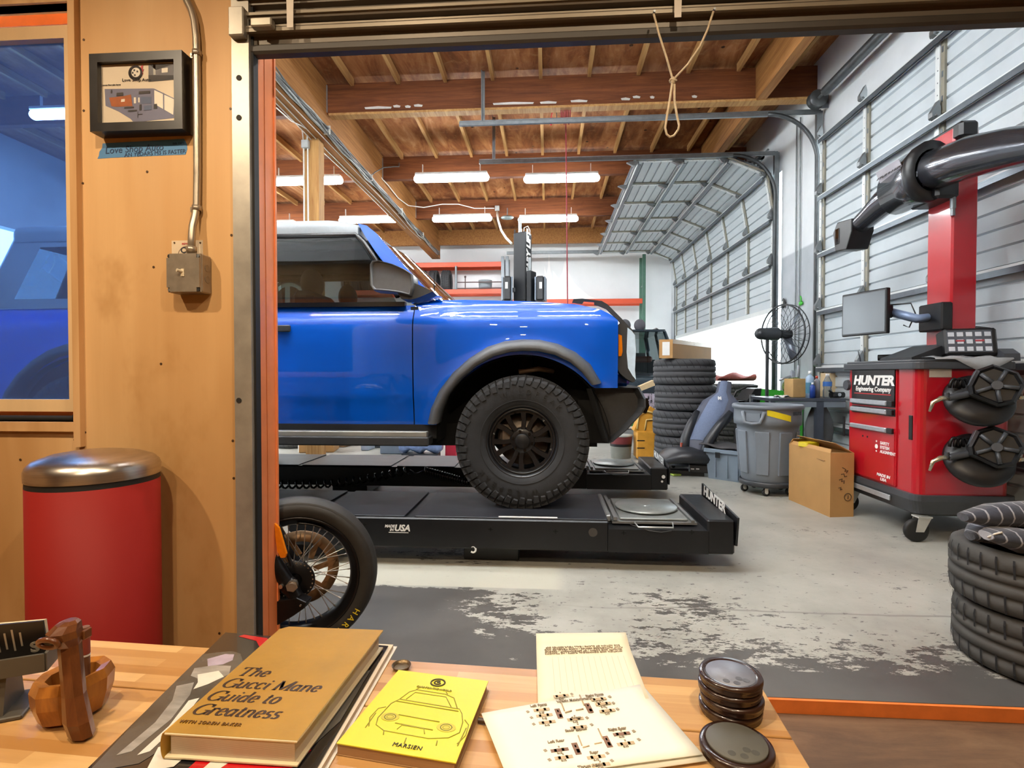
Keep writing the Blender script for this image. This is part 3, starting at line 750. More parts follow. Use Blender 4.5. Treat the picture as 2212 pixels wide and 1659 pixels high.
for s in (-1, 1):
    side('fender', xf0 + .004, xf1, hood_top, fb, s, BLUE, truck)
    dr = side('front_door', xb + .003, xf0 - .003, lambda x: belt, lambda x: zsill, s, BLUE, truck)
    side('rear_door', xc + .003, xb - .003, lambda x: belt, archb(RW, lambda x: zsill), s, BLUE, truck)
    side('quarter_panel', xr, xc - .003, qt, rb, s, BLUE, truck)
    # door handle
    hx, hz = sx_(617, 711), sz_(711, 617)
    for ax in (hx - .03, xb - .55):
        h = MB(); y = yoff(ax, hz, s) + s * .022; h.box((ax, y, hz), (.17, .026, .045), ch=.01); h.box((ax - .05, y - s * .012, hz), (.03, .03, .03)); h.obj('door_handle', MATTE, truck)
    # sill and running board
    b = MB(); b.box(((xf0 + xc) / 2 - .1, YC + s * .84, zsill - .045), (xf0 - xc + .5, .06, .09)); b.obj('rocker_panel', INNER, truck)
    x1b = at(926, 945, 3.28).x; za, zb2, zc2 = at(800, 933, 3.28).z, at(800, 943, 3.28).z, at(800, 963, 3.28).z
    b = MB(); b.cm = 0; b.box(((x1b + -2.75) / 2, YC + s * .96, (zb2 + zc2) / 2), (x1b + 2.75, .14, zb2 - zc2), ch=.008); b.cm = 1
    b.box(((x1b + -2.75) / 2, YC + s * (YC - 3.285) - s * .03, (za + zb2) / 2), (x1b + 2.72, .06, za - zb2 + .004), ch=.004); b.obj('running_board', [MATTE, mat('step_strip_grey', '8d8c86', .4, .3)], truck)
    for fx in (-.9, -1.8, -2.5): MB().box((fx, YC + s * .8, zc2 + .03), (.06, .3, .04)).obj('step_bracket', INNER, truck)
    # wheel-arch flares
    for c, nm in ((FW, 'f'), (RW, 'r')):
        out_px = [(922, 916), (929, 885), (947, 845), (977, 806), (1012, 775), (1052, 750), (1090, 738), (1128, 734), (1165, 735), (1205, 744), (1243, 762), (1275, 788), (1299, 828)]
        in_px = [(943, 916), (949, 888), (965, 853), (993, 818), (1027, 790), (1066, 769), (1100, 760), (1128, 757.5), (1162, 758), (1198, 766), (1232, 782), (1258, 804), (1280, 832)]
        off = c[0] - FW[0]
        O = [at(a, b2, 3.33) for a, b2 in out_px]; I = [at(a, b2, 3.31) for a, b2 in in_px]
        rows = []
        for o, i in zip(O, I):
            def P(q, y): return V(q.x + off, y if s < 0 else 2 * YC - y, q.z)
            mid = (o + i) / 2; cen = V(c[0] - off, 0, c[1]); dirn = (V(o.x, 0, o.z) - cen).normalized() * .012
            rows.append([P(o + dirn, 3.41), P(o, 3.355), P(o * .75 + i * .25, 3.315), P(o * .3 + i * .7, 3.30), P(i, 3.305), P(i, 3.46)])
        MB().grid(rows).obj('wheel_arch_flare', FLARE, truck)
        # liner
        b = MB(); b.lathe([(AR - .005, -.0), (AR - .005, .34), (.05, .36)], 28, (c[0], YC + s * .86 if s < 0 else YC + .50, c[1] - .02), 'Y', arc=(0, PI)); b.obj('wheel_arch_liner', INNER, truck)
# dark core behind the seams
b = MB(); b.box(((xf0 + xr) / 2 + .2, YC, (zsill + belt) / 2 - .05), (xf0 - xr - 1.4, 2 * .80, belt - zsill - .28)); b.box(((xf1 + xr) / 2, YC, zsill - .10), (xf1 - xr - .2, 1.1, .16)); b.box((.05, YC, 1.25), (.8, 1.0, .6)); b.obj('chassis', INNER, truck)
for s in (-1, 1): MB().box((xf0, YC + s * .835, (zsill + belt) / 2), (.05, .03, belt - zsill - .02)).obj('door_jamb', INNER, truck); MB().box((xb, YC + s * .835, (zsill + belt) / 2), (.05, .03, belt - zsill - .02)).obj('door_jamb', INNER, truck)
# hood
rows = []
for i in range(25):
    x = sx_(905) + (xf1 - sx_(905)) * i / 24; zt = hood_top(x); y0 = yoff(x, zt); row = []
    for k in range(17):
        u = -1 + 2 * k / 16; row.append(V(x, YC + u * (YC - y0), zt + .018 * (1 - abs(u) ** 6) + .010 * (abs(u) < .55)))
    rows.append(row)
MB().grid(rows).obj('hood', BLUE, truck)
# trail sight bars along the hood edge
for s in (-1, 1):
    P = [at(a, b2, 3.50) for a, b2 in [(1236, 653), (1239, 646), (1258, 645), (1300, 650), (1312, 657), (1340, 685), (1366, 712), (1366, 719), (1358, 716), (1338, 694), (1310, 667), (1296, 661), (1284, 658), (1284, 652), (1262, 650), (1258, 656)]]
    MB().prism([(p.x, p.z) for p in P], -.03, (0, 3.50 if s < 0 else 2 * YC - 3.53, 0), (1, 0, 0), (0, 0, 1)).obj('hood_edge_bar', MATTE, truck)
# windshield, pillars, roof
zr = 2.235
top_x = at(790, 490, 3.60).x; base_x = at(945, 640, 3.62).x
wt_, wb_ = V(at(812, 505, 3.70).x, 0, 2.10), V(at(935, 632, 3.70).x, 0, 1.68)
rows = []
for k in range(13):
    u = -1 + 2 * k / 12; bow = .14 * (1 - u * u)
    rows.append([V(wb_.x + (wt_.x - wb_.x) * j / 6 + bow * (1 - .3 * j / 6), YC + u * (.70 - .04 * j / 6), wb_.z + (wt_.z - wb_.z) * j / 6) for j in range(7)])
MB().grid(rows).obj('windshield', WGL, truck)
for s in (-1, 1):
    def yy(q): return q if s < 0 else 2 * YC - q
    A = [(773, 483), (792, 487), (812, 503), (870, 570), (928, 632), (952, 640), (890, 656), (868, 618), (838, 580), (812, 545), (790, 512)]
    pts = []
    for a, b2 in A:
        f = (b2 - 483) / (656 - 483); pts.append(at(a, b2, 3.585 - .13 * f))
    n = len(pts); vs = [V(p.x, yy(p.y), p.z) for p in pts] + [V(p.x, yy(p.y + .07), p.z) for p in pts]
    b = MB(); b.cs = False; b.add(vs, [tuple(range(n)), tuple(range(n, 2 * n))[::-1]] + [(i, (i + 1) % n, n + (i + 1) % n, n + i) for i in range(n)]); b.obj('windshield_pillar', BLUE, truck, recalc=True)
    # black window frame and glass of the doors
    zt = at(700, 503, 3.57).z; zg = at(700, 515, 3.57).z
    fr_ = MB(); ft = at(776, 505, 3.57); fbm = at(862, 640, 3.47)
    fr_.tube([V(xc + .02, yy(3.57), zt - .02), V(ft.x - .02, yy(3.57), zt - .02), V(ft.x + .03, yy(3.565), zt - .07), V(fbm.x, yy(3.46), fbm.z)], .024, 6); fr_.box(((xc + fbm.x) / 2, yy(3.45), belt + .006), (fbm.x - xc + .1, .045, .03))
    fr_.tube([V(xb + .02, yy(3.57), zt - .02), V(xb - .0, yy(3.45), belt)], .04, 6); fr_.obj('window_frame', GLB, truck)
    rows = [[V(x, yy(3.455 + .11 * k / 4), belt + (zt - belt) * k / 4) for k in range(5)] for x in (xb + .03, (xb + ft.x) / 2, ft.x - .02)]
    g = MB(); g.grid(rows); g.add([V(ft.x - .02, yy(3.455), belt), V(fbm.x, yy(3.455), belt), V(ft.x - .02, yy(3.565), zt)], [(0, 1, 2)]); g.obj('side_window', DGL, truck)
    g = MB(); g.grid([[V(x, yy(3.455 + .11 * k / 4), belt + (zt - belt) * k / 4) for k in range(5)] for x in (xc + .03, xb - .03)]); g.obj('side_window', DGL, truck)
    # rear quarter of the hardtop with its window
    q = MB(); zt2 = zt + .01
    def up(x, z): return V(x, yy(3.455 + .11 * (z - belt) / (zt - belt)), z)
    xs = [xc - .01, xc - .14, -3.72, -4.00]
    X0, X1, Z0, Z1 = xc - .12, -3.74, belt + .07, zt - .07
    q.add([up(xc, belt), up(xc, zt2), up(X0, Z0), up(X0, Z1), up(X1, Z0), up(X1 + .12, Z1), up(-4.0, belt), up(-3.83, zt2)], [(0, 1, 3, 2), (1, 7, 5, 3), (7, 6, 4, 5), (6, 0, 2, 4)])
    q.obj('hardtop_side', TOPG, truck)
    q = MB(); q.add([up(X0, Z0), up(X0, Z1), up(X1 + .12, Z1), up(X1, Z0)], [(0, 1, 2, 3)]); q.obj('quarter_window', QGL, truck)
# roof shell
rows = []
zt = at(700, 503, 3.57).z
for i in range(22):
    x = -3.83 + (at(778, 490, 3.6).x + 3.83) * i / 21; e = (i / 21); drop = .045 * max(0, (e - .9) / .1) ** 2
    sec = [(.745, zt - .03), (.745, zt + .035), (.725, zt + .075), (.66, zt + .105), (.45, zt + .125), (0, zt + .135)]
    L = [V(x, YC - a, c - drop * (a < .74)) for a, c in sec]; R = [V(x, YC + a, c - drop * (a < .74)) for a, c in sec[::-1][1:]]
    rows.append(L + R)
b = MB().grid(rows); b.cs = False; b.add(rows[-1], [tuple(range(len(rows[-1])))]); b.add(rows[0], [tuple(range(len(rows[0])))[::-1]]); b.obj('hardtop_roof', TOPG, truck)
MB().box((-2.58, YC, zt - .005), (2.3, 1.36, .02)).obj('headliner', INNER, truck)
b = MB(); b.cs = False; b.add([V(-3.83, YC - .74, zt), V(-3.83, YC + .74, zt), V(-4.0, YC + .84, belt), V(-4.0, YC - .84, belt)], [(0, 1, 2, 3)]); b.obj('rear_window', DGL, truck)
b = MB(); b.box((xr + .01, YC, (belt + zsill) / 2), (.06, 1.68, belt - zsill)); b.obj('tailgate', BLUE, truck)
b = MB(); b.box((xr - .03, YC, zsill - .03), (.22, 1.75, .22), ch=.03); b.obj('rear_bumper', MATTE, truck)
# seats and dash
for sy in (-.36, .36):
    b = MB(); b.box((-1.55, YC + sy, 1.25), (.5, .5, .2), ch=.05); b.box((-1.78, YC + sy, 1.48), (.16, .48, .56), ch=.06); b.obj('seat', CLOTH, truck)
    b = MB(); b.ball((-1.80, YC + sy, 1.84), (.075, .13, .115), 14, 10); b.obj('headrest', CLOTH, truck)
b = MB(); b.box((-2.75, YC, 1.35), (.2, 1.3, .7), ch=.05); b.obj('rear_seat', CLOTH, truck)
b = MB(); b.box((sx_(880) - .0, YC, 1.50), (.4, 1.4, .24), ch=.06); b.obj('dashboard', CLOTH, truck)
b = MB(); b.tube([V(-1.15 + .06 * math.sin(a) , YC + .36 + .19 * math.cos(a), 1.62 + .17 * math.sin(a)) for a in [2 * PI * i / 20 for i in range(20)]], .016, 6, closed=True); b.obj('steering_wheel', CLOTH, truck)
for s in (-1, 1): MB().tube([V(-3.7, YC + s * .6, belt - .1), V(-3.45, YC + s * .62, zt - .1), V(-2.7, YC + s * .62, zt - .06), V(-1.2, YC + s * .6, zt - .06)], .035, 8).obj('roll_bar', INNER, truck)
# mirror
for s in (-1, 1):
    def P(a, b2, y): q = at(a, b2, y); return V(q.x, q.y if s < 0 else 2 * YC - q.y, q.z)
    Yo, Yi = 3.12, 3.30
    outl = [(801, 572), (806, 564), (820, 563), (850, 571), (875, 582), (893, 594), (895, 622), (890, 640), (868, 634), (840, 630), (808, 628), (801, 618)]
    rows = []
    for y, k in ((Yo + .02, .86), (Yo, .96), (Yo + .03, 1.0), (Yi - .03, .98), (Yi, .9)):
        c = at(845, 600, 3.15); rows.append([V(c.x + (q.x - c.x) * k, (y if s < 0 else 2 * YC - y), c.z + (q.z - c.z) * k) for q in [at(a, b2, 3.15) for a, b2 in outl]])
    b = MB(); b.grid(rows, close_u=True); b.add(rows[0], [tuple(range(12))]); b.add(rows[-1], [tuple(range(12))])
    mr = b.obj('side_mirror', mat('mirror_shell_grey', '55585b', .4, 0, .08, 30), truck, bevel=0)
    b = MB(); b.prism([(at(a, b2, 3.35).x, at(a, b2, 3.35).z) for a, b2 in [(868, 630), (900, 618), (930, 630), (948, 640), (920, 652), (905, 656), (885, 655)]], -.16 * -s * -1, (0, 3.32 if s < 0 else 2 * YC - 3.32, 0), (1, 0, 0), (0, 0, 1)); b.obj('mirror_arm', MATTE, truck)
    q = P(938, 630, 3.62); MB().cyl(q, q + V(0, 0, .13), .004, n=6).obj('washer_stalk', GLB, truck)
# front end
fx = at(1372, 760, 3.60).x
hl = [(1333, 704), (1338, 699), (1352, 701), (1366, 714), (1370, 722), (1370, 800), (1371, 824), (1366, 826), (1352, 818), (1338, 806), (1333, 794)]
for s in (-1, 1):
    P = [(at(a, b2, 3.47).x, at(a, b2, 3.47).z) for a, b2 in hl]
    b = MB(); b.prism(P, -.10 , (0, (3.452 if s < 0 else 2 * YC - 3.552), 0), (1, 0, 0), (0, 0, 1)); hp = b.obj('headlight_surround', MATTE, truck)
    P = [(at(a, b2, 3.45).x, at(a, b2, 3.45).z) for a, b2 in [(1335.5, 722), (1343, 725), (1344.5, 760), (1342, 769), (1336, 770)]]
    b = MB(); b.prism(P, -.012, (0, (3.444 if s < 0 else 2 * YC - 3.456), 0), (1, 0, 0), (0, 0, 1)); b.obj('amber_marker', mat('amber_lens', 'd9790a', .25, 0, .05, 30), truck)
    P = [(at(a, b2, 3.46).x, at(a, b2, 3.46).z) for a, b2 in [(1355, 708), (1364, 715), (1371, 724), (1373, 756), (1371, 800), (1373, 820), (1366, 812), (1356, 795), (1353, 760)]]
    b = MB(); b.prism(P, -.2, (0, (3.448 if s < 0 else 2 * YC - 3.648), 0), (1, 0, 0), (0, 0, 1)); b.obj('headlight_lens', mat('clear_headlight', 'c8e0f6', .15, .0, .1, 20, coat=1), truck)
b = MB(); b.box((fx - .06, YC, 1.33), (.06, 1.15, .30)); b.obj('grille', GLB, truck)
b = MB(); b.box((at(1345, 830, 3.55).x - .02, YC, 1.12), (.14, 1.45, .10), ch=.02); b.obj('front_valance', BLUE, truck)
BP = [(1278, 840), (1300, 838), (1378, 838), (1391, 862), (1391, 880), (1384, 893), (1350, 930), (1318, 957), (1313, 956)]
rows = []
for y, k, dx in ((3.50, .93, -.03), (3.44, 1.0, 0), (3.48, 1.0, .02), (3.8, 1.0, .07), (YC, 1.0, .09)):
    rows.append([V(q.x + dx, y, q.z) for q in [at(a, b2, 3.44) for a, b2 in BP]])
rows += [[V(p.x, 2 * YC - p.y, p.z) for p in r] for r in rows[-2::-1]]
b = MB(); b.cs = False; b.grid(rows, close_u=True); b.add(rows[0], [tuple(range(9))]); b.add(rows[-1], [tuple(range(9))[::-1]]); b.obj('front_bumper', MATTE, truck)
b = MB(); b.box((at(1285, 900, 3.6).x, YC, .82), (.22, 1.2, .30)); b.obj('skid_plate', INNER, truck)
for s in (-1, 1):
    q = at(1396, 868, 3.5); b = MB(); b.prism([(-.05, -.04), (.01, -.05), (.03, .0), (.02, .05), (-.04, .06)], .06, V(q.x - .0, YC + s * .72 + .03, q.z - .03), (1, 0, 0), (0, 0, 1)); b.obj('tow_hook', GLB, truck)
# suspension glimpsed in the arch
for s in (-1, 1):
    b = MB(); b.cyl((FW[0] + .0, YC + s * .62, FW[1] + .25), (FW[0] - .0, YC + s * .5, FW[1] + .62), .05, n=12); b.obj('shock_absorber', mat('shock_grey', '4a4a4a', .4, .4), truck)
    b = MB(); b.tube([V(FW[0] - .03, YC + s * .75, FW[1] + .445), V(FW[0] + .1, YC + s * .76, FW[1] + .465), V(FW[0] + .2, YC + s * .72, FW[1] + .45)], .018, 8); b.obj('control_arm', mat('arm_tan', '6e5a48', .5, .3), truck)
# wheels
RUBT = mat('truck_tire_rubber', '2a2b2d', .75, 0, .15, 14, bump=.2, spec=.3); RIMB = mat('satin_black_rim', '1c1c1e', .36, .3, .15, 10, coat=.2)
R = .421
b = MB()
# carcass
prof = [(.222, -.105), (.235, -.128), (.27, -.142), (.32, -.148), (.36, -.146), (.385, -.138), (.40, -.118), (.407, -.08), (.409, 0), (.407, .08), (.40, .118), (.385, .138), (.36, .146), (.30, .146), (.235, .128), (.222, .105)]
b.lathe(prof, 72, (0, 0, 0), 'Y')
b.lathe([(.262, -.1425), (.266, -.1455), (.270, -.1445)], 72, (0, 0, 0), 'Y')
NL = 52
for i in range(NL):
    a = 2 * PI * i / NL
    for j, (yy, dl, w, ln) in enumerate(((-.118, 0, .036, .046), (-.066, .5, .034, .05), (-.012, .1, .034, .05), (.042, .6, .034, .05), (.098, .2, .04, .046))):
        aa = a + dl * 2 * PI / NL; M = Matrix.Rotation(-aa, 3, 'Y'); c = M @ V(R - .012, yy, 0)
        b.box(c, (.030, w, ln), rot=M @ Matrix.Rotation(.25 * (-1) ** j, 3, 'X'))
    # shoulder blocks wrapping on to the sidewall, alternately long and short, with a wavy edge
    rl = .352 if i % 2 else .366
    M = Matrix.Rotation(-a, 3, 'Y'); hw_ = .019
    P = [V(R - .004, -.100, -hw_), V(R - .004, -.100, hw_), V(R - .010, -.136, -hw_), V(R - .010, -.136, hw_), V(.392, -.150, -hw_), V(.392, -.150, hw_), V(rl, -.1535, -hw_ * .2 - .004), V(rl + .006, -.1535, hw_)]
    b2_ = [p + V(-.012, .012, 0) for p in P]
    b.cs = False; b.add([M @ p for p in P + b2_], [(0, 1, 3, 2), (2, 3, 5, 4), (4, 5, 7, 6), (0, 2, 10, 8), (2, 4, 12, 10), (4, 6, 14, 12), (1, 9, 11, 3), (3, 11, 13, 5), (5, 13, 15, 7), (6, 7, 15, 14)]); b.cs = True
wheel = b.obj('wheel', RUBT, truck, world=False)
wheel.location = (0, 0, 0)
def sub(bb, name, m, par=None): return bb.obj(name, m, par or wheel, world=False)
b = MB(); b.lathe([(.205, .10), (.208, -.06), (.212, -.10), (.224, -.118), (.232, -.122), (.234, -.116), (.226, -.106), (.219, -.090), (.2175, -.07)], 64, (0, 0, 0), 'Y'); b.lathe([(.212, -.10), (.204, -.104), (.200, -.098), (.197, -.088), (.196, -.07)], 64, (0, 0, 0), 'Y'); sub(b, 'rim', RIMB)
b = MB(); b.lathe([(.0, -.07), (.04, -.07), (.075, -.072), (.082, -.066), (.085, -.04), (.085, .02)], 40, (0, 0, 0), 'Y'); sub(b, 'hub', RIMB)
b = MB(); b.lathe([(.0, -.098), (.042, -.097), (.047, -.094), (.049, -.07)], 36, (0, 0, 0), 'Y'); sub(b, 'center_cap', mat('cap_black', '1b1b1c', .45, .3))
def plate(pts, y0, y1, bb):
    """flat bar outline (polar points) with a bevelled face towards -Y"""
    P = [V(r_ * math.cos(a_), 0, r_ * math.sin(a_)) for r_, a_ in pts]; c = sum(P, V(0, 0, 0)) / len(P); n = len(P)
    L = [[V(p.x, y1, p.z) for p in P], [V(p.x, y0 + .006, p.z) for p in P], [V(c.x + (p.x - c.x) * .86, y0, c.z + (p.z - c.z) * .86) for p in P]]
    o_ = bb.cs; bb.cs = False; bb.grid(L, close_u=True); bb.add(L[-1], [tuple(range(n))]); bb.cs = o_
for k in range(6):
    a0 = 2 * PI * k / 6 + .26; b = MB()
    for sg in (-1, 1):
        plate([(.070, a0 + sg * .0), (.070, a0 + sg * .42), (.130, a0 + sg * .30), (.206, a0 + sg * .335), (.206, a0 + sg * .145), (.125, a0 + sg * .065)][::sg], -.074, -.045, b)
    plate([(.204, a0 - .55), (.204, a0 - .30), (.204, a0), (.204, a0 + .30), (.204, a0 + .55), (.186, a0 + .55), (.186, a0 + .30), (.186, a0), (.186, a0 - .30), (.186, a0 - .55)], -.076, -.05, b)
    am = a0 + PI / 6
    sub(b, 'spoke', RIMB)
    b = MB(); al = am; b.cyl((.064 * math.cos(al), -.070, .064 * math.sin(al)), (.064 * math.cos(al), -.078, .064 * math.sin(al)), .010, n=6); sub(b, 'lug_nut', GLB)
b = MB(); b.lathe([(.0, .015), (.168, .015), (.170, .035), (.0, .035)], 40, (0, 0, 0), 'Y'); b.box((-.10, -.0, .02), (.10, .08, .16), ch=.02); sub(b, 'brake_disc', mat('brake_disc_steel', '8b7f74', .45, .6, .3, 12))
WM_root = WM[truck.name]
def raised(body, Rr, size, mid, inner=False, sp=None):
    o = arc_text(body, Rr, size, mat('tire_lettering_black', '1a1b1c', .5), truck, V(0, -.1500, 0) + WM_root.translation, mid, 'lettering', inner, sp, .0015); o.parent = wheel; return o
raised('WILDPEAK', .318, .048, 1.35, sp=1.35); raised('WILDPEAK', .318, .048, -1.9, sp=1.35)
pz = WM[truck.name].inverted()
wheel.location = pz @ V(FW[0], 3.462, FW[1]); wheel.rotation_euler = (0, 0, 0)
for (c, s) in ((RW, -1), (FW, 1), (RW, 1)):
    w = wheel.copy(); COL.objects.link(w); w.parent = truck
    w.location = pz @ V(c[0], 3.462 if s < 0 else 2 * YC - 3.462, c[1]); w.rotation_euler = (0, 0, PI if s > 0 else 0)
    for g in list(wheel.children):
        e = g.copy(); COL.objects.link(e); e.parent = w
b = MB(); b.cyl((FW[0], 3.55, FW[1]), (FW[0], 2 * YC - 3.55, FW[1]), .06, n=12); b.cyl((RW[0], 3.55, RW[1]), (RW[0], 2 * YC - 3.55, RW[1]), .06, n=12); b.obj('axle', INNER, truck)
# ================================================================== ALIGNMENT RACK
RBLK = mat('rack_black_powdercoat', '101114', .38, .1, .2, 14, spec=.5); RDECK = mat('rack_deck_grey_black', '22242a', .42, .2, .25, 3, stretch=(1, 3, 1)); PLATE = mat('zinc_turnplate', '9ba09e', .38, .6, .15, 14); BARE = mat('bare_steel', '8d9090', .4, .6, .15, 20); WHT = mat('white_lettering', 'e8e8e6', .5, 0, .02, 10)
rack = thing('alignment_rack', 'low black drive-on alignment rack with two runways under the blue truck', 'vehicle lift', (-1.5, 4.29, 0))
ZR, ZB = .298, .11
def runway(y0, y1, xe, near):
    yc, w = (y0 + y1) / 2, y1 - y0
    xn = xe - .72; xm = xe - .155
    b = MB(); b.box(((-4.9 + xn) / 2, yc, (ZR + ZB) / 2 - .004), (xn + 4.9, w, ZR - ZB - .008), ch=.008)
    b.box(((xn + xm) / 2 + .002, yc, (ZB + .245) / 2), (xm - xn + .01, w, .245 - ZB)); b.box(((xm + xe) / 2, yc, (ZB + ZR + .012) / 2), (xe - xm, w, ZR + .012 - ZB), ch=.01)
    rw = b.obj('runway', RBLK, rack)
    for a, c in ((-4.9, -2.35), (-2.31, -1.46), (-1.40, -.86 if not near else -.86), (-.80, xn - .004)):
        MB().box(((a + c) / 2, yc, ZR - .003), (c - a, w - .02, .008), ch=.003).obj('deck_plate', RDECK, rw)
    # end stop with name
    sl = .0
    p = MB(); yA, yB = y0 + .005, y1 + .01
    p.prism([(-(yB), ZB + .05), (-(yA), ZB + .05), (-(yA) + .03, .33), (-(yB), .385)], .012, (xe + .004, 0, 0), (0, -1, 0), (0, 0, 1), off=-.012)
    p.obj('end_stop', RBLK, rw)
    tx = text('lettering', 'HUNTER', .085, WHT, rw, (xe - .0095, yc + .03, .347), (0, -1, -.04), (0, 0, 1), shear=.1, bold=.0035, squash=1.32)
    # turnplate
    cx, cy = xe - .44, yc + .03
    MB().box((cx, cy, .262), (.50, w * .84, .012)).obj('turnplate_base', BARE, rw)
    k = MB(); k.lathe([(0, .014), (.193, .014), (.196, .010), (.196, .004), (.0, .004)], 48, (cx, cy, .287)); k.lathe([(.0, .018), (.03, .018), (.03, .010)], 24, (cx, cy, .284)); k.obj('turnplate', PLATE, rw)
    k = MB(); k.box((cx, cy, .277), (.40, w * .76, .012), ch=.003); k.obj('turnplate_carrier', PLATE, rw)
    k = MB(); k.box((cx - .272, cy, .287), (.028, w * .86, .04), ch=.006); k.obj('stop_rail', BARE, rw); k = MB(); k.box((cx - .232, cy, .285), (.02, w * .84, .02)); k.obj('stop_rail', BARE, rw); k = MB(); k.box((cx + .225, cy, .275), (.02, w * .84, .016)); k.obj('stop_rail', BARE, rw)
    k = MB(); yh = y0 - .004; k.tube([V(cx - .12, y0 + .06, .27), V(cx - .11, yh, .262), V(cx + .09, yh, .262), V(cx + .10, y0 + .06, .272)], .005, 6); k.obj('pull_handle', mat('bright_wire', 'd2d4d2', .3, .7), rw)
    k = MB(); k.tube([V(cx - .15, y0 + .04, .265), V(cx - .05, yh - .01, .245), V(cx + .02, yh - .012, .238), V(cx + .08, y0 + .0, .243)], .003, 6); k.obj('lock_pin_cable', mat('cable_dark', '3c3c3c', .5), rw)
    # legs
    for lx in (-.35, -1.9, -3.6): MB().box((lx, yc, ZB / 2), (.34, w * .6, ZB), ch=.004).obj('base_leg', RBLK, rack)
    return rw
y0n, y1n = atz(1310, 1122, ZR).y, atz(1490, 1069, ZR).y
rwn = runway(3.10, 3.77, 1.075, True)
rwf = runway(4.80, 5.46, 1.075, False)
q = at(861, 1141, 3.099); b = text('lettering', 'USA', .052, WHT, rwn, (q.x + .02, 3.099, q.z), (1, 0, 0), (0, 0, 1), shear=.25, bold=.002, squash=1.0)
text('lettering', 'MADE', .022, WHT, rwn, (q.x - .055, 3.099, q.z + .011), (1, 0, 0), (0, 0, 1), shear=.25, bold=.001); text('lettering', 'IN', .022, WHT, rwn, (q.x - .043, 3.099, q.z - .010), (1, 0, 0), (0, 0, 1), shear=.25, bold=.001)
MB().box((q.x, 3.0985, q.z - .026), (.12, .001, .004)).obj('label_rule', WHT, rwn)
a, e = at(1077, 1108, 3.12), at(1204, 1109, 3.12)
MB().box(((a.x + e.x) / 2, 3.122, ZR + .003), (e.x - a.x, .022, .002)).obj('deck_label', WHT, rwn)
SLOT = mat('dark_slot', '050506', .8)
for px, py in ((787, 1133), (1060, 1143), (1200, 1148), (1347, 1151), (1494, 1150)):
    q = at(px, py, 3.0995); k = MB(); k.box(q, (.030, .002, .008)); k.box(q, (.009, .002, .026)); k.obj('slot_mark', SLOT, rwn)
q = at(1281, 1150, 3.0995); MB().cyl(q, q + V(0, -.002, 0), .026, n=24).obj('hole_plug', mat('plug_grey', '3a3632', .6), rwn)
q = at(1022, 1187, 3.105); MB().tube([q + V(.016 * math.cos(t_), 0, .018 * math.sin(t_)) for t_ in [2.2 - 4.6 * i / 10 for i in range(11)]], .006, 6).obj('lifting_eye', WHT, rwn)
q = at(612, 1142, 3.099); k = MB(); k.prism([(-.05, .02), (-.02, .035), (.0, .01), (.035, .03), (.03, -.01), (.06, -.03), (.02, -.045), (.0, -.02), (-.03, -.03)], .001, q, (1, 0, 0), (0, 0, 1), off=-.001); k.obj('white_decal', WHT, rwn)
for px, py in ((1433, 1030), (1430, 1040)):
    q = at(px, py, 4.80); MB().cyl(q, q + V(0, -.006, 0), .016 if py < 1035 else .010, n=14).obj('bolt_head', WHT, rwf)
# air hose coil between the runways
r = thing('coil_air_hose', 'black coiled air hose strung along the far runway of the rack', 'hose', (-1.9, 4.7, .16))
pts = []
def coil(p0, p1, turns, rad, sag):
    out = []; n = turns * 8
    for i in range(n + 1):
        u = i / n; a = 2 * PI * turns * u; p = p0.lerp(p1, u) + V(0, 0, -sag * math.sin(PI * u)); out.append(p + V(0, rad * math.cos(a), rad * math.sin(a)))
    return out
HOSE = mat('shiny_black_hose', '101014', .18, 0, .1, 20, spec=.8)
MB().tube(coil(at(575, 1046, 4.72), at(885, 1016, 4.72), 20, .034, .05), .010, 6).obj('stretched_coil', HOSE, r)
MB().tube(coil(at(918, 1016, 4.72), at(1012, 1042, 4.72), 18, .030, .0), .009, 6).obj('relaxed_coil', HOSE, r)
MB().tube([at(885, 1016, 4.72), at(900, 1024, 4.71), at(918, 1016, 4.72)], .010, 6).obj('hose_link', HOSE, r)
# ================================================================== MOTORCYCLE
MY = 2.115; MC = at(643, 1240, MY); MR = .322; MC.z = MR
bike = thing('motorcycle', 'motorcycle with black spoked front wheel standing behind the orange door post', 'motorcycle', (MC.x - .6, MY, 0))
MT = mat('motorcycle_tire_rubber', '2b2926', .6, 0, .15, 30, spec=.35); GRIM = mat('gloss_black_wheel_rim', '0b0909', .30, .0, .1, 10, coat=.0, spec=.45); SPK = mat('spoke_steel', 'b9b6b0', .3, .85, .1, 30); COPR = mat('worn_rotor_steel', 'a3805c', .4, .55, .12, 30); BKM = mat('satin_black_metal', '131214', .4, .4, .2, 20); CHR = mat('polished_axle_nut', 'd2c8bc', .2, .9, .1, 30)
b = MB(); b.lathe([(.252, -.050), (.263, -.058), (.284, -.066), (.304, -.062), (.318, -.050), (.330, -.030), (.336, 0), (.330, .030), (.318, .050), (.304, .062), (.284, .066), (.263, .058), (.252, .05)], 72, (0, 0, 0), 'Y')
b.lathe([(.313, -.0555), (.317, -.0535), (.320, -.0515)], 72, (0, 0, 0), 'Y')
mw = b.obj('front_wheel', MT, bike, world=False); iv = WM[bike.name].inverted(); mw.location = iv @ MC; STEER = .30; mw.rotation_euler = (0, 0, STEER); mw.scale = (.958, .958, .958)
def msub(bb, n, m): return bb.obj(n, m, mw, world=False)
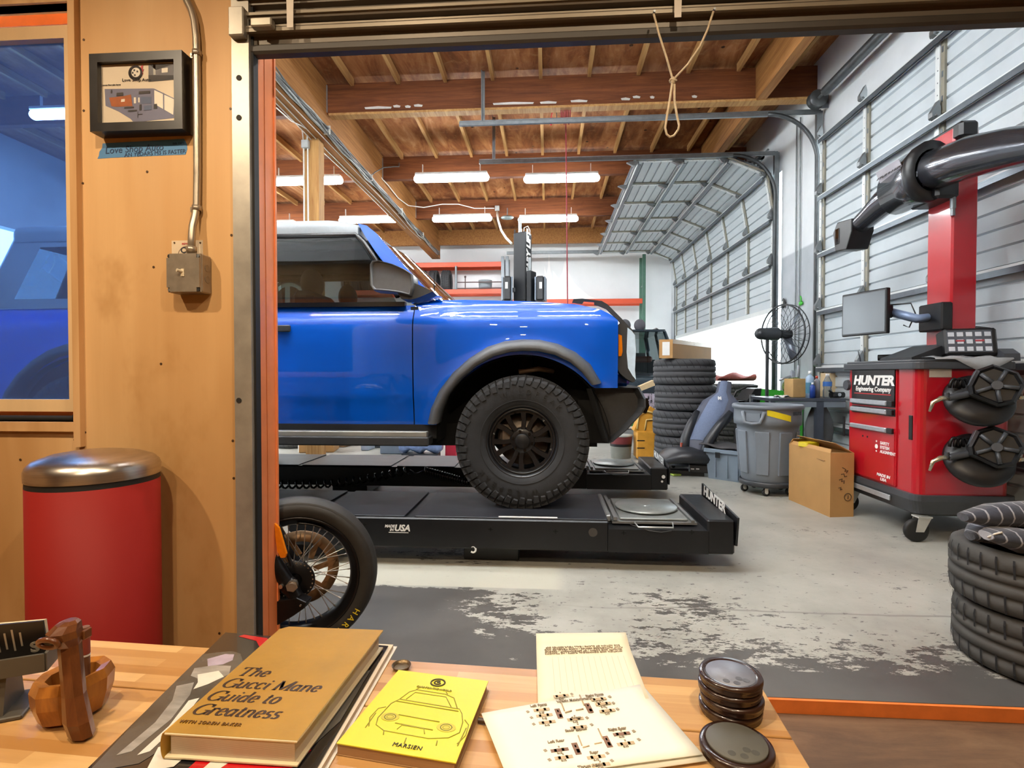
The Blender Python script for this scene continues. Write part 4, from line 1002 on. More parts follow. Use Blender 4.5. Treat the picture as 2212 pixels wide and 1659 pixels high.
b = MB(); b.lathe([(.236, .05), (.258, -.052), (.262, -.058), (.258, -.063), (.250, -.060), (.245, -.050), (.230, -.042), (.220, -.022), (.219, 0), (.220, .022), (.226, .040), (.236, .05)], 72, (0, 0, 0), 'Y'); b.tube([V(.231 * math.cos(a), -.047, .231 * math.sin(a)) for a in [1.05 + .5 * i / 8 for i in range(9)]], .0045, 6); msub(b, 'rim', GRIM)
b = MB(); b.lathe([(0, -.06), (.035, -.06), (.040, -.05), (.030, -.04), (.028, .03), (.04, .05), (0, .06)], 32, (0, 0, 0), 'Y'); msub(b, 'hub', BKM)
b = MB(); b.lathe([(.03, -.082), (.080, -.082), (.082, -.079), (.080, -.076), (.03, -.076)], 48, (0, 0, 0), 'Y'); hr = msub(b, 'hub_ring', BKM)
for i in range(26):
    a = 2 * PI * i / 26; k = MB(); k.cyl((.073 * math.cos(a), -.0815, .073 * math.sin(a)), (.073 * math.cos(a), -.084, .073 * math.sin(a)), .0032, n=8); msub(k, 'ring_rivet', CHR)
b = MB(); b.lathe([(.118, .070), (.165, .070), (.165, .076), (.118, .076), (.118, .070)], 64, (0, 0, 0), 'Y')
for i in range(7):
    a = 2 * PI * i / 7; b.box((.09 * math.cos(a), .073, .09 * math.sin(a)), (.07, .005, .024), rot=Matrix.Rotation(-a - .3, 3, 'Y'))
msub(b, 'brake_rotor', COPR)
for i in range(40):
    a = 2 * PI * i / 40; side_ = -1 if i % 2 else 1; tw = .62 * (1 if (i // 2) % 2 else -1)
    p0 = V(.040 * math.cos(a + tw), side_ * .046, .040 * math.sin(a + tw)); p1 = V(.222 * math.cos(a), side_ * .008, .222 * math.sin(a))
    k = MB(); k.cyl(p0, p1, .0020, n=6); k.cyl(p0.lerp(p1, .92), p1, .0034, n=6); msub(k, 'spoke', SPK)
o = arc_text('HARLEY', .296, .036, mat('yellow_tire_lettering', 'd9c02a', .5), bike, V(0, -.0655, 0) + WM[bike.name].translation, -.62 - .26, 'lettering', False, .70, .0008); o.parent = mw
# fork, caliper, reflector (both legs)
Rs_ = Matrix.Rotation(STEER, 3, 'Z'); fd = (Rs_ @ V(-.47, 0, .88)).normalized()
for s in (-1, 1):
    base = MC + Rs_ @ V(-.015, s * .105, -.01)
    b = MB(); b.cyl(base - fd * .05, base + fd * .40, .029, .027, 20); b.cyl(base + fd * .40, base + fd * .78, .021, n=16); b.ball(base, (.036, .028, .04), 14, 10); b.obj('fork_leg', BKM, bike)
nut = MC + Rs_ @ V(0, -.135, 0); an_ = Rs_ @ V(0, -1, 0); b = MB(); b.cyl(nut - an_ * .02, nut + an_ * .006, .023, n=6); b.cyl(nut + an_ * .005, nut + an_ * .014, .015, n=16); b.obj('axle_nut', CHR, bike)
nut2 = at(609, 1265, 1.98); b = MB(); b.cyl(nut2, nut2 + V(.0, -.012, 0), .009, n=6); b.obj('pinch_bolt', CHR, bike)
P = [(594, 1130), (603, 1140), (611, 1168), (619, 1196), (617, 1204), (607, 1204), (600, 1190), (596, 1160)]
b = MB(); b.prism([(at(a, c, 1.975).x, at(a, c, 1.975).z) for a, c in P], .012, (0, 1.983, 0), (1, 0, 0), (0, 0, 1)); b.obj('amber_reflector', mat('amber_reflector', 'd9780f', .25, 0, .1, 60), bike)
b = MB(); b.cyl(at(602, 1135, 2.0), at(630, 1222, 2.0), .007, n=10); b.obj('brake_hose', BKM, bike)
P = [(585, 1300), (600, 1298), (640, 1292), (662, 1302), (655, 1316), (635, 1330), (612, 1344), (598, 1352), (585, 1352)]
b = MB(); b.prism([(at(a, c, 1.985).x, at(a, c, 1.985).z) for a, c in P], .055, (0, 2.04, 0), (1, 0, 0), (0, 0, 1)); b.obj('brake_caliper', BKM, bike, bevel=.004)
q = at(649, 1308, 1.978); MB().cyl(q + V(0, .004, 0), q + V(0, -.003, 0), .004, n=8).obj('caliper_bolt', CHR, bike)
# the rest of the machine, out of sight behind the wall
rwh = copy_part(mw, bike, loc=iv @ V(MC.x - 1.42, MY, MR)); rwh.name = 'rear_wheel'
TANK = mat('motorcycle_tank_paint', '2a1614', .2, 0, .1, 8, coat=1)
b = MB(); b.ball((MC.x - .62, MY, .82), (.24, .14, .13), 20, 12); b.obj('fuel_tank', TANK, bike)
b = MB(); b.box((MC.x - 1.02, MY, .76), (.46, .22, .09), ch=.03); b.obj('saddle', BLK, bike)
b = MB(); b.box((MC.x - .72, MY, .42), (.42, .24, .36), ch=.05); b.ball((MC.x - .62, MY, .62), (.09, .12, .12), 14, 8); b.obj('engine', BKM, bike)
b = MB(); b.tube([V(MC.x - .40, MY, .95), V(MC.x - .5, MY, .3), V(MC.x - 1.0, MY, .27), V(MC.x - 1.15, MY, .68), V(MC.x - .45, MY, .86)], .018, 8); b.tube([V(MC.x - 1.0, MY - .1, .3), V(MC.x - 1.42, MY - .1, MR)], .02, 8); b.tube([V(MC.x - 1.0, MY + .1, .3), V(MC.x - 1.42, MY + .1, MR)], .02, 8); b.obj('bike_frame', BKM, bike)
b = MB(); b.tube([V(MC.x - .55, MY - .16, 1.0), V(MC.x - .42, MY - .1, 1.04), V(MC.x - .38, MY, 1.0), V(MC.x - .42, MY + .2, 1.04), V(MC.x - .55, MY + .30, 1.0)], .012, 8); b.obj('handlebar', BKM, bike)
b = MB(); b.ball((MC.x - .26, MY, .86), (.07, .085, .085), 16, 10); b.obj('headlamp', BKM, bike)
b = MB(); b.tube([V(MC.x - .95, MY - .12, .28), V(MC.x - .90, MY - .2, .02)], .01, 8); b.obj('side_stand', BKM, bike)
# ================================================================== RED ALIGNMENT CONSOLE
RED = mat('console_red_paint', 'ae1220', .28, .0, .02, 1.5, coat=.6, coatr=.08, rv=.0); RED2 = RED
DGREY = mat('dark_grey_moulding', '3a3d42', .45, 0, .08, 30); CBLK = mat('console_black', '101012', .4, 0, .2, 20); SIL = mat('brushed_handle', 'b9c0c8', .3, .6, .08, 30)
XF, Y0c, Y1c, XB = 2.52, 3.78, 4.64, 3.13
con = thing('alignment_console', 'red wheeled alignment console with tall red tower, sensor beam and monitor', 'console', (2.82, 4.2, 0))
def rrect(x0, y0, x1, y1, r, n=5):
    P = []
    for cx, cy, a in ((x1 - r, y0 + r, -PI / 2), (x1 - r, y1 - r, 0), (x0 + r, y1 - r, PI / 2), (x0 + r, y0 + r, PI)):
        P += [(cx + r * math.cos(a + PI / 2 * i / n), cy + r * math.sin(a + PI / 2 * i / n)) for i in range(n + 1)]
    return P
b = MB(); b.prism(rrect(XF, Y0c, XB, Y1c, .055), .87, (0, 0, .315)); b.obj('cabinet', RED, con)
b = MB(); O = rrect(XF - .03, Y0c - .03, XB + .03, Y1c + .03, .06); I = rrect(XF + .05, Y0c + .05, XB - .05, Y1c - .05, .06)
b.cs = False; b.grid([[V(x, y, .325) for x, y in O], [V(x, y, .285) for x, y in O], [V(x * .5 + a * .5, y * .5 + c * .5, .19) for (x, y), (a, c) in zip(O, I)], [V(x, y, .17) for x, y in I]], close_u=True); b.add([V(x, y, .325) for x, y in O], [tuple(range(len(O)))]); b.add([V(x, y, .17) for x, y in I], [tuple(range(len(O)))]); b.obj('base_skirt', DGREY, con)
MB().box((XF - .032, 4.25, .25), (.012, .48, .038), ch=.004).obj('base_drawer_handle', SIL, con)
b = MB(); O = rrect(XF - .035, Y0c - .035, XB + .02, Y1c + .04, .07)
b.prism(O, .05, (0, 0, 1.185)); b.prism(rrect(XF - .02, Y0c - .02, XB + .01, Y1c + .02, .07), .02, (0, 0, 1.232)); b.obj('worktop', DGREY, con, bevel=.006)
b = MB(); b.prism([(3.95, 0), (Y0c - .03, 0), (Y0c - .025, .05), (Y0c + .03, .085), (3.95, .085)], .10, (XB - .08, 0, 1.24), (0, 1, 0), (0, 0, 1)); b.obj('worktop_edge', DGREY, con)
def fpt(px, py, x=XF): return atx(px, py, x)
def fbox(px0, py0, px1, py1, d, m, name, par=con, ch=.002, x=XF):
    a, e = fpt(px0, (py0), x), fpt(px1, py1, x); return MB().box((x - d / 2, (a.y + e.y) / 2, (a.z + e.z) / 2), (d, abs(a.y - e.y), abs(a.z - e.z)), ch=ch).obj(name, m, par)
fd_ = MB(); ya, yb = fpt(1843, 830).y, fpt(1940, 830).y
fd_.box((XF - .004, (ya + yb) / 2, .765), (.012, abs(ya - yb), .86), ch=.003); panel = fd_.obj('front_panel', RED, con)
dr = MB().box((XF - .012, (ya + yb) / 2, 1.05), (.012, abs(ya - yb) - .02, .27), ch=.003).obj('upper_drawer', mat('gloss_black_panel', '07080a', .25, 0, .1, 60, coat=.2, spec=.3), con)
text('lettering', 'HUNTER', .098, WHT, dr, (XF - .0185, (ya + yb) / 2 - .01, 1.10), (0, -1, 0), (0, 0, 1), shear=.18, bold=.005, squash=1.3)
text('lettering', 'Engineering Company', .05, WHT, dr, (XF - .0185, (ya + yb) / 2 - .01, 1.035), (0, -1, 0), (0, 0, 1), shear=.1, bold=.0012, squash=1.0)
MB().box((XF - .0185, (ya + yb) / 2, .998), (.001, .46, .007)).obj('label_rule', mat('label_red', 'b3262a', .5), dr)
for z, nm in ((.935, 'drawer'), (.87, 'drawer'), (.735, 'lower_door')):
    d_ = MB().box((XF - .010, (ya + yb) / 2, z - (.0 if nm == 'drawer' else .19)), (.010, abs(ya - yb) - .02, .055 if nm == 'drawer' else .40), ch=.003).obj(nm, CBLK if nm == 'drawer' else RED, con)
    h = MB(); h.cm = 0; h.box((XF - .027, (ya + yb) / 2 + .03, z), (.024, abs(ya - yb) - .10, .036), ch=.006); h.cm = 1; h.box((XF - .024, (ya + yb) / 2 - abs(ya - yb) / 2 + .045, z), (.022, .06, .04), ch=.004); h.obj('drawer_handle', [SIL, CBLK], d_)
    if nm == 'lower_door':
        yq = (ya + yb) / 2 - .11
        text('lettering', 'SAFETY\nSYSTEM\nALIGNMENT', .032, WHT, d_, (XF - .0155, yq, .60), (0, -1, 0), (0, 0, 1), align='LEFT', bold=.0008)
        MB().cyl((XF - .0155, yq + .045, .60), (XF - .0165, yq + .045, .60), .018, n=18).obj('round_emblem', WHT, d_)
        for zz in (.64, .565): MB().cyl((XF - .0155, yq + .045, zz), (XF - .0165, yq + .045, zz), .008, n=12).obj('round_emblem', WHT, d_)
        text('lettering', 'MADE IN\nUSA', .030, WHT, d_, (XF - .0155, yq - .04, .375), (0, -1, 0), (0, 0, 1), bold=.0012, shear=.2, squash=1.3)
        for k_ in (.06, .0): MB().cyl((XF - .0155, (ya + yb) / 2 + .05 + k_, .66), (XF - .018, (ya + yb) / 2 + .05 + k_, .66), .008, n=12).obj('lock', CBLK, d_)
q = fpt(1832, 832); MB().cyl(q, q + V(-.02, 0, 0), .045, .04, n=28).obj('round_knob', DGREY, con)
for px in (1823.5, 1968):
    a = fpt(px, 905); MB().box((XF - .001, a.y, a.z - .06), (.008, .028 if px < 1900 else .035, .17), ch=.002).obj('vent_slot', CBLK, con)
for py in (1985, 1958):
    pass
a = at(2007, 793, Y0c); e = at(2055, 815, Y0c); MB().box(((a.x + e.x) / 2 , Y0c - .002, (a.z + e.z) / 2), (e.x - a.x, .004, abs(a.z - e.z)), ch=.002).obj('info_plate', mat('pale_plate', 'd0ccc4', .4), con)
for (x, y) in ((XF + .04, Y0c + .02), (XB - .05, Y0c + .02), (XF + .04, Y1c - .02), (XB - .05, Y1c - .02)):
    c = MB(); c.lathe([(0, -.02), (.062, -.02), (.078, -.014), (.080, 0), (.078, .014), (.062, .02), (0, .02)], 28, (x - .035, y - .01, .08), 'Y'); cw = c.obj('caster', BLK, con)
    c = MB(); c.prism([(-.035, .09), (.05, .09), (.0, -.012), (-.052, -.012)], .004, (x - .0, y - .035, .085), (1, 0, 0), (0, 0, 1)); c.prism([(-.035, .09), (.05, .09), (.0, -.012), (-.052, -.012)], .004, (x - .0, y + .02, .085), (1, 0, 0), (0, 0, 1)); c.box((x + .005, y - .008, .174), (.09, .075, .01)); c.obj('caster_fork', mat('zinc_fork', 'c2c2bc', .35, .5), con)
# tower
TX0, TX1, TY0, TY1 = 2.855, 3.03, 3.96, 4.21
b = MB(); b.box(((TX0 + TX1) / 2, (TY0 + TY1) / 2, 2.07), (TX1 - TX0, TY1 - TY0, 1.66), ch=.012); b.obj('tower', RED, con)
b = MB(); b.box(((TX0 + TX1) / 2 - .02, TY0 + .12, 2.86), (.13, .36, .12), ch=.02); b.obj('tower_cap', CBLK, con)
text('lettering', 'H', .06, WHT, con, (TX0 - .022, TY0 + .2, 2.86), (0, -1, 0), (0, 0, 1), bold=.004)
# beam: hub, bracket, near and far arms that droop a little to the ends
HX = 2.72
def oval(y, z, ry, rz_, n=20, dx=0): return [V(HX + dx + ry * math.cos(2 * PI * k / n), y, z + rz_ * math.sin(2 * PI * k / n)) for k in range(n)]
GUN = mat('gunmetal_beam', '4a4d54', .22, .75, .08, 12, coat=.5); GUND = mat('dark_beam_shell', '26272b', .32, .2, .1, 20, coat=.3)
b = MB(); b.grid([oval(4.37, 2.585, .10, .13), oval(4.36, 2.585, .145, .185), oval(4.06, 2.60, .16, .205), oval(4.02, 2.60, .165, .21), oval(4.01, 2.60, .12, .15)], close_u=True); b.obj('beam_hub', GUN, con)
b = MB(); b.grid([oval(4.03, 2.60, .170, .215), oval(3.97, 2.60, .172, .215), oval(3.965, 2.60, .12, .15)], close_u=True); b.box((2.80, 4.07, 2.46), (.16, .30, .14), ch=.02); b.obj('beam_bracket', CBLK, con)
b = MB(); b.grid([oval(4.0, 2.595, .02, .03), oval(3.985, 2.595, .10, .115), oval(3.93, 2.592, .125, .14), oval(3.6, 2.55, .125, .135), oval(3.3, 2.48, .115, .12), oval(3.1, 2.42, .10, .10)], close_u=True); b.box((HX, 3.06, 2.40), (.13, .15, .13), ch=.02); b.obj('beam_arm', GUN, con)
b = MB(); b.grid([oval(4.36, 2.57, .10, .115), oval(4.5, 2.55, .10, .11), oval(4.7, 2.49, .09, .085), oval(4.85, 2.45, .085, .08), oval(4.95, 2.43, .085, .08)], close_u=True); b.obj('beam_arm', GUN, con)
c = atx(1845, 500, HX)
b = MB(); b.prism([(-.13, -.15), (.05, -.17), (.13, -.03), (.13, .08), (-.10, .11), (-.17, .03)], .19, (HX - .095, c.y - .0, c.z), (0, -1, 0), (0, 0, 1), off=-.19); b.obj('camera_pod', CBLK, con, bevel=.008)
MB().box((HX - .097, c.y + .09, c.z - .02), (.006, .06, .14), ch=.002).obj('camera_window', mat('camera_lens_black', '050507', .05, 0, .1, 5, coat=1), con)
bd = MB(); bd.box((HX - .152, 4.19, 2.67), (.006, .27, .11), rot=Matrix.Rotation(-.42, 3, 'Y'), ch=.002); bp = bd.obj('badge', mat('silver_badge', 'b5b3ba', .35, .4), con)
text('lettering', 'HUNTER', .062, CBLK, bp, (HX - .157, 4.19, 2.675), (0, -1, 0), (.40, 0, .916), shear=.15, bold=.002, squash=1.15)
b = MB(); b.cyl((2.85, 3.95, 2.32), (2.85, 3.95, 2.52), .018, n=12); b.cyl((2.85, 3.95, 2.27), (2.85, 3.95, 2.32), .014, n=10); b.obj('gas_strut', TRK, con)
# monitor on its arm
mc = [atx(1822, 638, 2.50), atx(1821, 728, 2.50)]; A = V(2.42, 4.50, 0); B = V(2.57, 4.165, 0)
A = V(at(1822, 680, 4.55).x, 4.55, 0); B = V(at(1920, 665, 4.15).x, 4.15, 0)
zt, zb3 = at(1822, 638, 4.55).z, at(1822, 728, 4.55).z
xd = (B - A).normalized(); L = (B - A).length; nn = V(0, 0, 1).cross(xd) * -1
Rm = Matrix(((xd.x, nn.x, 0), (xd.y, nn.y, 0), (0, 0, 1)))
c = (A + B) / 2 + V(0, 0, (zt + zb3) / 2 - .0)
b = MB(); b.box(c, (L, .035, zt - zb3), rot=Rm, ch=.006); mon = b.obj('monitor', CBLK, con)
fr = -1 if (nn.y > 0) else 1
MB().box(c + nn * (.0185 * fr), (L - .03, .002, zt - zb3 - .035), rot=Rm).obj('screen', mat('dark_monitor_screen', '4a4e52', .18, 0, .04, 3), mon)
bk = B + V(.07, -.03, 0); b = MB(); b.box(c - nn * (.05 * fr) + xd * .12, (.10, .08, .10), rot=Rm, ch=.01); b.obj('monitor_mount', CBLK, con)
b = MB(); b.tube([c - nn * (.09 * fr) + xd * .13, V(2.72, 4.10, 1.56), V(TX0 - .03, 4.08, 1.57)], .032, 10); b.obj('monitor_arm', mat('blue_grey_arm', '7f93b3', .4, .2), con)
b = MB(); b.box((TX0 - .03, 4.07, 1.565), (.08, .24, .20), ch=.01); b.obj('arm_clamp', CBLK, con)
b = MB(); b.tube([c - nn * (.07 * fr) + xd * .14 + V(0, 0, .05), V(2.70, 4.14, 1.68), V(2.72, 4.12, 1.6), V(2.69, 4.14, 1.5), V(2.66, 4.16, 1.52)], .005, 6); b.obj('monitor_cable', CBLK, con)
# sloping keyboard housing
b = MB(); b.prism([(2.58, 0), (2.86, 0), (2.86, .115), (2.82, .115), (2.58, .02)], .36, (0, 4.30, 1.252), (1, 0, 0), (0, 0, 1)); b.obj('keyboard_tray', mat('keyboard_black', '202226', .5), con)
# --- loose things on the console
t_ = thing('diagnostic_unit', 'black boxy test unit with a busy white and red screen on the console worktop', 'test unit', (3.0, 3.87, 1.252))
R1 = Matrix.Rotation(-.25, 3, 'Z'); cc = V(2.93, 3.92, 1.365)
b = MB(); b.box(cc, (.30, .14, .19), rot=R1 @ Matrix.Rotation(-.2, 3, 'X'), ch=.012); b.obj('case', CBLK, t_)
Rs = R1 @ Matrix.Rotation(-.2, 3, 'X')
MB().box(cc + Rs @ V(-.01, -.072, 0), (.255, .004, .155), rot=Rs).obj('screen', mat('unit_screen_grey', '4c525c', .3), t_)
WK = mat('screen_key_white', 'c7cdd6', .4); RK = mat('screen_bar_red', 'a53a44', .4)
for i in range(5):
    for j in range(3):
        k = MB(); k.box(cc + Rs @ V(-.115 + .052 * i, -.075, -.055 + .052 * j), (.036, .003, .030), rot=Rs); k.obj('soft_key', WK, t_)
for i in (-1, 1): MB().box(cc + Rs @ V(i * .055 - .01, -.0775, .002), (.05, .002, .011), rot=Rs).obj('red_bar', RK, t_)
b = MB(); b.tube([cc + Rs @ V(.09, .05, .10), cc + Rs @ V(.09, .05, .13), cc + Rs @ V(.16, .05, .12), cc + Rs @ V(.17, .05, .02)], .012, 8); b.obj('carry_handle', CBLK, t_)
def sheet(name, pts, zoff, m, label, cat, bump_=.004, th=.0015):
    rows = []; a, b_, c, d = [Vector(p) for p in pts]
    for i in range(7):
        r_ = []
        for j in range(7):
            p = a.lerp(b_, i / 6).lerp(d.lerp(c, i / 6), j / 6); p.z += zoff + bump_ * (math.sin(i * 1.7 + j * .9) + 1) / 2; r_.append(p)
        rows.append(r_)
    o = MB().grid(rows).obj(name, m, None, solid=th); return tag(o, label, cat)
BAG = NT('clear_plastic_bag'); BAG.set(color='c9ccd0', rough=.2, trans=.35, alpha=.75); BAG.bump(BAG.noise(BAG.tc(), 25, 3), .6, .01); BAGM = BAG.m
rows = []
for i in range(9):
    r_ = []
    for j in range(7):
        x = 2.60 + .50 * i / 8; y = 3.74 + .13 * j / 6; z = 1.258 + .012 * (math.sin(i * 1.9) * math.cos(j * 1.3) + 1)
        if j == 0: y = Y0c - .042; z = 1.252 - (.10 * max(0, 1 - abs(i - 5) / 3.0))
        if j == 1: y = Y0c - .036; z = 1.262
        r_.append(V(x, y, z))
    rows.append(r_)
tag(MB().grid(rows).obj('plastic_bag', BAGM, None, solid=.001), 'clear plastic bag draped over the near edge of the red console worktop', 'bag')
PAPER = mat('white_paper', 'e4e4e0', .6, 0, .03, 10)
sheet('paper_sheet', [(2.56, 4.40, 1.252), (2.70, 4.36, 1.252), (2.72, 4.20, 1.252), (2.58, 4.24, 1.252)], .001, PAPER, 'white sheet of paper on the red console worktop below the monitor', 'paper')
t_ = thing('torch', 'small dark torch with a yellow and white end on the console worktop', 'torch', (2.72, 4.42, 1.255))
b = MB(); b.cyl((2.66, 4.46, 1.282), (2.74, 4.40, 1.285), .026, n=14); b.obj('barrel', CBLK, t_)
b = MB(); b.cyl((2.74, 4.40, 1.285), (2.79, 4.36, 1.287), .026, n=14); b.obj('cap', mat('yellow_cap', 'cfa545', .4), t_)
t_ = thing('oil_bottle', 'narrow white bottle with a dark bent spout beside the red console', 'bottle', (2.49, 4.86, 0))
q = at(1818, 800, 4.95)
# --- two wheel clamps hanging on the near side
def wheel_clamp(cx, cz, label):
    r = thing('wheel_clamp', label, 'wheel clamp', (cx, Y0c - .1, cz), 0, 'wheel clamps on the console')
    M = Matrix.Rotation(-.35, 3, 'Z') @ Matrix.Rotation(-.55, 3, 'X')   # tipped outwards
    o = V(cx + .03, Y0c - .13, cz - .03)
    b = MB(); b.lathe([(0, .03), (.17, .03), (.185, .015), (.19, 0), (.18, -.02), (.13, -.04), (.10, -.045), (0, -.045)], 36, o, 'Y', M=M); b.obj('target_dish', CBLK, r)
    c = V(cx + .07, Y0c - .20, cz + .055); H = []
    Mh = Matrix.Rotation(-.5, 3, 'Z') @ Matrix.Rotation(-.2, 3, 'X') @ Matrix.Rotation(.35, 3, 'Y')
    hexa = [(-.125, -.05), (-.10, -.10), (.05, -.12), (.12, -.07), (.125, .06), (.07, .12), (-.06, .13), (-.12, .07)]
    def ring(k, y): return [c + Mh @ V(p[0] * k, y, p[1] * k) for p in hexa]
    b = MB(); b.cs = False; b.grid([ring(.85, .08), ring(1, .05), ring(1, -.05), ring(.88, -.07), ring(.78, -.055)], close_u=True); b.add(ring(.78, -.055), [tuple(range(8))]); b.obj('clamp_housing', CBLK, r)
    for a in (.2, 1.45, 2.7, 3.9, 5.2):
        k = MB(); k.tube([c + Mh @ V(.02 * math.cos(a), -.072, .02 * math.sin(a)), c + Mh @ V(.105 * math.cos(a), -.072, .105 * math.sin(a))], .013, 6); k.obj('handle_spoke', DGREY, r)
    k = MB(); k.cyl(c + Mh @ V(0, -.06, 0), c + Mh @ V(0, -.09, 0), .028, n=16); k.obj('handle_hub', DGREY, r)
    k = MB(); k.box(c + Mh @ V(-.12, .0, .02), (.01, .08, .10), rot=Mh); k.obj('reflector_pad', mat('grey_pad', '6a7078', .4), r)
    p0 = V(cx - .02, Y0c - .16, cz + .02); p1 = V(cx - .17, Y0c - .15, cz - .015); p2 = V(cx - .26, Y0c - .14, cz - .045)
    b = MB(); b.cyl(p0, p1, .022, n=12); b.cyl(p1 + V(-.01, 0, .0), p1 + V(-.01, 0, .035), .014, n=10); b.obj('clamp_arm', DGREY, r)
    b = MB(); b.tube([p1, p1.lerp(p2, .5) + V(0, 0, .012), p2, p2 + V(-.02, .0, -.06)], [.016, .017, .013, .008], 8); b.obj('claw', mat('polished_claw', 'b0a894', .25, .8), r)
    for i in range(3):
        b = MB(); b.tube([V(cx - .10 + .03 * i + .07 * math.sin(a) * .4, Y0c - .10, cz + .045 + .065 * math.cos(a)) for a in [-1.5 + 3.0 * q_ / 8 for q_ in range(9)]], .010, 6); b.obj('spring_ring', BKM, r)
    q2 = c + Mh @ V(.13, 0, -.02); b = MB(); b.tube([q2, q2 + V(.06, .03, .0), q2 + V(.08, .03, .05)], .014, 8); b.obj('claw', mat('polished_claw', 'b0a894', .25, .8), r)
    b = MB(); b.cyl((cx, Y0c - .11, cz + .03), (cx, Y0c + .0, cz + .03), .02, n=10); b.obj('hanger_pin', DGREY, r)
wheel_clamp(2.78, 1.01, 'black wheel clamp hanging on the console side, the upper of two')
wheel_clamp(2.785, .62, 'black wheel clamp hanging on the console side, the lower of two')
# spray bottle and spout beside the console
r = t_
b = MB(); b.lathe([(0, 0), (.035, 0), (.037, .01), (.037, .13), (.012, .17), (.010, .20), (0, .20)], 18, (2.80, 4.93, .93)); b.obj('body', mat('cloudy_white_plastic', 'dfe4e4', .4), r)
b = MB(); b.tube([V(2.80, 4.93, 1.12), V(2.80, 4.93, 1.20), V(2.785, 4.93, 1.30), V(2.77, 4.93, 1.36)], [.012, .009, .007, .004], 8); b.obj('spout', DGREY, r)
r.location = (2.80, 4.93, .93)
iv_ = WM[r.name].inverted()
for ch in r.children: ch.data.transform(Matrix.Translation(-(V(2.80, 4.93, .93) - V(2.49, 4.86, 0))))
WM[r.name] = Matrix.Translation((2.80, 4.93, .93))
# ================================================================== THINGS ON THE SHOP FLOOR
TIRE = mat('tire_rubber', '3d3d3f', .7, 0, .14, 10, bump=.12, spec=.35); TIREW = mat('worn_tire_rubber', '454442', .75, 0, .16, 8, bump=.15, spec=.3); GRV = mat('tread_groove', '17171a', .9)
def tire_mesh(R, w, rim, notch=28, diag=.5, grooves=(-.22, .0, .22)):
    h = w / 2; P = [(rim, -h * .72), (rim + .012, -h * .80), ((R + rim) / 2, -h), (R - .028, -h * .96), (R - .008, -h * .86)]
    for g in grooves:
        y = g * w; P += [(R, y - .010), (R - .009, y - .006), (R - .009, y + .006), (R, y + .010)]
    P += [(R - .008, h * .86), (R - .028, h * .96), ((R + rim) / 2, h), (rim + .012, h * .80), (rim, h * .72)]
    b = MB(); b.cm = 0; b.lathe(P, 56); b.lathe([(rim + .02, h * .84), (rim + .026, h * .90), (rim + .034, h * .88)], 48)
    b.cm = 1
    for i in range(notch):
        for s in (-1, 1):
            a = 2 * PI * (i + .5 * (s > 0)) / notch; M = Matrix.Rotation(a, 3, 'Z')
            n = 4; q = []
            for k in range(n + 1):
                u = k / n; zz = s * (h * .30 + (h * .58) * u); aa = diag * .09 * (u ** 1.5) * s * -1; rr = R + .0012 - .010 * max(0, (abs(zz) / h - .78)) / .2
                q.append((a + aa, zz, rr))
            for (a0, z0, r0), (a1, z1, r1) in zip(q, q[1:]):
                d = .0035 / R
                b.add([V(r0 * math.cos(a0 - d), r0 * math.sin(a0 - d), z0), V(r0 * math.cos(a0 + d), r0 * math.sin(a0 + d), z0), V(r1 * math.cos(a1 + d), r1 * math.sin(a1 + d), z1), V(r1 * math.cos(a1 - d), r1 * math.sin(a1 - d), z1)], [(0, 1, 2, 3)])
    return b
big = tire_mesh(.375, .315, .23, 30, 1.6)
def put(proto_o, name, loc, rot, label, grp):
    o = proto_o.copy(); COL.objects.link(o); o.name = name; o.location = loc; o.rotation_euler = rot; WM[o.name] = Matrix.Translation(loc); return tag(o, label, 'tire', grp)
SX, SYY = at(1478, 900, 6.75).x, 6.75
o0 = None; zs = .075; Lb = ['bottom tire of the tall stack of four wide tires', 'second tire up in the tall stack of four wide tires', 'third tire up in the tall stack of four wide tires', 'top tire of the tall stack, under the long cardboard box']
for i in range(4):
    loc = (SX + (.012, -.008, .01, -.005)[i], SYY + (0, .01, -.01, .0)[i], zs + .1575 + .316 * i)
    if o0 is None:
        o0 = big.obj('tire', [TIRE, GRV]); o0.location = loc; WM[o0.name] = Matrix.Translation(loc); tag(o0, Lb[0], 'tire', 'wide tires in the tall stack'); o0.rotation_euler = (0, 0, 0)
    else: put(o0, 'tire', loc, (0, 0, .3 * i), Lb[i], 'wide tires in the tall stack')
r = thing('tire_dolly', 'low dark wheeled dolly carrying the tall tire stack', 'dolly', (SX, SYY, 0))
b = MB(); b.lathe([(0, .045), (.33, .045), (.34, .06), (.33, .074), (0, .074)], 32, (SX, SYY, 0)); b.obj('deck', DGREY, r)
for k in range(4): q = V(SX + .25 * math.cos(k * PI / 2 + .8), SYY + .25 * math.sin(k * PI / 2 + .8), .023); MB().cyl(q + V(0, -.01, 0), q + V(0, .01, 0), .022, n=12).obj('caster', BLK, r)
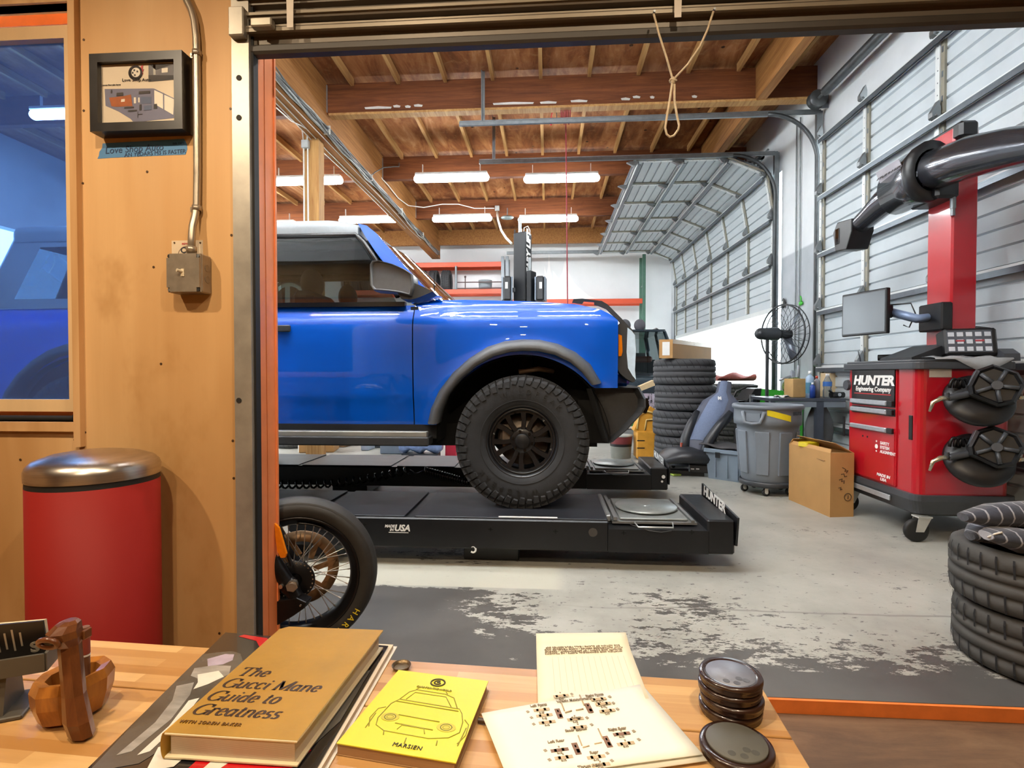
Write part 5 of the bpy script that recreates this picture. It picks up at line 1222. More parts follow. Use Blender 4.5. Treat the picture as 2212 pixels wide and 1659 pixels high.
# second stack behind it
med = tire_mesh(.345, .25, .22, 30, .9); m0 = None; X2, Y2 = at(1590, 850, 8.0).x, 8.15
for i in range(4):
    loc = (X2 + (.0, .01, -.015, .0)[i], Y2, .126 + .252 * i)
    if m0 is None: m0 = med.obj('tire', [TIREW, GRV]); m0.location = loc; WM[m0.name] = Matrix.Translation(loc); tag(m0, 'bottom tire of the shadowed stack in front of the open doorway', 'tire', 'tires stacked before the open door')
    else: put(m0, 'tire', loc, (0, 0, .2 * i), ['', 'second tire up in the shadowed stack in front of the open doorway', 'third tire up in the shadowed stack in front of the open doorway', 'top tire of the shadowed stack, under the folded red cloth'][i], 'tires stacked before the open door')
RCL = mat('faded_red_cloth', '8d4a42', .8, 0, .25, 10)
c = V(X2, Y2, 1.02)
rows = []
for i in range(11):
    a = i / 10; rows.append([c + V(-.27 + .54 * a, .22 * math.cos(t_), .03 + (.05 + .018 * math.sin(a * 9 + k)) * (1 + math.sin(t_)) ) for k, t_ in enumerate([2 * PI * j / 12 for j in range(12)])])
b = MB(); b.grid(rows, close_u=True); b.add(rows[0], [tuple(range(12))]); b.add(rows[-1], [tuple(range(12))])
tag(b.obj('folded_cloth', RCL), 'folded faded red cloth lying on the shadowed tire stack', 'cloth')
# stack of two at the right edge with the blanket
road = tire_mesh(.292, .236, .19, 34, .15, (-.2, .02, .2)); RX, RY = 1.975, 2.215
ra = road.obj('tire', [TIREW, GRV]); ra.location = (RX, RY, .118); WM[ra.name] = Matrix.Translation(ra.location); tag(ra, 'lower used tire of the pair at the right edge of the doorway', 'tire', 'used tires at the doorway')
put(ra, 'tire', (RX - .012, RY + .005, .355), (0, 0, .5), 'upper used tire of the pair at the right, under the striped blanket', 'used tires at the doorway')
t = NT('striped_moving_blanket'); v = t.tc((1, 1, 1)); w = t.n.new('ShaderNodeTexWave'); t.l.new(t.tc((1, .25, .3)), w.inputs[0]); w.inputs['Scale'].default_value = 9; w.inputs['Distortion'].default_value = 2.5; w.inputs['Detail'].default_value = 1
t.set(color=t.mix(t.step(w.outputs[0], .93, .98), t.ramp(t.noise(v, 6, 4), [(.3, '23252c'), (.7, '343743')]), '8d8d92'), rough=.9, sheen=.3); t.bump(t.noise(v, 40, 3), .4, .006); BLKT = t.m
bl = thing('moving_blanket', 'dark pinstriped blanket bunched on top of the used tires at right', 'blanket', (RX, RY, .473))
for j, (xa, ya, xb, yb, z0, hh) in enumerate(((-.28, .02, .33, .12, .500, .045), (-.30, -.10, .33, -.06, .520, .045), (-.16, -.18, .33, -.2, .508, .05), (-.32, .0, .30, .06, .585, .045))):
    rows = []
    for i in range(13):
        u = i / 12; px_b, py_b = RX + xa + (xb - xa) * u, RY + ya + (yb - ya) * u + .02 * math.sin(u * 7 + j)
        sc = min(1, .35 + u * 4) ; rows.append([V(px_b + .0, py_b + (.085 + .02 * math.sin(u * 11 + j)) * sc * math.cos(a), z0 + .015 * math.sin(u * 6 + j * 2) + hh * sc * math.sin(a) * (1 + .15 * math.sin(3 * a + u * 5))) for a in [2 * PI * k / 14 for k in range(14)]])
    b = MB(); b.grid(rows, close_u=True); b.add(rows[0], [tuple(range(14))]); b.add(rows[-1], [tuple(range(14))]); b.obj('blanket_fold', BLKT, bl)
b = MB(); b.tube([V(RX - .305, RY - .10, .530), V(RX - .29, RY - .115, .548), V(RX - .27, RY - .12, .556)], .004, 6); b.obj('frayed_edge', mat('white_lint', 'cfcac0', .9), bl)
# cardboard boxes
CARD = mat('corrugated_cardboard', 'ad834f', .75, 0, .08, 4); CARDI = mat('cardboard_inside', '8a6a45', .8, 0, .08, 4); TAPEC = mat('packing_tape', 'b5935f', .3, 0, .05, 8); YLW = mat('yellow_plastic', 'cdb71e', .4, 0, .06, 10); INK = mat('marker_ink', '3a2b1e', .7)
P0, P1, P2 = atz(1793, 1118), atz(1846, 1114), atz(1705, 1080)
P0 = V(2.265, 4.39, 0); ex = V(.205, .035, 0); ey = V(-.055, .60, 0)
ex = ex.normalized() * .20; hz_ = .515
r = thing('cardboard_box', 'brown cardboard box with open flaps standing on the floor beside the red console', 'box', P0 + (ex + ey) / 2)
b = MB(); c4 = [P0, P0 + ex, P0 + ex + ey, P0 + ey]
b.cs = False
b.add(c4 + [p + V(0, 0, hz_) for p in c4], [(0, 1, 5, 4), (1, 2, 6, 5), (2, 3, 7, 6), (3, 0, 4, 7), (3, 2, 1, 0)]); cb = b.obj('carton', CARD, r, solid=.006)
def flap(a, d, up, nm='box_flap'):
    b = MB(); b.cs = False; b.add([a, a + d, a + d * .96 + up, a + d * .04 + up], [(0, 1, 2, 3)]); return b.obj(nm, CARD, r, solid=.004)
Z = V(0, 0, hz_)
flap(P0 + ex + Z, ey, V(-.13, .0, .075)); flap(P0 + ey + Z, -ey, V(.02, 0, .03)); flap(P0 + Z, ex, V(.02, .10, -.01)); flap(P0 + ey + Z, ex, V(.0, -.05, .05))
b = MB(); b.box(P0 + ex * .5 + ey * .5 + V(0, 0, hz_ - .07), (.18, .5, .004)); b.obj('box_contents', CARDI, r)
b = MB(); q = P0 + ey * .66 + ex * .3 + V(0, 0, hz_ + .02); b.box(q, (.14, .10, .045), rz=.4, ch=.006); b.obj('yellow_wrap', YLW, r)
b = MB(); q = P0 + ey * .9 + ex * .85 + V(0, 0, hz_ + .01); b.box(q, (.10, .18, .03), rz=-.3, ch=.006); b.obj('yellow_wrap', YLW, r)
xe, zz_ = ex.normalized(), V(0, 0, 1); fn = xe.cross(zz_) * -1
def mark(pts): MB().tube([P0 + xe * a + zz_ * c + V(.0, -.0035, 0) for a, c in pts], .0028, 5).obj('marker_writing', INK, r)
mark([(.10, .40), (.13, .385), (.12, .37), (.15, .375), (.135, .355)]); mark([(.09, .345), (.115, .35), (.12, .325), (.14, .33)]); mark([(.075, .30), (.10, .31), (.095, .285), (.118, .295), (.115, .27)]); mark([(.07, .235), (.09, .24), (.085, .22), (.10, .225)])
mark([(.15 + .030 * math.cos(a), .16 + .030 * math.sin(a)) for a in [2 * PI * i / 14 for i in range(15)]]); mark([(.15, .145), (.153, .175)])
# long box on the tall stack
ztop = zs + .316 * 4
Pq = at(1424, 770, 6.42); Pq.z = ztop + .003; d = (at(1452, 770, 6.38) - at(1424, 770, 6.42)); 
r = thing('long_carton', 'long taped cardboard box lying across the top of the tall tire stack', 'box', (SX, SYY, ztop))
a0 = V(at(1424, 750, 6.45).x, 6.45, ztop + .003); a1 = V(at(1453, 750, 6.40).x, 6.40, ztop + .003); a2 = V(at(1537, 750, 7.5).x, 7.5, ztop + .003)
ex2 = a1 - a0; ey2 = a2 - a1; c4 = [a0, a1, a1 + ey2, a0 + ey2]; hb = .225
b = MB(); b.cs = False; b.add(c4 + [p + V(0, 0, hb) for p in c4], [(0, 1, 5, 4), (1, 2, 6, 5), (2, 3, 7, 6), (3, 0, 4, 7), (3, 2, 1, 0), (4, 5, 6, 7)]); b.obj('carton', CARD, r)
b = MB(); nx = (a1 - a0).normalized(); b.box(a0.lerp(a1, .5) + V(0, -.004, .115) + V(-.0, -.002, 0), (.085, .003, .16), rot=Matrix.Rotation(math.atan2(nx.y, nx.x), 3, 'Z')); b.obj('white_label', PAPER, r)
b = MB(); m_ = a1.lerp(a2, .5); b.cs = False; b.add([a1 + V(.003, 0, hb - .05), a2 + V(.003, 0, hb - .05), a2 + V(.003, 0, hb + .002), a1 + V(.003, 0, hb + .002)], [(0, 1, 2, 3)]); b.obj('packing_tape', TAPEC, r)
# round grey bin on its dolly
BIN = mat('grey_bin_plastic', '6d747d', .5, 0, .05, 12, bump=.05); BIND = mat('dark_bin_text', '2d3136', .5)
cx, cy = (1.803 + 2.426) / 2 + .02, 5.30
r = thing('trash_can', 'round grey ribbed waste bin standing on a wheeled dolly', 'bin', (cx, cy, .115))
b = MB(); prof = [(0, .125), (.225, .125), (.232, .135), (.245, .30), (.272, .62), (.276, .66), (.300, .67), (.304, .72), (.300, .81), (.306, .82), (.318, .825), (.320, .85), (.312, .860), (.300, .855), (.296, .83), (.270, .62), (.225, .15), (0, .14)]
b.lathe(prof, 64, (cx, cy, 0)); b.obj('bin_shell', BIN, r)
for k in range(8):
    a = 2 * PI * k / 8 + .25; M = Matrix.Rotation(a, 3, 'Z')
    pts = [V(.248, -.055, .20), V(.248, .055, .20), V(.280, .065, .61), V(.280, -.065, .61)]
    b = MB(); b.cs = False; v8 = [V(cx, cy, 0) + M @ p for p in pts] + [V(cx, cy, 0) + M @ (p + V(-.03, 0, 0)) for p in pts]; b.add(v8, [(0, 1, 2, 3), (0, 4, 5, 1), (1, 5, 6, 2), (2, 6, 7, 3), (3, 7, 4, 0)]); b.obj('bin_rib', BIN, r, bevel=.006)
for sg, a in ((1, -2.35), (-1, .8)):
    M = Matrix.Rotation(a, 3, 'Z'); b = MB()
    b.tube([V(cx, cy, 0) + M @ V(x, y, z) for x, y, z in ((.305, -.10, .80), (.325, -.075, .70), (.327, 0, .685), (.325, .075, .70), (.305, .10, .80))], .016, 8); b.box(V(cx, cy, 0) + M @ V(.303, 0, .745), (.012, .13, .075), rot=M); b.obj('bin_handle', BIN, r)
a = at(1657, 890, 4.99); e = at(1705, 903, 5.03)
b = MB(); th0 = math.atan2(a.y - cy, a.x - cx); th1 = math.atan2(e.y - cy, e.x - cx); rr = .3055
rows = [[V(cx + rr * math.cos(t_), cy + rr * math.sin(t_), z + (a.z - e.z) * -u) for z in (a.z - .035, a.z + .02)] for u, t_ in [(k / 5, th0 + (th1 - th0) * k / 5) for k in range(6)]]
b.grid(rows); b.obj('yellow_sticker', mat('yellow_warning_sticker', 'd9c41a', .5, 0, .05, 30), r)
q = V(cx + .3035 * math.cos(th1 + .25), cy + .3035 * math.sin(th1 + .25), .785)
xx = V(-math.sin(th1 + .25), math.cos(th1 + .25), 0); text('lettering', 'BRUTE', .042, BIND, r, q + V(math.cos(th1 + .25), math.sin(th1 + .25), 0) * .002, xx, (0, 0, 1), bold=.002)
d_ = thing('bin_dolly', 'round dark dolly with pale casters under the grey waste bin', 'dolly', (cx, cy, 0))
b = MB(); b.lathe([(0, .078), (.225, .078), (.250, .085), (.252, .125), (.242, .135), (.238, .100), (0, .098)], 48, (cx, cy, 0)); b.obj('dolly_ring', DGREY, d_)
CWH = mat('pale_caster', 'b9b9b4', .4)
for k in range(5):
    a = 2 * PI * k / 5 + PI * 1.37; q = V(cx + .205 * math.cos(a), cy + .205 * math.sin(a), .036)
    b = MB(); b.lathe([(.012, -.012), (.034, -.012), (.036, 0), (.034, .012), (.012, .012)], 20, q, 'Y'); cc_ = b.obj('caster', BLK, d_); b = MB(); b.box(q + V(0, -.016, .02), (.03, .004, .05)); b.box(q + V(0, .016, .02), (.03, .004, .05)); b.cyl(q + V(0, -.02, 0), q + V(0, .02, 0), .014, n=12); b.obj('caster_fork', CWH, d_)
# grey tote with its lid ajar
TOTE = mat('blue_grey_tote', '6f7b88', .5, 0, .06, 10); 
A = V(1.752, 5.96, 0); B_ = V(2.05, 5.70, 0); u = (B_ - A).normalized(); w_ = V(-u.y, u.x, 0); L, Wd, Ht = .40, .20, .335
r = thing('storage_tote', 'blue grey plastic tote on the floor between the car seat and the waste bin', 'tote', A + u * L / 2 + w_ * Wd / 2)
def tp(a, c, z): return A + u * a + w_ * c + V(0, 0, z)
b = MB(); b.cs = False; b.add([tp(.02, .02, 0), tp(L - .02, .02, 0), tp(L - .02, Wd - .02, 0), tp(.02, Wd - .02, 0), tp(-.01, -.01, Ht), tp(L + .01, -.01, Ht), tp(L + .01, Wd + .01, Ht), tp(-.01, Wd + .01, Ht)], [(0, 1, 5, 4), (1, 2, 6, 5), (2, 3, 7, 6), (3, 0, 4, 7), (3, 2, 1, 0)]); b.obj('tote_body', TOTE, r, solid=.008)
Ru = Matrix(((u.x, w_.x, 0), (u.y, w_.y, 0), (0, 0, 1)))
b = MB(); b.box(tp(L / 2, -.02, Ht - .02), (L + .04, .03, .045), rot=Ru, ch=.006); b.box(tp(L / 2, Wd + .02, Ht - .02), (L + .04, .03, .045), rot=Ru, ch=.006); b.box(tp(-.02, Wd / 2, Ht - .02), (.03, Wd, .045), rot=Ru); b.box(tp(L + .02, Wd / 2, Ht - .02), (.03, Wd, .045), rot=Ru); b.obj('tote_rim', TOTE, r)
for k in (.10, .23, .34): MB().box(tp(k, .0, Ht * .45), (.016, .02, Ht * .75), rot=Ru).obj('tote_rib', TOTE, r)
b = MB(); b.box(tp(.14, -.037, Ht - .06), (.05, .006, .06), rot=Ru); b.obj('tote_latch', CBLK, r)
BLF = mat('dark_felt_sheet', '3d3a3c', .9, 0, .2, 12)
rows = [[tp(-.07 + .52 * i / 8, -.04 + .36 * j / 4, Ht + .012 + .03 * (1 - i / 8) + .012 * math.sin(i * 1.3 + j)) for j in range(5)] for i in range(9)]
tag(MB().grid(rows).obj('floor_mat', BLF, None, solid=.014), 'dark folded car mat lying over the blue grey tote', 'mat')
# racing seat on the floor
SEAT = mat('seat_vinyl_grey', '4d5160', .5, 0, .08, 30, bump=.08); SEATC = mat('seat_suede_blue_grey', '66728c', .85, 0, .1, 60, sheen_=0) if False else mat('seat_suede_blue_grey', '68748e', .85, 0, .1, 60); SEATK = mat('seat_black_leather', '25272c', .42, 0, .1, 30, bump=.06)
YS_ = 6.10
r = thing('car_seat', 'grey and black bucket car seat removed and set on the floor by the tire stack', 'car seat', (1.65, YS_, 0))
def sp(px, py, dy=0): return at(px, py, YS_ + dy * .5)
def loft(name, secs, m, par=r, caps=True):
    b = MB(); b.grid(secs, close_u=True)
    if caps: b.add(secs[0], [tuple(range(len(secs[0])))[::-1]]); b.add(secs[-1], [tuple(range(len(secs[-1])))])
    return b.obj(name, m, par)
def ring_(c, ax, ay, n=14, ex=V(1, 0, 0), ey=V(0, 1, 0)): return [c + ex * (ax * math.cos(2 * PI * k / n)) + ey * (ay * math.sin(2 * PI * k / n)) for k in range(n)]
lean = V(.24, .55, .8).normalized()
# outline pixels of the backrest centre line from base to head
cl = [(1502, 985, 0), (1508, 955, .05), (1524, 925, .10), (1545, 893, .16), (1556, 868, .20), (1562, 850, .24), (1566, 826, .27)]
wid = [.13, .16, .19, .225, .20, .085, .075]; thk = [.08, .085, .09, .09, .08, .055, .045]
cen = [sp(a, c, d) for a, c, d in cl]; side_v = V(.90, -.42, .0).normalized(); th_v = V(.35, .6, -.3).normalized()
loft('backrest', [ring_(c, w_2, t_2, 16, side_v, th_v) for c, w_2, t_2 in zip(cen, wid, thk)], SEAT)
loft('center_panel', [ring_(c - th_v * (t_2 * .72) , w_2 * .55, t_2 * .38, 12, side_v, th_v) for c, w_2, t_2 in list(zip(cen, wid, thk))[1:]], SEATC)
for s, e in ((-1, 'l'), (1, 'r')):
    pts = [c + side_v * (s * w_2 * .80) - th_v * (t_2 * .75) for c, w_2, t_2 in list(zip(cen, wid, thk))[:4]]; MB().tube([pts[0] - V(0, 0, .02)] + pts, [.035, .055, .058, .05, .03], 10).obj('side_bolster', SEATK, r)
q = cen[4] - th_v * .115 + side_v * .01; text('emblem', 'M', .045, WHT, r, q + V(0, -.02, .0), side_v, V(0, .3, .95), bold=.004)
cu = [(1428, 985, -.05), (1450, 975, -.05), (1480, 972, 0), (1512, 978, .05)]
secs = []
for (a, c, d), (w_2, h_2) in zip(cu, ((.10, .05), (.22, .085), (.24, .10), (.2, .10))):
    secs.append(ring_(sp(a, c, d) + V(0, 0, -.05), w_2, h_2, 14, V(-.35, 1, 0).normalized(), V(0, 0, 1)))
loft('seat_cushion', secs, SEATK)
b = MB(); b.box(sp(1515, 1012, -.18) + V(0, 0, 0), (.27, .06, .10), rz=-.25, ch=.02); b.obj('side_trim', CBLK, r)
for px in (1496, 1507): q = sp(px, 1013, -.215); MB().box(q, (.035, .004, .012), rz=-.25).obj('adjuster_switch', mat('switch_silver', 'c9c9c9', .35, .5), r)
b = MB(); q0, q1 = V(1.36, 6.12, .03), V(1.70, 6.08, .03); b.box((q0 + q1) / 2, (.46, .04, .05), rz=-.2); b.box((q0 + q1) / 2 + V(.03, .12, 0), (.46, .04, .05), rz=-.2); b.obj('slide_rail', CBLK, r)
q = sp(1473, 961, -.03); MB().box(q, (.03, .02, .05), rz=.3).obj('buckle', mat('buckle_red', 'b0503a', .5), r)
tag(MB().box(V(1.445, 6.10, .012), (.10, .10, .02), rz=.3, ch=.004).obj('work_glove', mat('lime_glove', '9db04a', .7, 0, .3, 30)), 'small lime and white glove on the floor by the car seat', 'glove')
# yellow-orange bins, bucket and bits beyond the bumper
YB = mat('translucent_yellow_bin', 'c98f2e', .45, 0, .15, 8)
r = thing('yellow_crate', 'amber plastic crate of tools standing left of the tall tire stack', 'crate', (at(1392, 980, 7.3).x, 7.3, 0))
c = V(at(1392, 980, 7.3).x, 7.3, 0)
b = MB(); b.box(c + V(0, 0, .20), (.26, .26, .38), ch=.02); b.obj('lower_bin', YB, r)
for z in (.16, .26): MB().box(c + V(-.07, -.132, z), (.10, .004, .014)).obj('bin_slot', CBLK, r)
b = MB(); b.prism([(-.16, 0), (.14, 0), (.14, .28), (.06, .33), (-.08, .20)], .22, c + V(0, .11, .39), (1, 0, 0), (0, 0, 1)); b.obj('upper_bin', YB, r)
b = MB(); b.tube([c + V(-.12, -.13, .42), c + V(-.10, -.13, .60), c + V(.0, -.13, .66), c + V(.13, -.13, .62)], .012, 6); b.tube([c + V(-.02, -.13, .40), c + V(.0, -.13, .54), c + V(.13, -.13, .55)], .010, 6); b.obj('bin_frame', mat('pale_yellow_frame', 'd9bd77', .5), r)
q = at(1341, 985, 7.35); q = V(q.x, 7.35, 0)
r = thing('paint_bucket', 'clear plastic bucket with a red and black label on the floor under the bumper', 'bucket', q)
b = MB(); b.lathe([(0, .002), (.135, .002), (.15, .30), (.158, .30), (.158, .32), (0, .32)], 28, q); b.obj('pail', mat('cloudy_clear_pail', 'b0b3ac', .35), r)
b = MB(); b.lathe([(.1475, .19), (.1535, .30)], 28, q); b.obj('label_band', mat('label_dark_red', '6b2a2c', .5), r)
b = MB(); b.lathe([(.1465, .165), (.149, .20)], 28, q); b.obj('label_text_band', CBLK, r)
c = at(1362, 920, 7.8); GRN = mat('green_plastic', '1f7a45', .4, 0, .08, 10)
r = thing('green_case', 'green flat plastic case behind the bumper of the blue truck', 'case', V(c.x, 7.8, .36))
b = MB(); b.box((c.x, 7.8, .45), (.34, .22, .10), ch=.02); b.obj('case_shell', GRN, r); b = MB(); b.box((c.x, 7.8, .385), (.36, .24, .03)); b.obj('case_base', PAPER, r)
r = thing('parts_stand', 'small dark stand behind the bumper holding the green case', 'stand', (c.x, 7.8, 0))
b = MB(); b.box((c.x, 7.8, .36), (.40, .26, .02)); b.obj('shelf', DGREY, r)
for sx2 in (-1, 1):
    for sy in (-1, 1): MB().box((c.x + sx2 * .18, 7.8 + sy * .11, .175), (.025, .025, .35)).obj('leg', DGREY, r)
t = NT('black_white_fabric'); n = t.noise(t.tc((2, 2, .8)), 9, 3, .6, 1.5); t.set(color=t.ramp(n, [(.44, '17161c'), (.50, 'b3a7b6')]), rough=.8); ZEB = t.m
c = V(at(1398, 880, 8.05).x, 8.05, 0)
r = thing('fabric_bag', 'black and white patterned fabric bag hanging behind the truck bumper beside the tires', 'bag', c + V(0, 0, .0))
b = MB(); rows = [[c + V(.13 * k_ * math.cos(a), .10 * k_ * math.sin(a), z) for a in [2 * PI * i / 12 for i in range(12)]] for z, k_ in ((.0, .7), (.2, 1), (.45, 1.05), (.72, .95), (.86, .8))]; b.grid(rows, close_u=True); b.add(rows[-1], [tuple(range(12))]); b.obj('bag_body', ZEB, r)
c2 = V(at(1392, 850, 8.0).x, 8.0, .865)
r = thing('open_carton', 'opened cream cardboard box on the patterned bag, seen past the bumper', 'box', c2)
b = MB(); b.prism([(-.16, .0), (.14, .12), (.12, .20), (-.17, .07)], .18, c2 + V(0, .09, .0), (1, 0, 0), (0, 0, 1)); b.obj('carton', mat('cream_card', 'd5bb92', .7), r); b = MB(); b.box(c2 + V(-.13, -.02, .05), (.16, .10, .05), rz=.3, ch=.01); b.obj('blue_wrap', mat('pale_blue_plastic', '93a8d6', .4), r)
# work table against the right wall with its bottles
r = thing('work_table', 'dark metal work table along the wall between the fan and the red console', 'table', (2.95, 6.1, 0))
TBX0, TBX1, TBY0, TBY1, TZ = 2.44, 3.24, 5.98, 6.55, .87
b = MB(); b.box(((TBX0 + TBX1) / 2, (TBY0 + TBY1) / 2, TZ), (TBX1 - TBX0, TBY1 - TBY0, .035), ch=.004); b.obj('tabletop', mat('table_steel_dark', '4b4f58', .4, .4), r)
b = MB(); b.box(((TBX0 + TBX1) / 2, TBY0 + .02, TZ - .05), (TBX1 - TBX0, .03, .06)); b.obj('apron', BIN, r)
for x, y in ((2.97, TBY0 + .03), (TBX0 + .03, TBY1 - .03), (TBX1 - .03, TBY1 - .03), (TBX0 + .03, TBY0 + .03)): MB().box((x, y, (TZ - .02) / 2), (.075 if x == 2.97 else .05, .06, TZ - .02)).obj('leg', mat('table_leg_slate', '3f444e', .45, .2), r)
TT = TZ + .018
def bottle(name, px, h, rr, m, capm, label, Y=6.1, shp=0):
    x = at(px, 860, Y).x; q = V(x, Y, TT); r = thing(name, label, 'bottle', q); b = MB()
    if shp == 0: b.lathe([(0, 0), (rr, 0), (rr, h * .72), (rr * .85, h * .78), (rr * .35, h * .86), (rr * .35, h * .88), (0, h * .88)], 20, q)
    else: b.lathe([(0, 0), (rr * .9, 0), (rr, h * .05), (rr, h * .3), (rr * .86, h * .38), (rr, h * .5), (rr * .95, h * .66), (rr * .4, h * .88), (rr * .4, h * .93), (0, h * .93)], 20, q)
    b.obj('bottle_body', m, r); b = MB(); b.lathe([(0, h * .88), (rr * .45, h * .88), (rr * .4, h), (0, h)], 16, q); b.obj('bottle_cap', capm, r); return r, q
CLR = glass('clear_bottle_plastic', (.82, .88, .9), .12, .05, .25, (.8, .85, .9))
r, q = bottle('spray_bottle', 1749, .30, .042, mat('pale_blue_bottle', '9fb6cf', .3), WHT, 'pale blue bottle with white top, leftmost on the work table')
b = MB(); b.lathe([(.0425, .05), (.0425, .17)], 20, q); b.obj('bottle_label', mat('teal_label', '3c6f86', .5), r)
r, q = bottle('small_bottle', 1755, .17, .028, mat('deep_blue_bottle', '23418f', .3), WHT, 'small deep blue bottle standing just before the pale blue one', 6.04)
r, q = bottle('squeeze_bottle', 1764, .245, .034, mat('grey_bottle', '8d8f94', .35), mat('red_cap', 'c0452f', .4), 'grey bottle with a red cap on the work table', 6.15)
r, q = bottle('water_bottle', 1787, .27, .046, CLR, WHT, 'clear water bottle with blue band on the work table', 6.1, 1)
b = MB(); b.lathe([(.0465, .13), (.0465, .18)], 20, q); b.obj('bottle_label', mat('blue_label', '3d6fb8', .5), r)
def simplebox(name, px, py0, py1, w, d, Y, m, label, cat='box', rz=0, base=None):
    x = at(px, py1, Y).x; h = at(px, py0, Y).z - TT if base is None else at(px, py0, Y).z - base; z0 = TT if base is None else base
    o = MB().box((x, Y, z0 + h / 2), (w, d, h), rz=rz, ch=.004).obj(name, m); return tag(rebase(o, (x, Y, z0)), label, cat)
simplebox('carton', 1722, 818, 855, .22, .16, 6.27, mat('tan_card', 'bf9a63', .7), 'opened tan cardboard box on the work table left of the bottles', rz=.2)
simplebox('carton', 1802, 806, 850, .26, .12, 6.42, mat('pale_card', 'cbb48d', .7), 'pale cardboard box on the work table behind the water bottle')
o = sheet('paper_sheet', [(2.50, 6.0, TT), (2.68, 6.03, TT), (2.66, 6.12, TT), (2.54, 6.15, TT)], .002, PAPER, 'crumpled white paper on the work table edge', 'paper', .03)
r = thing('clamp_tool', 'black hand clamp with a round chrome centre lying on the work table by the console', 'tool', (2.98, 6.06, TT))
q = V(at(1808, 850, 6.06).x, 6.06, TT); r.location = q; WM[r.name] = Matrix.Translation(q)
b = MB(); b.box(q + V(0, 0, .035), (.16, .09, .06), rz=.3, ch=.015); b.cyl(q + V(-.05, -.02, .05), q + V(-.11, -.04, .09), .012, n=8); b.obj('tool_body', CBLK, r); b = MB(); b.cyl(q + V(.0, -.048, .04), q + V(.0, -.056, .04), .018, n=16); b.obj('tool_disc', SIL, r)
t = NT('camouflage_cloth'); n = t.noise(t.tc(), 14, 3); t.set(color=t.ramp(n, [(.42, '23261c'), (.5, '6f8440'), (.58, '2e3324'), (.66, '8fa35a')]), rough=.8); CAMO = t.m
q = V(at(1715, 830, 6.48).x, 6.475, TT)
r = thing('camouflage_pouch', 'green camouflage pouch with handles on the work table below the fan', 'pouch', q)
b = MB(); b.ball(q + V(0, 0, .115), (.14, .07, .115), 16, 10); b.obj('pouch_body', CAMO, r); b = MB(); b.box(q + V(-.02, 0, .26), (.05, .04, .10), ch=.01); b.cyl(q + V(.04, 0, .24), q + V(.05, 0, .37), .014, n=10); b.tube([q + V(-.04, 0, .24), q + V(-.12, -.02, .22), q + V(-.18, -.02, .19)], .014, 8); b.obj('hose_fittings', SIL, r)
# things hung and stored under the table
r = thing('grey_jacket', 'grey work jacket hanging below the right end of the work table', 'jacket', (3.03, 6.02, .45))
rows = []
for i in range(7):
    u = i / 6; rows.append([V(3.03 + (.03 + .13 * math.sin(PI * (u * .8 + .1))) * math.cos(a), 6.12 + .05 * math.sin(a), .80 - .55 * u + .02 * math.sin(5 * a)) for a in [2 * PI * k / 12 for k in range(12)]])
b = MB(); b.grid(rows, close_u=True); b.add(rows[-1], [tuple(range(12))]); b.obj('jacket_body', mat('grey_fabric', '5d5f60', .85, 0, .12, 10), r)
b = MB(); b.cyl((3.03, 6.12, .79), (3.03, 6.12, .851), .008, n=8); b.obj('hanging_loop', CBLK, r)
o = MB().box((2.70, 6.2, .20), (.36, .28, .40), ch=.006).obj('storage_carton', mat('brown_card', '7d6748', .75)); tag(rebase(o, (2.70, 6.2, 0)), 'brown carton stored under the work table behind the waste bin', 'box')
r = thing('white_bucket', 'tall pale bucket standing on the carton under the work table', 'bucket', (2.74, 6.2, .402)); b = MB(); b.lathe([(0, 0), (.10, 0), (.12, .36), (.125, .37), (.11, .37), (0, .35)], 24, (2.74, 6.2, .402)); b.obj('pail', mat('ivory_plastic', 'c9c6ba', .5), r)
# lime green machine hood and green lidded tank behind the bin
LIME = mat('bright_green_panel', '3fae35', .4, 0, .05, 6)
q = V(at(1650, 870, 7.45).x, 7.45, 0)
r = thing('green_machine', 'bright green machine cover with black end behind the waste bin', 'machine', q)
b = MB(); b.prism([(-.22, .0), (.42, .0), (.42, .86), (.30, .92), (-.12, .96), (-.22, .70)], .42, q + V(0, .21, 0), (1, 0, 0), (0, 0, 1)); b.obj('cover', LIME, r)
b = MB(); b.prism([(-.33, .1), (-.215, .1), (-.115, .965), (-.20, .955), (-.30, .80)], .43, q + V(0, .215, 0), (1, 0, 0), (0, 0, 1)); b.obj('end_panel', CBLK, r)
b = MB(); b.tube([q + V(-.46, -.1, .78), q + V(-.40, -.1, .92), q + V(-.26, -.1, .985), q + V(-.12, -.1, .99)], .016, 8); b.tube([q + V(-.46, -.1, .78), q + V(-.30, -.1, .78)], .014, 8); b.obj('guard_bar', CBLK, r)
b = MB(); b.box(q + V(-.24, -.218, .83), (.07, .008, .10), rz=0); b.obj('rating_plate', mat('grey_plate', '7d8184', .5), r)
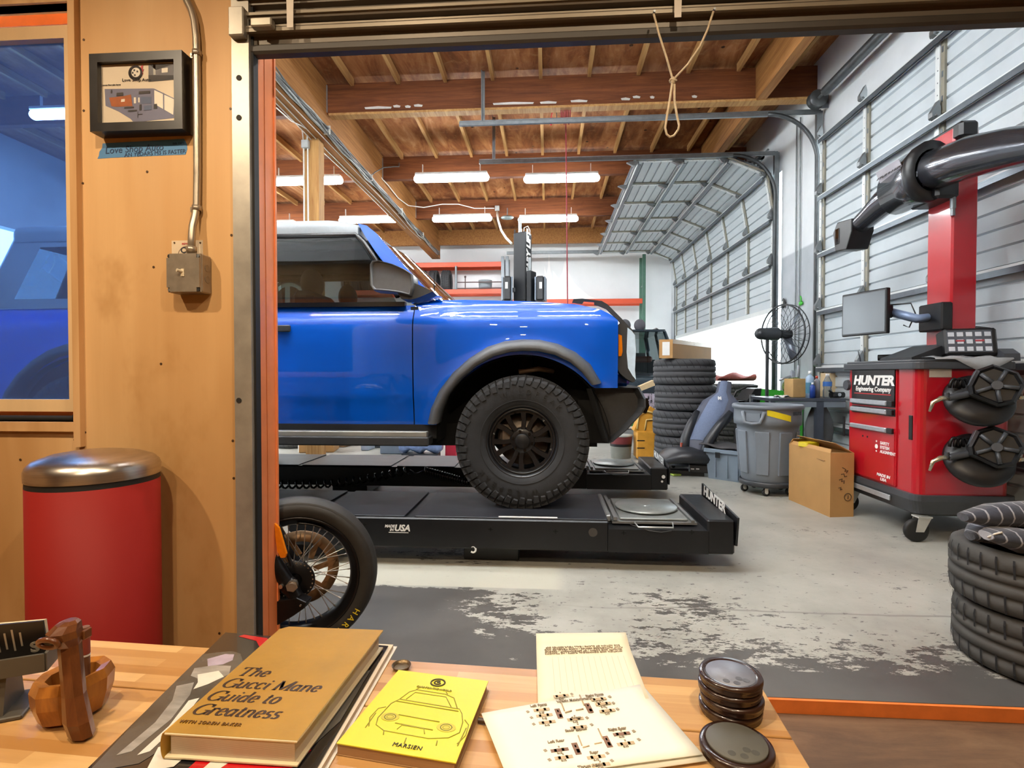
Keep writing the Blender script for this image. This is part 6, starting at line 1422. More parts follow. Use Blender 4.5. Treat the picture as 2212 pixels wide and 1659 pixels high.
# industrial fan on its stand
fc = V(2.83, 6.75, 1.60); FANB = mat('fan_black', '2c2f33', .45, .2, .1, 20); FBL = mat('fan_blade_grey', '6d7480', .35, .5, .08, 10)
fc = at(1692, 722, 7.0)
r = thing('pedestal_fan', 'big black pedestal fan in a wire cage beside the wall', 'fan', (fc.x, 7.0, 0))
Mf = Matrix.Rotation(-1.25, 3, 'Z')
def fp(x, y, z): return fc + Mf @ V(x, y, z)
Rf = .375
b = MB(); b.tube([fp(Rf * math.cos(a), -.02, Rf * math.sin(a)) for a in [2 * PI * i / 48 for i in range(48)]], .011, 6, closed=True); b.tube([fp(Rf * math.cos(a), .05, Rf * math.sin(a)) for a in [2 * PI * i / 48 for i in range(48)]], .007, 6, closed=True); b.obj('cage_ring', FANB, r)
for sg in (-1, 1):
    for i in range(24):
        a = 2 * PI * i / 24 + .13 * sg; k = MB(); k.tube([fp(.05 * math.cos(a), sg * .08 + .02, .05 * math.sin(a)), fp(.26 * math.cos(a + .05), sg * .075 + .02, .26 * math.sin(a + .05)), fp(Rf * math.cos(a + .1), sg * .03 + .015, Rf * math.sin(a + .1))], .0030, 5); k.obj('cage_wire', FANB, r)
for i in range(3):
    a0 = 2 * PI * i / 3 + .9; b = MB(); P = []
    for rr_, wdt, tw in ((.05, .05, .5), (.16, .075, .4), (.35, .085, .25)):
        P.append([V(rr_ * math.cos(a0 + s * wdt / rr_ * .5 if rr_ > .1 else a0 + s * .5), .05 + s * tw * .08, rr_ * math.sin(a0 + s * wdt / rr_ * .5 if rr_ > .1 else a0 + s * .5)) for s in (-1, 0, 1)])
    b.grid([[fp(p.x, p.y, p.z) for p in row] for row in P]); b.obj('fan_blade', FBL, r, solid=.004)
b = MB(); b.cyl(fp(0, -.06, 0), fp(0, .10, 0), .055, n=20); b.obj('fan_hub', FANB, r); b = MB(); b.cyl(fp(0, -.10, 0), fp(0, -.34, 0), .085, .075, n=20); b.ball(fp(0, -.34, 0), .075, 14, 8); b.obj('fan_motor', FANB, r)
sb_ = fp(0, -.24, 0); b = MB(); b.cyl((sb_.x, sb_.y, .03), (sb_.x, sb_.y, sb_.z), .022, n=12); b.lathe([(0, 0), (.26, 0), (.26, .025), (.05, .045), (0, .045)], 32, (sb_.x, sb_.y, 0)); b.obj('fan_stand', FANB, r)
# small things on the white pier: green hook, grey hoses
q = at(1737, 655, 6.95)
q = atx(1730, 655, XR - .02); r = thing('green_clip', 'small bright green clip on the white wall pier', 'clip', q); b = MB(); b.ball(q, (.02, .05, .03), 10, 6); b.tube([q, q + V(-.02, -.05, .05), q + V(-.02, -.03, .09)], .010, 6); b.obj('clip_body', LIME, r)
q = atx(1692, 655, XR - .03); r = thing('black_tag', 'black oval tag hung on the white wall pier above the fan', 'tag', q); b = MB(); b.ball(q, (.012, .05, .075), 12, 8); b.obj('tag_plate', CBLK, r); MB().box(q + V(-.012, 0, .01), (.004, .03, .04)).obj('tag_print', PAPER, r)
r = thing('wall_conduit', 'two thin grey conduits running down the white wall pier', 'conduit', (XR - .02, 7.4, 1.0))
for px in (1718, 1726):
    q = atx(px, 600, XR - .02); MB().cyl((XR - .02, q.y, .9), (XR - .02, q.y, 4.6), .010, n=8).obj('pipe', TRK, r)
# ================================================================== OFFICE SIDE: WALL ITEMS, BIN, TABLE
# framed floor-plan print
FRM = mat('black_picture_frame', '171310', .35, 0, .15, 20, coat=.2)
fa, fb_ = at(193, 117, 1.775), at(393, 107, 1.775); f0, f1 = at(199, 285, 1.775), at(389, 285, 1.775)
X0, X1, Z0, Z1 = fa.x, fb_.x, f0.z, fa.z; fw = .030; cx, cz = (X0 + X1) / 2, (Z0 + Z1) / 2
r = thing('picture_frame', 'black framed shop plan print hanging on the plywood wall', 'picture', (cx, 1.80, Z0))
Yf = 1.772
b = MB()
for c, d in (((cx, 1.80, Z1 - fw / 2), (X1 - X0, .054, fw)), ((cx, 1.80, Z0 + fw / 2), (X1 - X0, .054, fw)), ((X0 + fw / 2, 1.80, cz), (fw, .054, Z1 - Z0 - 2 * fw)), ((X1 - fw / 2, 1.80, cz), (fw, .054, Z1 - Z0 - 2 * fw))): b.box(c, d)
b.obj('frame', FRM, r)
YP = 1.790
pr = MB().box((cx, YP + .004, cz), (X1 - X0 - .05, .006, Z1 - Z0 - .05)).obj('print', mat('print_paper', 'dccbb4', .6, 0, .03, 8), r)
IW, IH = X1 - X0 - 2 * fw, Z1 - Z0 - 2 * fw; ix, iz = X0 + fw, Z0 + fw
def poly(pts, m, d=.0006, name='print_area', o=.0):
    return MB().prism([(ix + IW * a, iz + IH * c) for a, c in pts], d, (0, YP + .001 - o, 0), (1, 0, 0), (0, 0, 1), off=-.0).obj(name, m, pr)
PBL = mat('print_blue_grey', '6f7089', .6, 0, .05, 30); PBL2 = mat('print_slate', '54617f', .6); POR = mat('print_orange', 'a35524', .6, 0, .25, 60); PDK = mat('print_dark', '2a2a30', .6, 0, .2, 50); PRD = mat('print_flame_red', 'b33039', .6); PWH = mat('print_white', 'e6dcce', .6)
poly([(.04, .60), (.68, .58), (.70, .575), (.96, .40), (.97, .08), (.42, .03), (.38, .09), (.22, .22), (.05, .32)], PBL, name='floor_plan')
poly([(.70, .55), (.96, .385), (.945, .13), (.70, .32)], PWH, .0004, 'floor_plan_opening', .0008)
poly([(.815, .50), (.83, .49), (.83, .20), (.815, .21)], PBL, .0004, 'floor_plan_post', .0014)
poly([(.10, .45), (.30, .47), (.39, .49), (.41, .30), (.20, .295), (.13, .31)], POR, .0004, 'plan_room', .0008)
poly([(.52, .45), (.66, .44), (.66, .33), (.52, .33)], PBL2, .0004, 'plan_room', .0008)
for a, c, w_, h_ in ((.43, .34, .028, .10), (.487, .355, .02, .08)): poly([(a, c), (a + w_, c), (a + w_, c + h_), (a, c + h_)], PWH, .0004, 'plan_door', .0012)
for a, c, w_, h_, m_ in ((.20, .47, .09, .06, PDK), (.495, .49, .15, .05, PDK), (.26, .37, .05, .05, PWH), (.30, .26, .13, .03, PDK), (.35, .205, .12, .03, PDK), (.50, .22, .03, .10, PDK), (.56, .22, .10, .08, PBL2), (.69, .24, .045, .08, PDK), (.475, .10, .008, .10, PDK), (.48, .15, .06, .015, PDK), (.125, .52, .018, .06, PDK)): poly([(a, c), (a + w_, c + .005), (a + w_, c + h_), (a + .004, c + h_ - .004)], m_, .0004, 'plan_detail', .0016)
poly([(.625, .69), (.985, .72), (.99, .985), (.625, .98)], mat('print_photo_grey', '6b6b72', .6, 0, .3, 40), .0004, 'plan_photo'); poly([(.625, .69), (.985, .71), (.985, .78), (.625, .80)], PDK, .0003, 'plan_photo_shade', .0008); poly([(.69, .80), (.72, .80), (.72, .97), (.69, .97)], mat('print_photo_light', 'b9b4ad', .6), .0003, 'plan_photo_post', .0008); poly([(.80, .83), (.88, .835), (.88, .91), (.80, .90)], PWH, .0003, 'plan_photo_car', .0008); poly([(.72, .88), (.98, .98), (.99, .985), (.64, .975)], PDK, .0003, 'plan_photo_roof', .0008)
q = V(ix + IW * .455, YP, iz + IH * .845)
b = MB(); b.lathe([(.012, 0), (.026, 0), (.026, -.001), (.012, -.001)], 28, q, 'Y'); b.obj('tire_logo', PDK, pr); b = MB(); b.lathe([(0, -.0004), (.0165, -.0004)], 20, q + V(.002, -.0008, .001), 'Y')
b.obj('tire_logo_face', PWH, pr)
for a in (.4, 1.9, 3.2, 4.6): MB().box(q + V(.009 * math.cos(a), -.002, .009 * math.sin(a)), (.006, .0004, .006)).obj('logo_mark', PDK, pr)
poly([(.475, .765), (.52, .77), (.535, .80), (.56, .83), (.545, .84), (.57, .90), (.55, .89), (.555, .95), (.565, .975), (.53, .95), (.52, .90), (.505, .87), (.50, .91), (.49, .88), (.50, .84), (.49, .80)], PRD, .0004, 'logo_flame', .0012)
text('lettering', 'Love Shop Auto', .015, PDK, pr, V(ix + IW * .47, YP - .0006, iz + IH * .725), (1, 0, -.02), (0, 0, 1), squash=1.1)
text('lettering', 'Concept floor plan layout', .007, PDK, pr, V(ix + IW * .13, YP - .0006, iz + IH * .66), (1, 0, 0), (0, 0, 1))
MB().box((cx, YP - .006, cz), (IW + .004, .0015, IH + .004)).obj('picture_glass', glass('picture_glass', (.98, .98, .97), .02), r)
# blue tape with handwriting
TAPE = mat('blue_masking_tape', '4a7ba6', .65, 0, .05, 20, bump=.1); PEN = mat('blue_black_pen', '1d3557', .6)
tp_ = [(214, 336), (211, 343), (240, 341), (330, 337), (401, 334), (405, 322), (404, 312), (400, 304), (398, 300), (310, 305), (222, 310), (221, 320), (215, 328)]
P = [(at(a, c, YW).x, at(a, c, YW).z) for a, c in tp_]
o = MB().prism(P[::-1], .0008, (0, YW, 0), (1, 0, 0), (0, 0, 1), off=-.0).obj('tape_label', TAPE)
q = at(310, 320, YW); rebase(o, (q.x, YW - .0004, q.z)); tag(o, 'strip of blue masking tape with handwriting below the framed print', 'tape')
xd_ = V(1, 0, .035)
text('handwriting', 'Love Shop Auto', .034, PEN, o, at(290, 322, YW - .001), xd_, (0, 0, 1), squash=1.0, shear=.1)
text('handwriting', 'AN YEDARS M3 IS FASTER', .020, PEN, o, at(335, 331, YW - .001), xd_, (0, 0, 1), squash=1.02)
text('handwriting', 'no cam', .015, PEN, o, at(386, 309, YW - .001), xd_, (0, 0, 1))
# conduit, switch box, sign
COND = mat('emt_conduit', 'a69b8a', .32, .65, .1, 20)
r = thing('conduit', 'galvanized conduit strapped to the plywood wall above the switch box', 'conduit', at(425, 300, 1.81))
rc = .0125
b = MB(); b.tube([at(398, -12, 1.812), at(405, 4, 1.812), at(414, 22, 1.812), at(420, 45, 1.812), at(424, 80, 1.812), at(425, 118, 1.812), at(426, 250, 1.812), at(426, 380, 1.812), at(425, 440, 1.811), at(422, 465, 1.807), at(416, 490, 1.796), at(414, 515, 1.790), at(414, 548, 1.788)], rc, 14); b.obj('pipe', COND, r)
for py, yy in ((115, 1.812), (450, 1.811)):
    q = at(425, py, yy); b = MB(); b.lathe([(rc + .001, -.009), (rc + .003, -.009), (rc + .003, .009), (rc + .001, .009)], 20, q); b.box(q + V(-.021, .012, 0), (.020, .004, .018)); b.cyl(q + V(-.024, .011, 0), q + V(-.024, .005, 0), .005, n=8); b.obj('pipe_strap', COND, r)
q = at(414, 545, 1.788); b = MB(); b.lathe([(.0125, 0), (.017, 0), (.017, .020), (.0125, .020)], 14, q); b.cyl(q + V(-.02, 0, .01), q + V(-.008, 0, .01), .004, n=8); b.obj('connector', COND, r)
BXM = mat('zinc_switch_box', '978c7c', .38, .6, .12, 25)
a, e = at(361, 548, 1.768), at(434, 631, 1.768); cx, cz = (a.x + e.x) / 2, (a.z + e.z) / 2; w_, h_ = e.x - a.x, a.z - e.z
r = thing('switch_box', 'square metal light switch box on the plywood wall with an ivory toggle', 'switch', (cx, 1.80, cz - h_ / 2))
b = MB(); b.box((cx, 1.801, cz), (w_, .054, h_), ch=.004); b.obj('box_body', BXM, r)
b = MB(); b.box((cx, 1.772, cz), (w_ * .99, .006, h_ * .99), ch=.003); b.prism([(cx + w_ * a, cz + h_ * c) for a, c in [(-.40, -.49), (.40, -.49), (.40, -.38), (.49, -.38), (.49, .38), (.40, .38), (.40, .49), (-.40, .49), (-.40, .38), (-.49, .38), (-.49, -.38), (-.40, -.38)]], .007, (0, 1.769, 0), (1, 0, 0), (0, 0, 1)); b.obj('cover_plate', BXM, r)
b = MB(); b.box((cx, 1.762, cz), (.011, .006, .026)); b.cyl((cx, 1.763, cz + .003), (cx - .010, 1.745, cz + .006), .0045, .0055, n=10); b.obj('toggle', mat('ivory_toggle', 'd5c6a8', .4), r)
for sx2 in (-1, 1):
    for sz2 in (-1, 1): k = V(cx + sx2 * w_ * .43, 1.768, cz + sz2 * h_ * .43); MB().cyl(k, k + V(0, -.003, 0), .006, n=10).obj('cover_screw', HINGE if sx2 * sz2 > 0 else HOLE, r)
for sz2 in (-1, 1): k = V(cx, 1.765, cz + sz2 * .034); MB().ball(k, (.005, .003, .005), 10, 6).obj('cover_screw', BXM, r)
for zz in (.022, -.018):
    k = V(cx + w_ / 2 + .0005, 1.803, cz + zz); MB().lathe([(.010, 0), (.012, .0012), (.013, 0)], 18, k, 'X').obj('knockout', BXM, r)
a, e = at(371, 520, YW - .001), at(439, 590, YW - .001); 
r = thing('wall_sign', 'small white sign half hidden behind the metal switch box', 'sign', ((a.x + e.x) / 2, YW, e.z))
b = MB(); b.box(((a.x + e.x) / 2, YW - .001, (a.z + e.z) / 2), (e.x - a.x, .002, a.z - e.z)); sg = b.obj('plate', mat('sign_white', 'cdb99c', .5), r)
text('lettering', 'CH', .030, PDK, sg, at(390, 541, YW - .0022), (1, 0, 0), (0, 0, 1), align='LEFT', bold=.0008)
text('lettering', 'REMOVE', .010, PRD, sg, at(404, 527, YW - .0022), (1, 0, 0), (0, 0, 1), align='CENTER')
b = MB(); ac = at(404, 552, YW - .0024); b.tube([ac + V(.034 * math.cos(t_), 0, .034 * math.sin(t_)) for t_ in [PI * i / 12 for i in range(13)]], .0012, 5); b.obj('sign_arc', mat('sign_arc_grey', '9a8672', .5), sg)
for px in (377, 433): k = at(px, 524.5, YW - .002); MB().cyl(k, k + V(0, -.002, 0), .003, n=8).obj('sign_screw', SCREW, sg)
# red waste bin
BINR = mat('bin_red_lacquer', '8a1a14', .62, 0, .04, 3, spec=.25); t = NT('brushed_steel_lid'); n = t.noise(t.tc((1, 1, 14)), 9, 4); t.set(color=t.ramp(n, [(.3, 'b5afa6'), (.7, 'd0cac1')]), metal=1.0, rough=.30); LID = t.m
bx, by, bR = -1.482, 1.632, .178
r = thing('waste_bin', 'tall round red waste bin with a domed steel lid against the plywood wall', 'bin', (bx, by, -.05))
b = MB(); b.lathe([(0, -.05), (bR - .004, -.05), (bR - .001, .0), (bR - .001, .80), (0, .80)], 64, (bx, by, 0)); b.obj('bin_body', BINR, r)
b = MB(); b.lathe([(bR - .001, .80), (bR - .002, .815), (bR - .001, .822)], 64, (bx, by, 0)); b.obj('black_ring', BLK, r)
b = MB(); b.lathe([(bR + .001, .818), (bR + .002, .845), (bR - .003, .860), (bR - .018, .876), (bR - .06, .892), (bR - .11, .900), (0, .905)], 64, (bx, by, 0)); b.obj('lid', LID, r)
# ---- table
TT_ = .70
t = NT('butcher_block'); v = t.tc(); br = t.n.new('ShaderNodeTexBrick'); t.l.new(t.tc((1, 1, 1)), br.inputs[0])
br.inputs['Scale'].default_value = 1.0; br.inputs['Brick Width'].default_value = .34; br.inputs['Row Height'].default_value = .0205; br.inputs['Mortar Size'].default_value = .0; br.offset = .37; br.inputs['Bias'].default_value = .0
br.inputs['Color1'].default_value = lin('a87840'); br.inputs['Color2'].default_value = lin('e0bb82')
n = t.noise(t.tc((2.5, 40, 40)), 4, 6, .6, .3); n2 = t.noise(t.tc((1.2, 10, 10)), 3, 3)
c = t.mix(t.math('MULTIPLY', n, .5), br.outputs[0], '9c6c3a'); c = t.mix(t.math('MULTIPLY', t.step(n2, .45, .7), .4), c, 'c4935a')
t.set(color=c, rough=.34, coat=.15, coatr=.2); BUTCH = t.m
TR = (.308, .782); TA = -.050
tbl = thing('table', 'butcher block wooden table in front of the doorway', 'table', (TR[0] - .8, TR[1] - .35, -.05), TA)
Mt = Matrix.Rotation(TA, 3, 'Z')
def tw(a, c, z=TT_): p = Mt @ V(-a, -c, 0); return V(TR[0] + p.x, TR[1] + p.y, z)
def board(c0, c1, nm):
    p = [tw(-.0, c0), tw(1.9, c0), tw(1.9, c1), tw(0, c1)]; b = MB(); b.cs = False
    b.add([q + V(0, 0, -.035) for q in p] + p, [(0, 1, 2, 3), (7, 6, 5, 4), (0, 4, 5, 1), (1, 5, 6, 2), (2, 6, 7, 3), (3, 7, 4, 0)]); return b.obj(nm, BUTCH, tbl, bevel=.0015)
board(0, .1145, 'tabletop_board'); board(.1175, .70, 'tabletop_board')
MB().box(tw(.95, .1160, .680), (1.88, .004, .028), rot=Mt).obj('board_gap', mat('dark_gap', '3d2412', .8), tbl)
for a in (.08, 1.82):
    for c in (.06, .64): MB().box(tw(a, c, .307), (.07, .07, .715), rot=Mt, ch=.004).obj('leg', BUTCH, tbl)
MB().box(tw(.95, .06, .62), (1.7, .025, .08), rot=Mt).obj('apron', BUTCH, tbl); MB().box(tw(.95, .64, .62), (1.7, .025, .08), rot=Mt).obj('apron', BUTCH, tbl)
def slab(pts, z0, z1, name, m, par=None, bevel=0.0):
    b = MB(); b.cs = False; p = [V(q.x, q.y, z0) for q in pts]; q2 = [V(q.x, q.y, z1) for q in pts]; n = len(p)
    b.add(p + q2, [tuple(range(n))[::-1], tuple(range(n, 2 * n))] + [(i, (i + 1) % n, n + (i + 1) % n, n + i) for i in range(n)]); return b.obj(name, m, par, bevel=bevel, recalc=True)
def bil(C, u, v):   # C: bottom-left, bottom-right, top-right, top-left
    return C[0].lerp(C[1], u).lerp(C[3].lerp(C[2], u), v)
def onq(C, pts, z, name, m, par, th=.0004): return slab([bil(C, a, c) for a, c in pts], z, z + th, name, m, par)
# large dark glossy book under the gold one
z0 = TT_; zb1 = TT_ + .010
C = [atz(168, 1680, zb1), atz(695, 1668, zb1), atz(858, 1386, zb1), atz(487, 1366, zb1)]
bk = thing('large_book', 'large glossy dark book with a silver car cover lying under the gold book', 'book', bil(C, .5, .5) * 1); bk.location.z = TT_; WM[bk.name] = Matrix.Translation(bk.location)
GLOS = mat('glossy_dark_cover', '1c1b1d', .16, 0, .2, 6, coat=.8); PAGES = NT('page_edges'); w = PAGES.n.new('ShaderNodeTexWave'); w.bands_direction = 'Z'; PAGES.l.new(PAGES.tc((1, 1, 1)), w.inputs[0]); w.inputs['Scale'].default_value = 300; PAGES.set(color=PAGES.mix(w.outputs[0], 'd8cdbb', 'b5a58f'), rough=.8); PAGES = PAGES.m
slab([bil(C, u, v) for u, v in ((.0, .0), (1, 0), (1, 1), (0, 1))], TT_ + .0005, TT_ + .002, 'back_cover', mat('white_cover_board', 'd8d2ca', .4), bk)
slab([bil(C, u, v) for u, v in ((.01, .01), (.985, .01), (.985, .975), (.01, .975))], TT_ + .002, TT_ + .0085, 'page_block', PAGES, bk)
slab([bil(C, u, v) for u, v in ((.0, .0), (.97, 0), (.965, .95), (0, 1))], TT_ + .0085, TT_ + .010, 'front_cover', GLOS, bk)
RDP = mat('glossy_red_print', 'b5161c', .2, 0, .06, 5, coat=.6); SLV = mat('printed_silver_grey', '8b8a86', .22, 0, .35, 14, stretch=(1, 3, 1), coat=.6); SLD = mat('printed_dark_grey', '4a4946', .2, 0, .3, 10, coat=.6); LIL = mat('printed_lilac_grey', '9c94a8', .2, 0, .3, 18, coat=.6); HL = mat('printed_highlight', 'd3d0c6', .2, 0, .12, 20, coat=.6)
zt_ = TT_ + .0101
onq(C, [(.12, .985), (.27, .96), (.40, .80), (.42, .70), (.36, .66), (.33, .80), (.22, .93), (.10, .965)], zt_, 'red_cover_shape', RDP, bk)
onq(C, [(.0, .78), (.06, .80), (.14, .82), (.20, .80), (.26, .72), (.30, .58), (.34, .30), (.20, .06), (.02, .02), (.0, .4)], zt_ + .0001, 'cover_car_body', SLD, bk, .0003)
onq(C, [(.05, .74), (.12, .79), (.17, .79), (.19, .74), (.16, .70), (.09, .68)], zt_ + .0004, 'cover_car_shape', LIL, bk, .0002)
onq(C, [(.03, .66), (.12, .69), (.21, .69), (.24, .62), (.18, .56), (.10, .58), (.05, .60)], zt_ + .0004, 'cover_car_shape', SLV, bk, .0002)
onq(C, [(.08, .61), (.17, .645), (.225, .60), (.18, .54), (.13, .50), (.12, .55)], zt_ + .0006, 'cover_highlight', HL, bk, .0002)
onq(C, [(.03, .52), (.10, .55), (.14, .46), (.16, .30), (.12, .12), (.07, .10), (.10, .28), (.08, .42)], zt_ + .0005, 'cover_car_shape', SLV, bk, .0002)
onq(C, [(.16, .42), (.20, .44), (.22, .28), (.20, .12), (.16, .10), (.18, .26)], zt_ + .0006, 'cover_highlight', HL, bk, .0002)
onq(C, [(.22, .14), (.30, .19), (.40, .18), (.36, .04), (.26, .02)], zt_ + .0005, 'cover_highlight', HL, bk, .0002)
onq(C, [(.46, .17), (.90, .12), (.86, .0), (.42, .0)], zt_ + .0004, 'red_cover_shape', RDP, bk, .0003)
onq(C, [(.52, .13), (.62, .12), (.56, .02), (.49, .02)], zt_ + .0008, 'cover_highlight', HL, bk, .0002)
onq(C, [(.80, .62), (.95, .70), (.95, .30), (.88, .10), (.80, .30)], zt_ + .0004, 'cover_car_shape', SLD, bk, .0002)
# gold book
GOLD = mat('gold_cloth_cover', 'a8802c', .42, .25, .10, 14, bump=.06); zg0 = TT_ + .0118; zg1 = zg0 + .030
Cg = [atz(354, 1583, zg1), atz(642, 1601, zg1), atz(828, 1361, zg1), atz(611, 1353, zg1)]
gbk = thing('gold_book', 'thick gold hardcover book with dark italic title lying on the large dark book', 'book', (bil(Cg, .5, .5).x, bil(Cg, .5, .5).y, zg0))
slab([bil(Cg, u, v) for u, v in ((0, 0), (1, 0), (1, 1), (0, 1))], zg0, zg0 + .0028, 'back_cover', mat('cream_book_board', 'd2c3a0', .5, 0, .05, 30), gbk, .0008)
slab([bil(Cg, u, v) for u, v in ((.03, .018), (.965, .018), (.965, .982), (.03, .982))], zg0 + .0028, zg1 - .0026, 'page_block', PAGES, gbk)
CRB = mat('cream_book_board', 'd2c3a0', .5, 0, .05, 30)
slab([bil(Cg, u, v) for u, v in ((0, 0), (1, 0), (1, 1), (.06, 1.0), (.0, .965))], zg1 - .0028, zg1 - .0004, 'cover_board', CRB, gbk, .0008)
slab([bil(Cg, u, v) for u, v in ((0, .004), (.998, .004), (1, 1), (.06, 1.0), (.0, .965))], zg1 - .0003, zg1, 'front_cover', GOLD, gbk)
b = MB(); sp_ = [bil(Cg, -.0, v) for v in (0, .25, .5, .75, .97)]; rows = [[V(p.x - .004 * math.sin(a), p.y, (zg0 + zg1) / 2 + (zg1 - zg0) / 2 * math.cos(a)) for a in [PI * k / 8 for k in range(9)]] for p in sp_]; b.grid(rows); b.obj('spine', GOLD, gbk, solid=.001)
# serif italic lettering drawn with a broad pen
def arcp(cx, cy, rx, ry, a0, a1, n=12): return [(cx + rx * math.cos(math.radians(a0 + (a1 - a0) * i / n)), cy + ry * math.sin(math.radians(a0 + (a1 - a0) * i / n))) for i in range(n + 1)]
GL_ = {
 'T': (.62, [[(.31, .0), (.31, .68)], [(.02, .68), (.60, .68)], [(.02, .68), (.02, .55)], [(.60, .68), (.60, .55)], [(.20, .0), (.42, .0)]]),
 'h': (.50, [[(.11, 0), (.11, .72)], [(.11, .30)] + arcp(.25, .28, .13, .17, 170, 0) + [(.38, .02), (.44, .0)], [(.04, .72), (.11, .72)], [(.04, 0), (.17, 0)]]),
 'e': (.42, [[(.06, .23), (.34, .25)] + arcp(.20, .23, .145, .23, 10, 325, 18)]),
 'G': (.68, [arcp(.35, .34, .31, .35, 50, 345, 24), [(.60, .26), (.60, .02)], [(.44, .28), (.68, .28)], [(.56, .68), (.58, .50)]]),
 'u': (.50, [[(.03, .44), (.10, .44), (.10, .16)] + arcp(.22, .16, .12, .17, 180, 330), [(.38, .44), (.38, .03), (.45, .01)], [(.31, .44), (.38, .44)]]),
 'c': (.40, [arcp(.21, .23, .16, .23, 45, 315, 18), [(.33, .38), (.31, .35)]]),
 'i': (.24, [[(.04, .44), (.11, .44), (.11, .03), (.18, .0)], [(.105, .60), (.125, .66)]]),
 'M': (.80, [[(.10, 0), (.10, .68), (.40, .06), (.68, .68), (.68, 0)], [(.02, 0), (.18, 0)], [(.58, 0), (.78, 0)], [(.02, .68), (.10, .68)], [(.68, .68), (.76, .68)], [(.10, .68), (.12, .60), (.40, .03)]]),
 'a': (.46, [arcp(.19, .22, .14, .22, 40, 330, 18), [(.34, .44), (.34, .04), (.42, .0)]]),
 'n': (.50, [[(.03, .44), (.10, .44), (.10, 0)], [(.10, .28)] + arcp(.24, .27, .135, .18, 170, 0) + [(.375, .03), (.44, 0)], [(.03, 0), (.17, 0)]]),
 'd': (.48, [arcp(.19, .22, .14, .22, 40, 330, 18), [(.28, .72), (.35, .72), (.35, .03), (.42, .0)]]),
 't': (.30, [[(.12, .58), (.12, .08)] + arcp(.19, .08, .07, .08, 180, 320, 6), [(.03, .44), (.25, .44)]]),
 'o': (.44, [arcp(.21, .23, .155, .23, 0, 360, 24)]),
 'r': (.36, [[(.03, .44), (.10, .44), (.10, 0)], [(.10, .30)] + arcp(.22, .30, .12, .15, 160, 50, 6), [(.30, .41), (.29, .37)], [(.03, 0), (.17, 0)]]),
 's': (.36, [arcp(.18, .335, .11, .11, 40, 260, 10) + arcp(.17, .115, .12, .115, 80, -140, 10)]),
}
def serif(body, em, o, x, y, m, par, italic=.24, thick=.135, thin=.045):
    b = MB(); b.cs = False; cur = 0.0; x, y = Vector(x).normalized(), Vector(y).normalized(); zz = x.cross(y)
    for ch in body:
        if ch == ' ': cur += .26; continue
        adv, strokes = GL_[ch]
        for st in strokes:
            st = [(p[0] + cur + p[1] * italic, p[1]) for p in st]
            for i, ((a0, c0), (a1, c1)) in enumerate(zip(st, st[1:])):
                dx, dy = a1 - a0, c1 - c0; L_ = math.hypot(dx, dy) or 1e-6; k = abs(dy / L_); h = (thin + (thick - thin) * k) / 2
                e_ = .012; ux, uy = dx / L_ * e_, dy / L_ * e_; nx_, ny_ = -dy / L_ * h, dx / L_ * h
                q = [(a0 - ux + nx_, c0 - uy + ny_), (a0 - ux - nx_, c0 - uy - ny_), (a1 + ux - nx_, c1 + uy - ny_), (a1 + ux + nx_, c1 + uy + ny_)]
                lift = .0003 + (i % 3) * .00004
                b.add([Vector(o) + x * (em * p[0]) + y * (em * p[1]) + zz * lift for p in q], [(0, 1, 2, 3)])
        cur += adv
    return b.obj('title_lettering', m, par)
BRN = mat('dark_brown_foil', '33210f', .4)
gx_ = (Cg[1] - Cg[0]).normalized(); gy_ = (Cg[3] - Cg[0]).normalized(); gyp = V(-gx_.y, gx_.x, 0)
for body, px, py, em in (('The', 508, 1459, .0285), ('Gucci Mane', 474, 1484, .0285), ('Guide to', 441, 1512, .0285), ('Greatness', 409, 1542, .0285)):
    q = atz(px, py, zg1); serif(body, em, q, gx_, gyp, BRN, gbk)
text('author_lettering', 'WITH SOREN BAKER', .0068, mat('foil_brown_small', '6b4a1d', .4), gbk, atz(388, 1559, zg1 + .0002), gx_, gyp, align='LEFT', bold=.0001, spacing=1.25)
# yellow book
YEL = mat('bright_yellow_cover', 'd8cf22', .4, 0, .03, 8, coat=.3); zy1 = TT_ + .015
Cy = [atz(727, 1605, zy1), atz(985, 1648, zy1), atz(1055, 1471, zy1), atz(861, 1447, zy1)]
yb_ = thing('yellow_book', 'bright yellow softcover book with a line drawn car on the table', 'book', (bil(Cy, .5, .5).x, bil(Cy, .5, .5).y, TT_))
sq = ((0, 0), (1, 0), (1, 1), (0, 1))
slab([bil(Cy, u, v) for u, v in sq], TT_ + .0005, TT_ + .0015, 'back_cover', mat('kraft_cover', '9d7a52', .6), yb_)
slab([bil(Cy, u, v) for u, v in ((.005, .005), (.985, .005), (.985, .99), (.005, .99))], TT_ + .0015, zy1 - .0012, 'page_block', mat('brown_page_edges', '9a7650', .8, 0, .15, 4, stretch=(1, 1, 200)), yb_)
cov = slab([bil(Cy, u, v) for u, v in sq], zy1 - .0012, zy1, 'front_cover', YEL, yb_)
OLV = mat('olive_line_print', '8f8a1c', .5); DKO = mat('dark_print', '35310e', .5); LOL = mat('pale_olive_print', 'b8b12a', .5)
def yline(pts, m=OLV, rad=.0007, nm='drawn_line'): return MB().tube([V(bil(Cy, a, c).x, bil(Cy, a, c).y, zy1 + .0001) for a, c in pts], rad, 5).obj(nm, m, yb_)
yc = lambda cx, cy, ra, rb, a0=0, a1=360, n=20: [(cx + ra * math.cos(math.radians(a0 + (a1 - a0) * i / n)), cy + rb * math.sin(math.radians(a0 + (a1 - a0) * i / n))) for i in range(n + 1)]
yline(yc(.50, .88, .072, .052), DKO, .0013, 'logo_ring'); yline(yc(.50, .88, .036, .026, 60, 330, 10) + [(.52, .885), (.49, .88)], DKO, .0013, 'logo_mark')
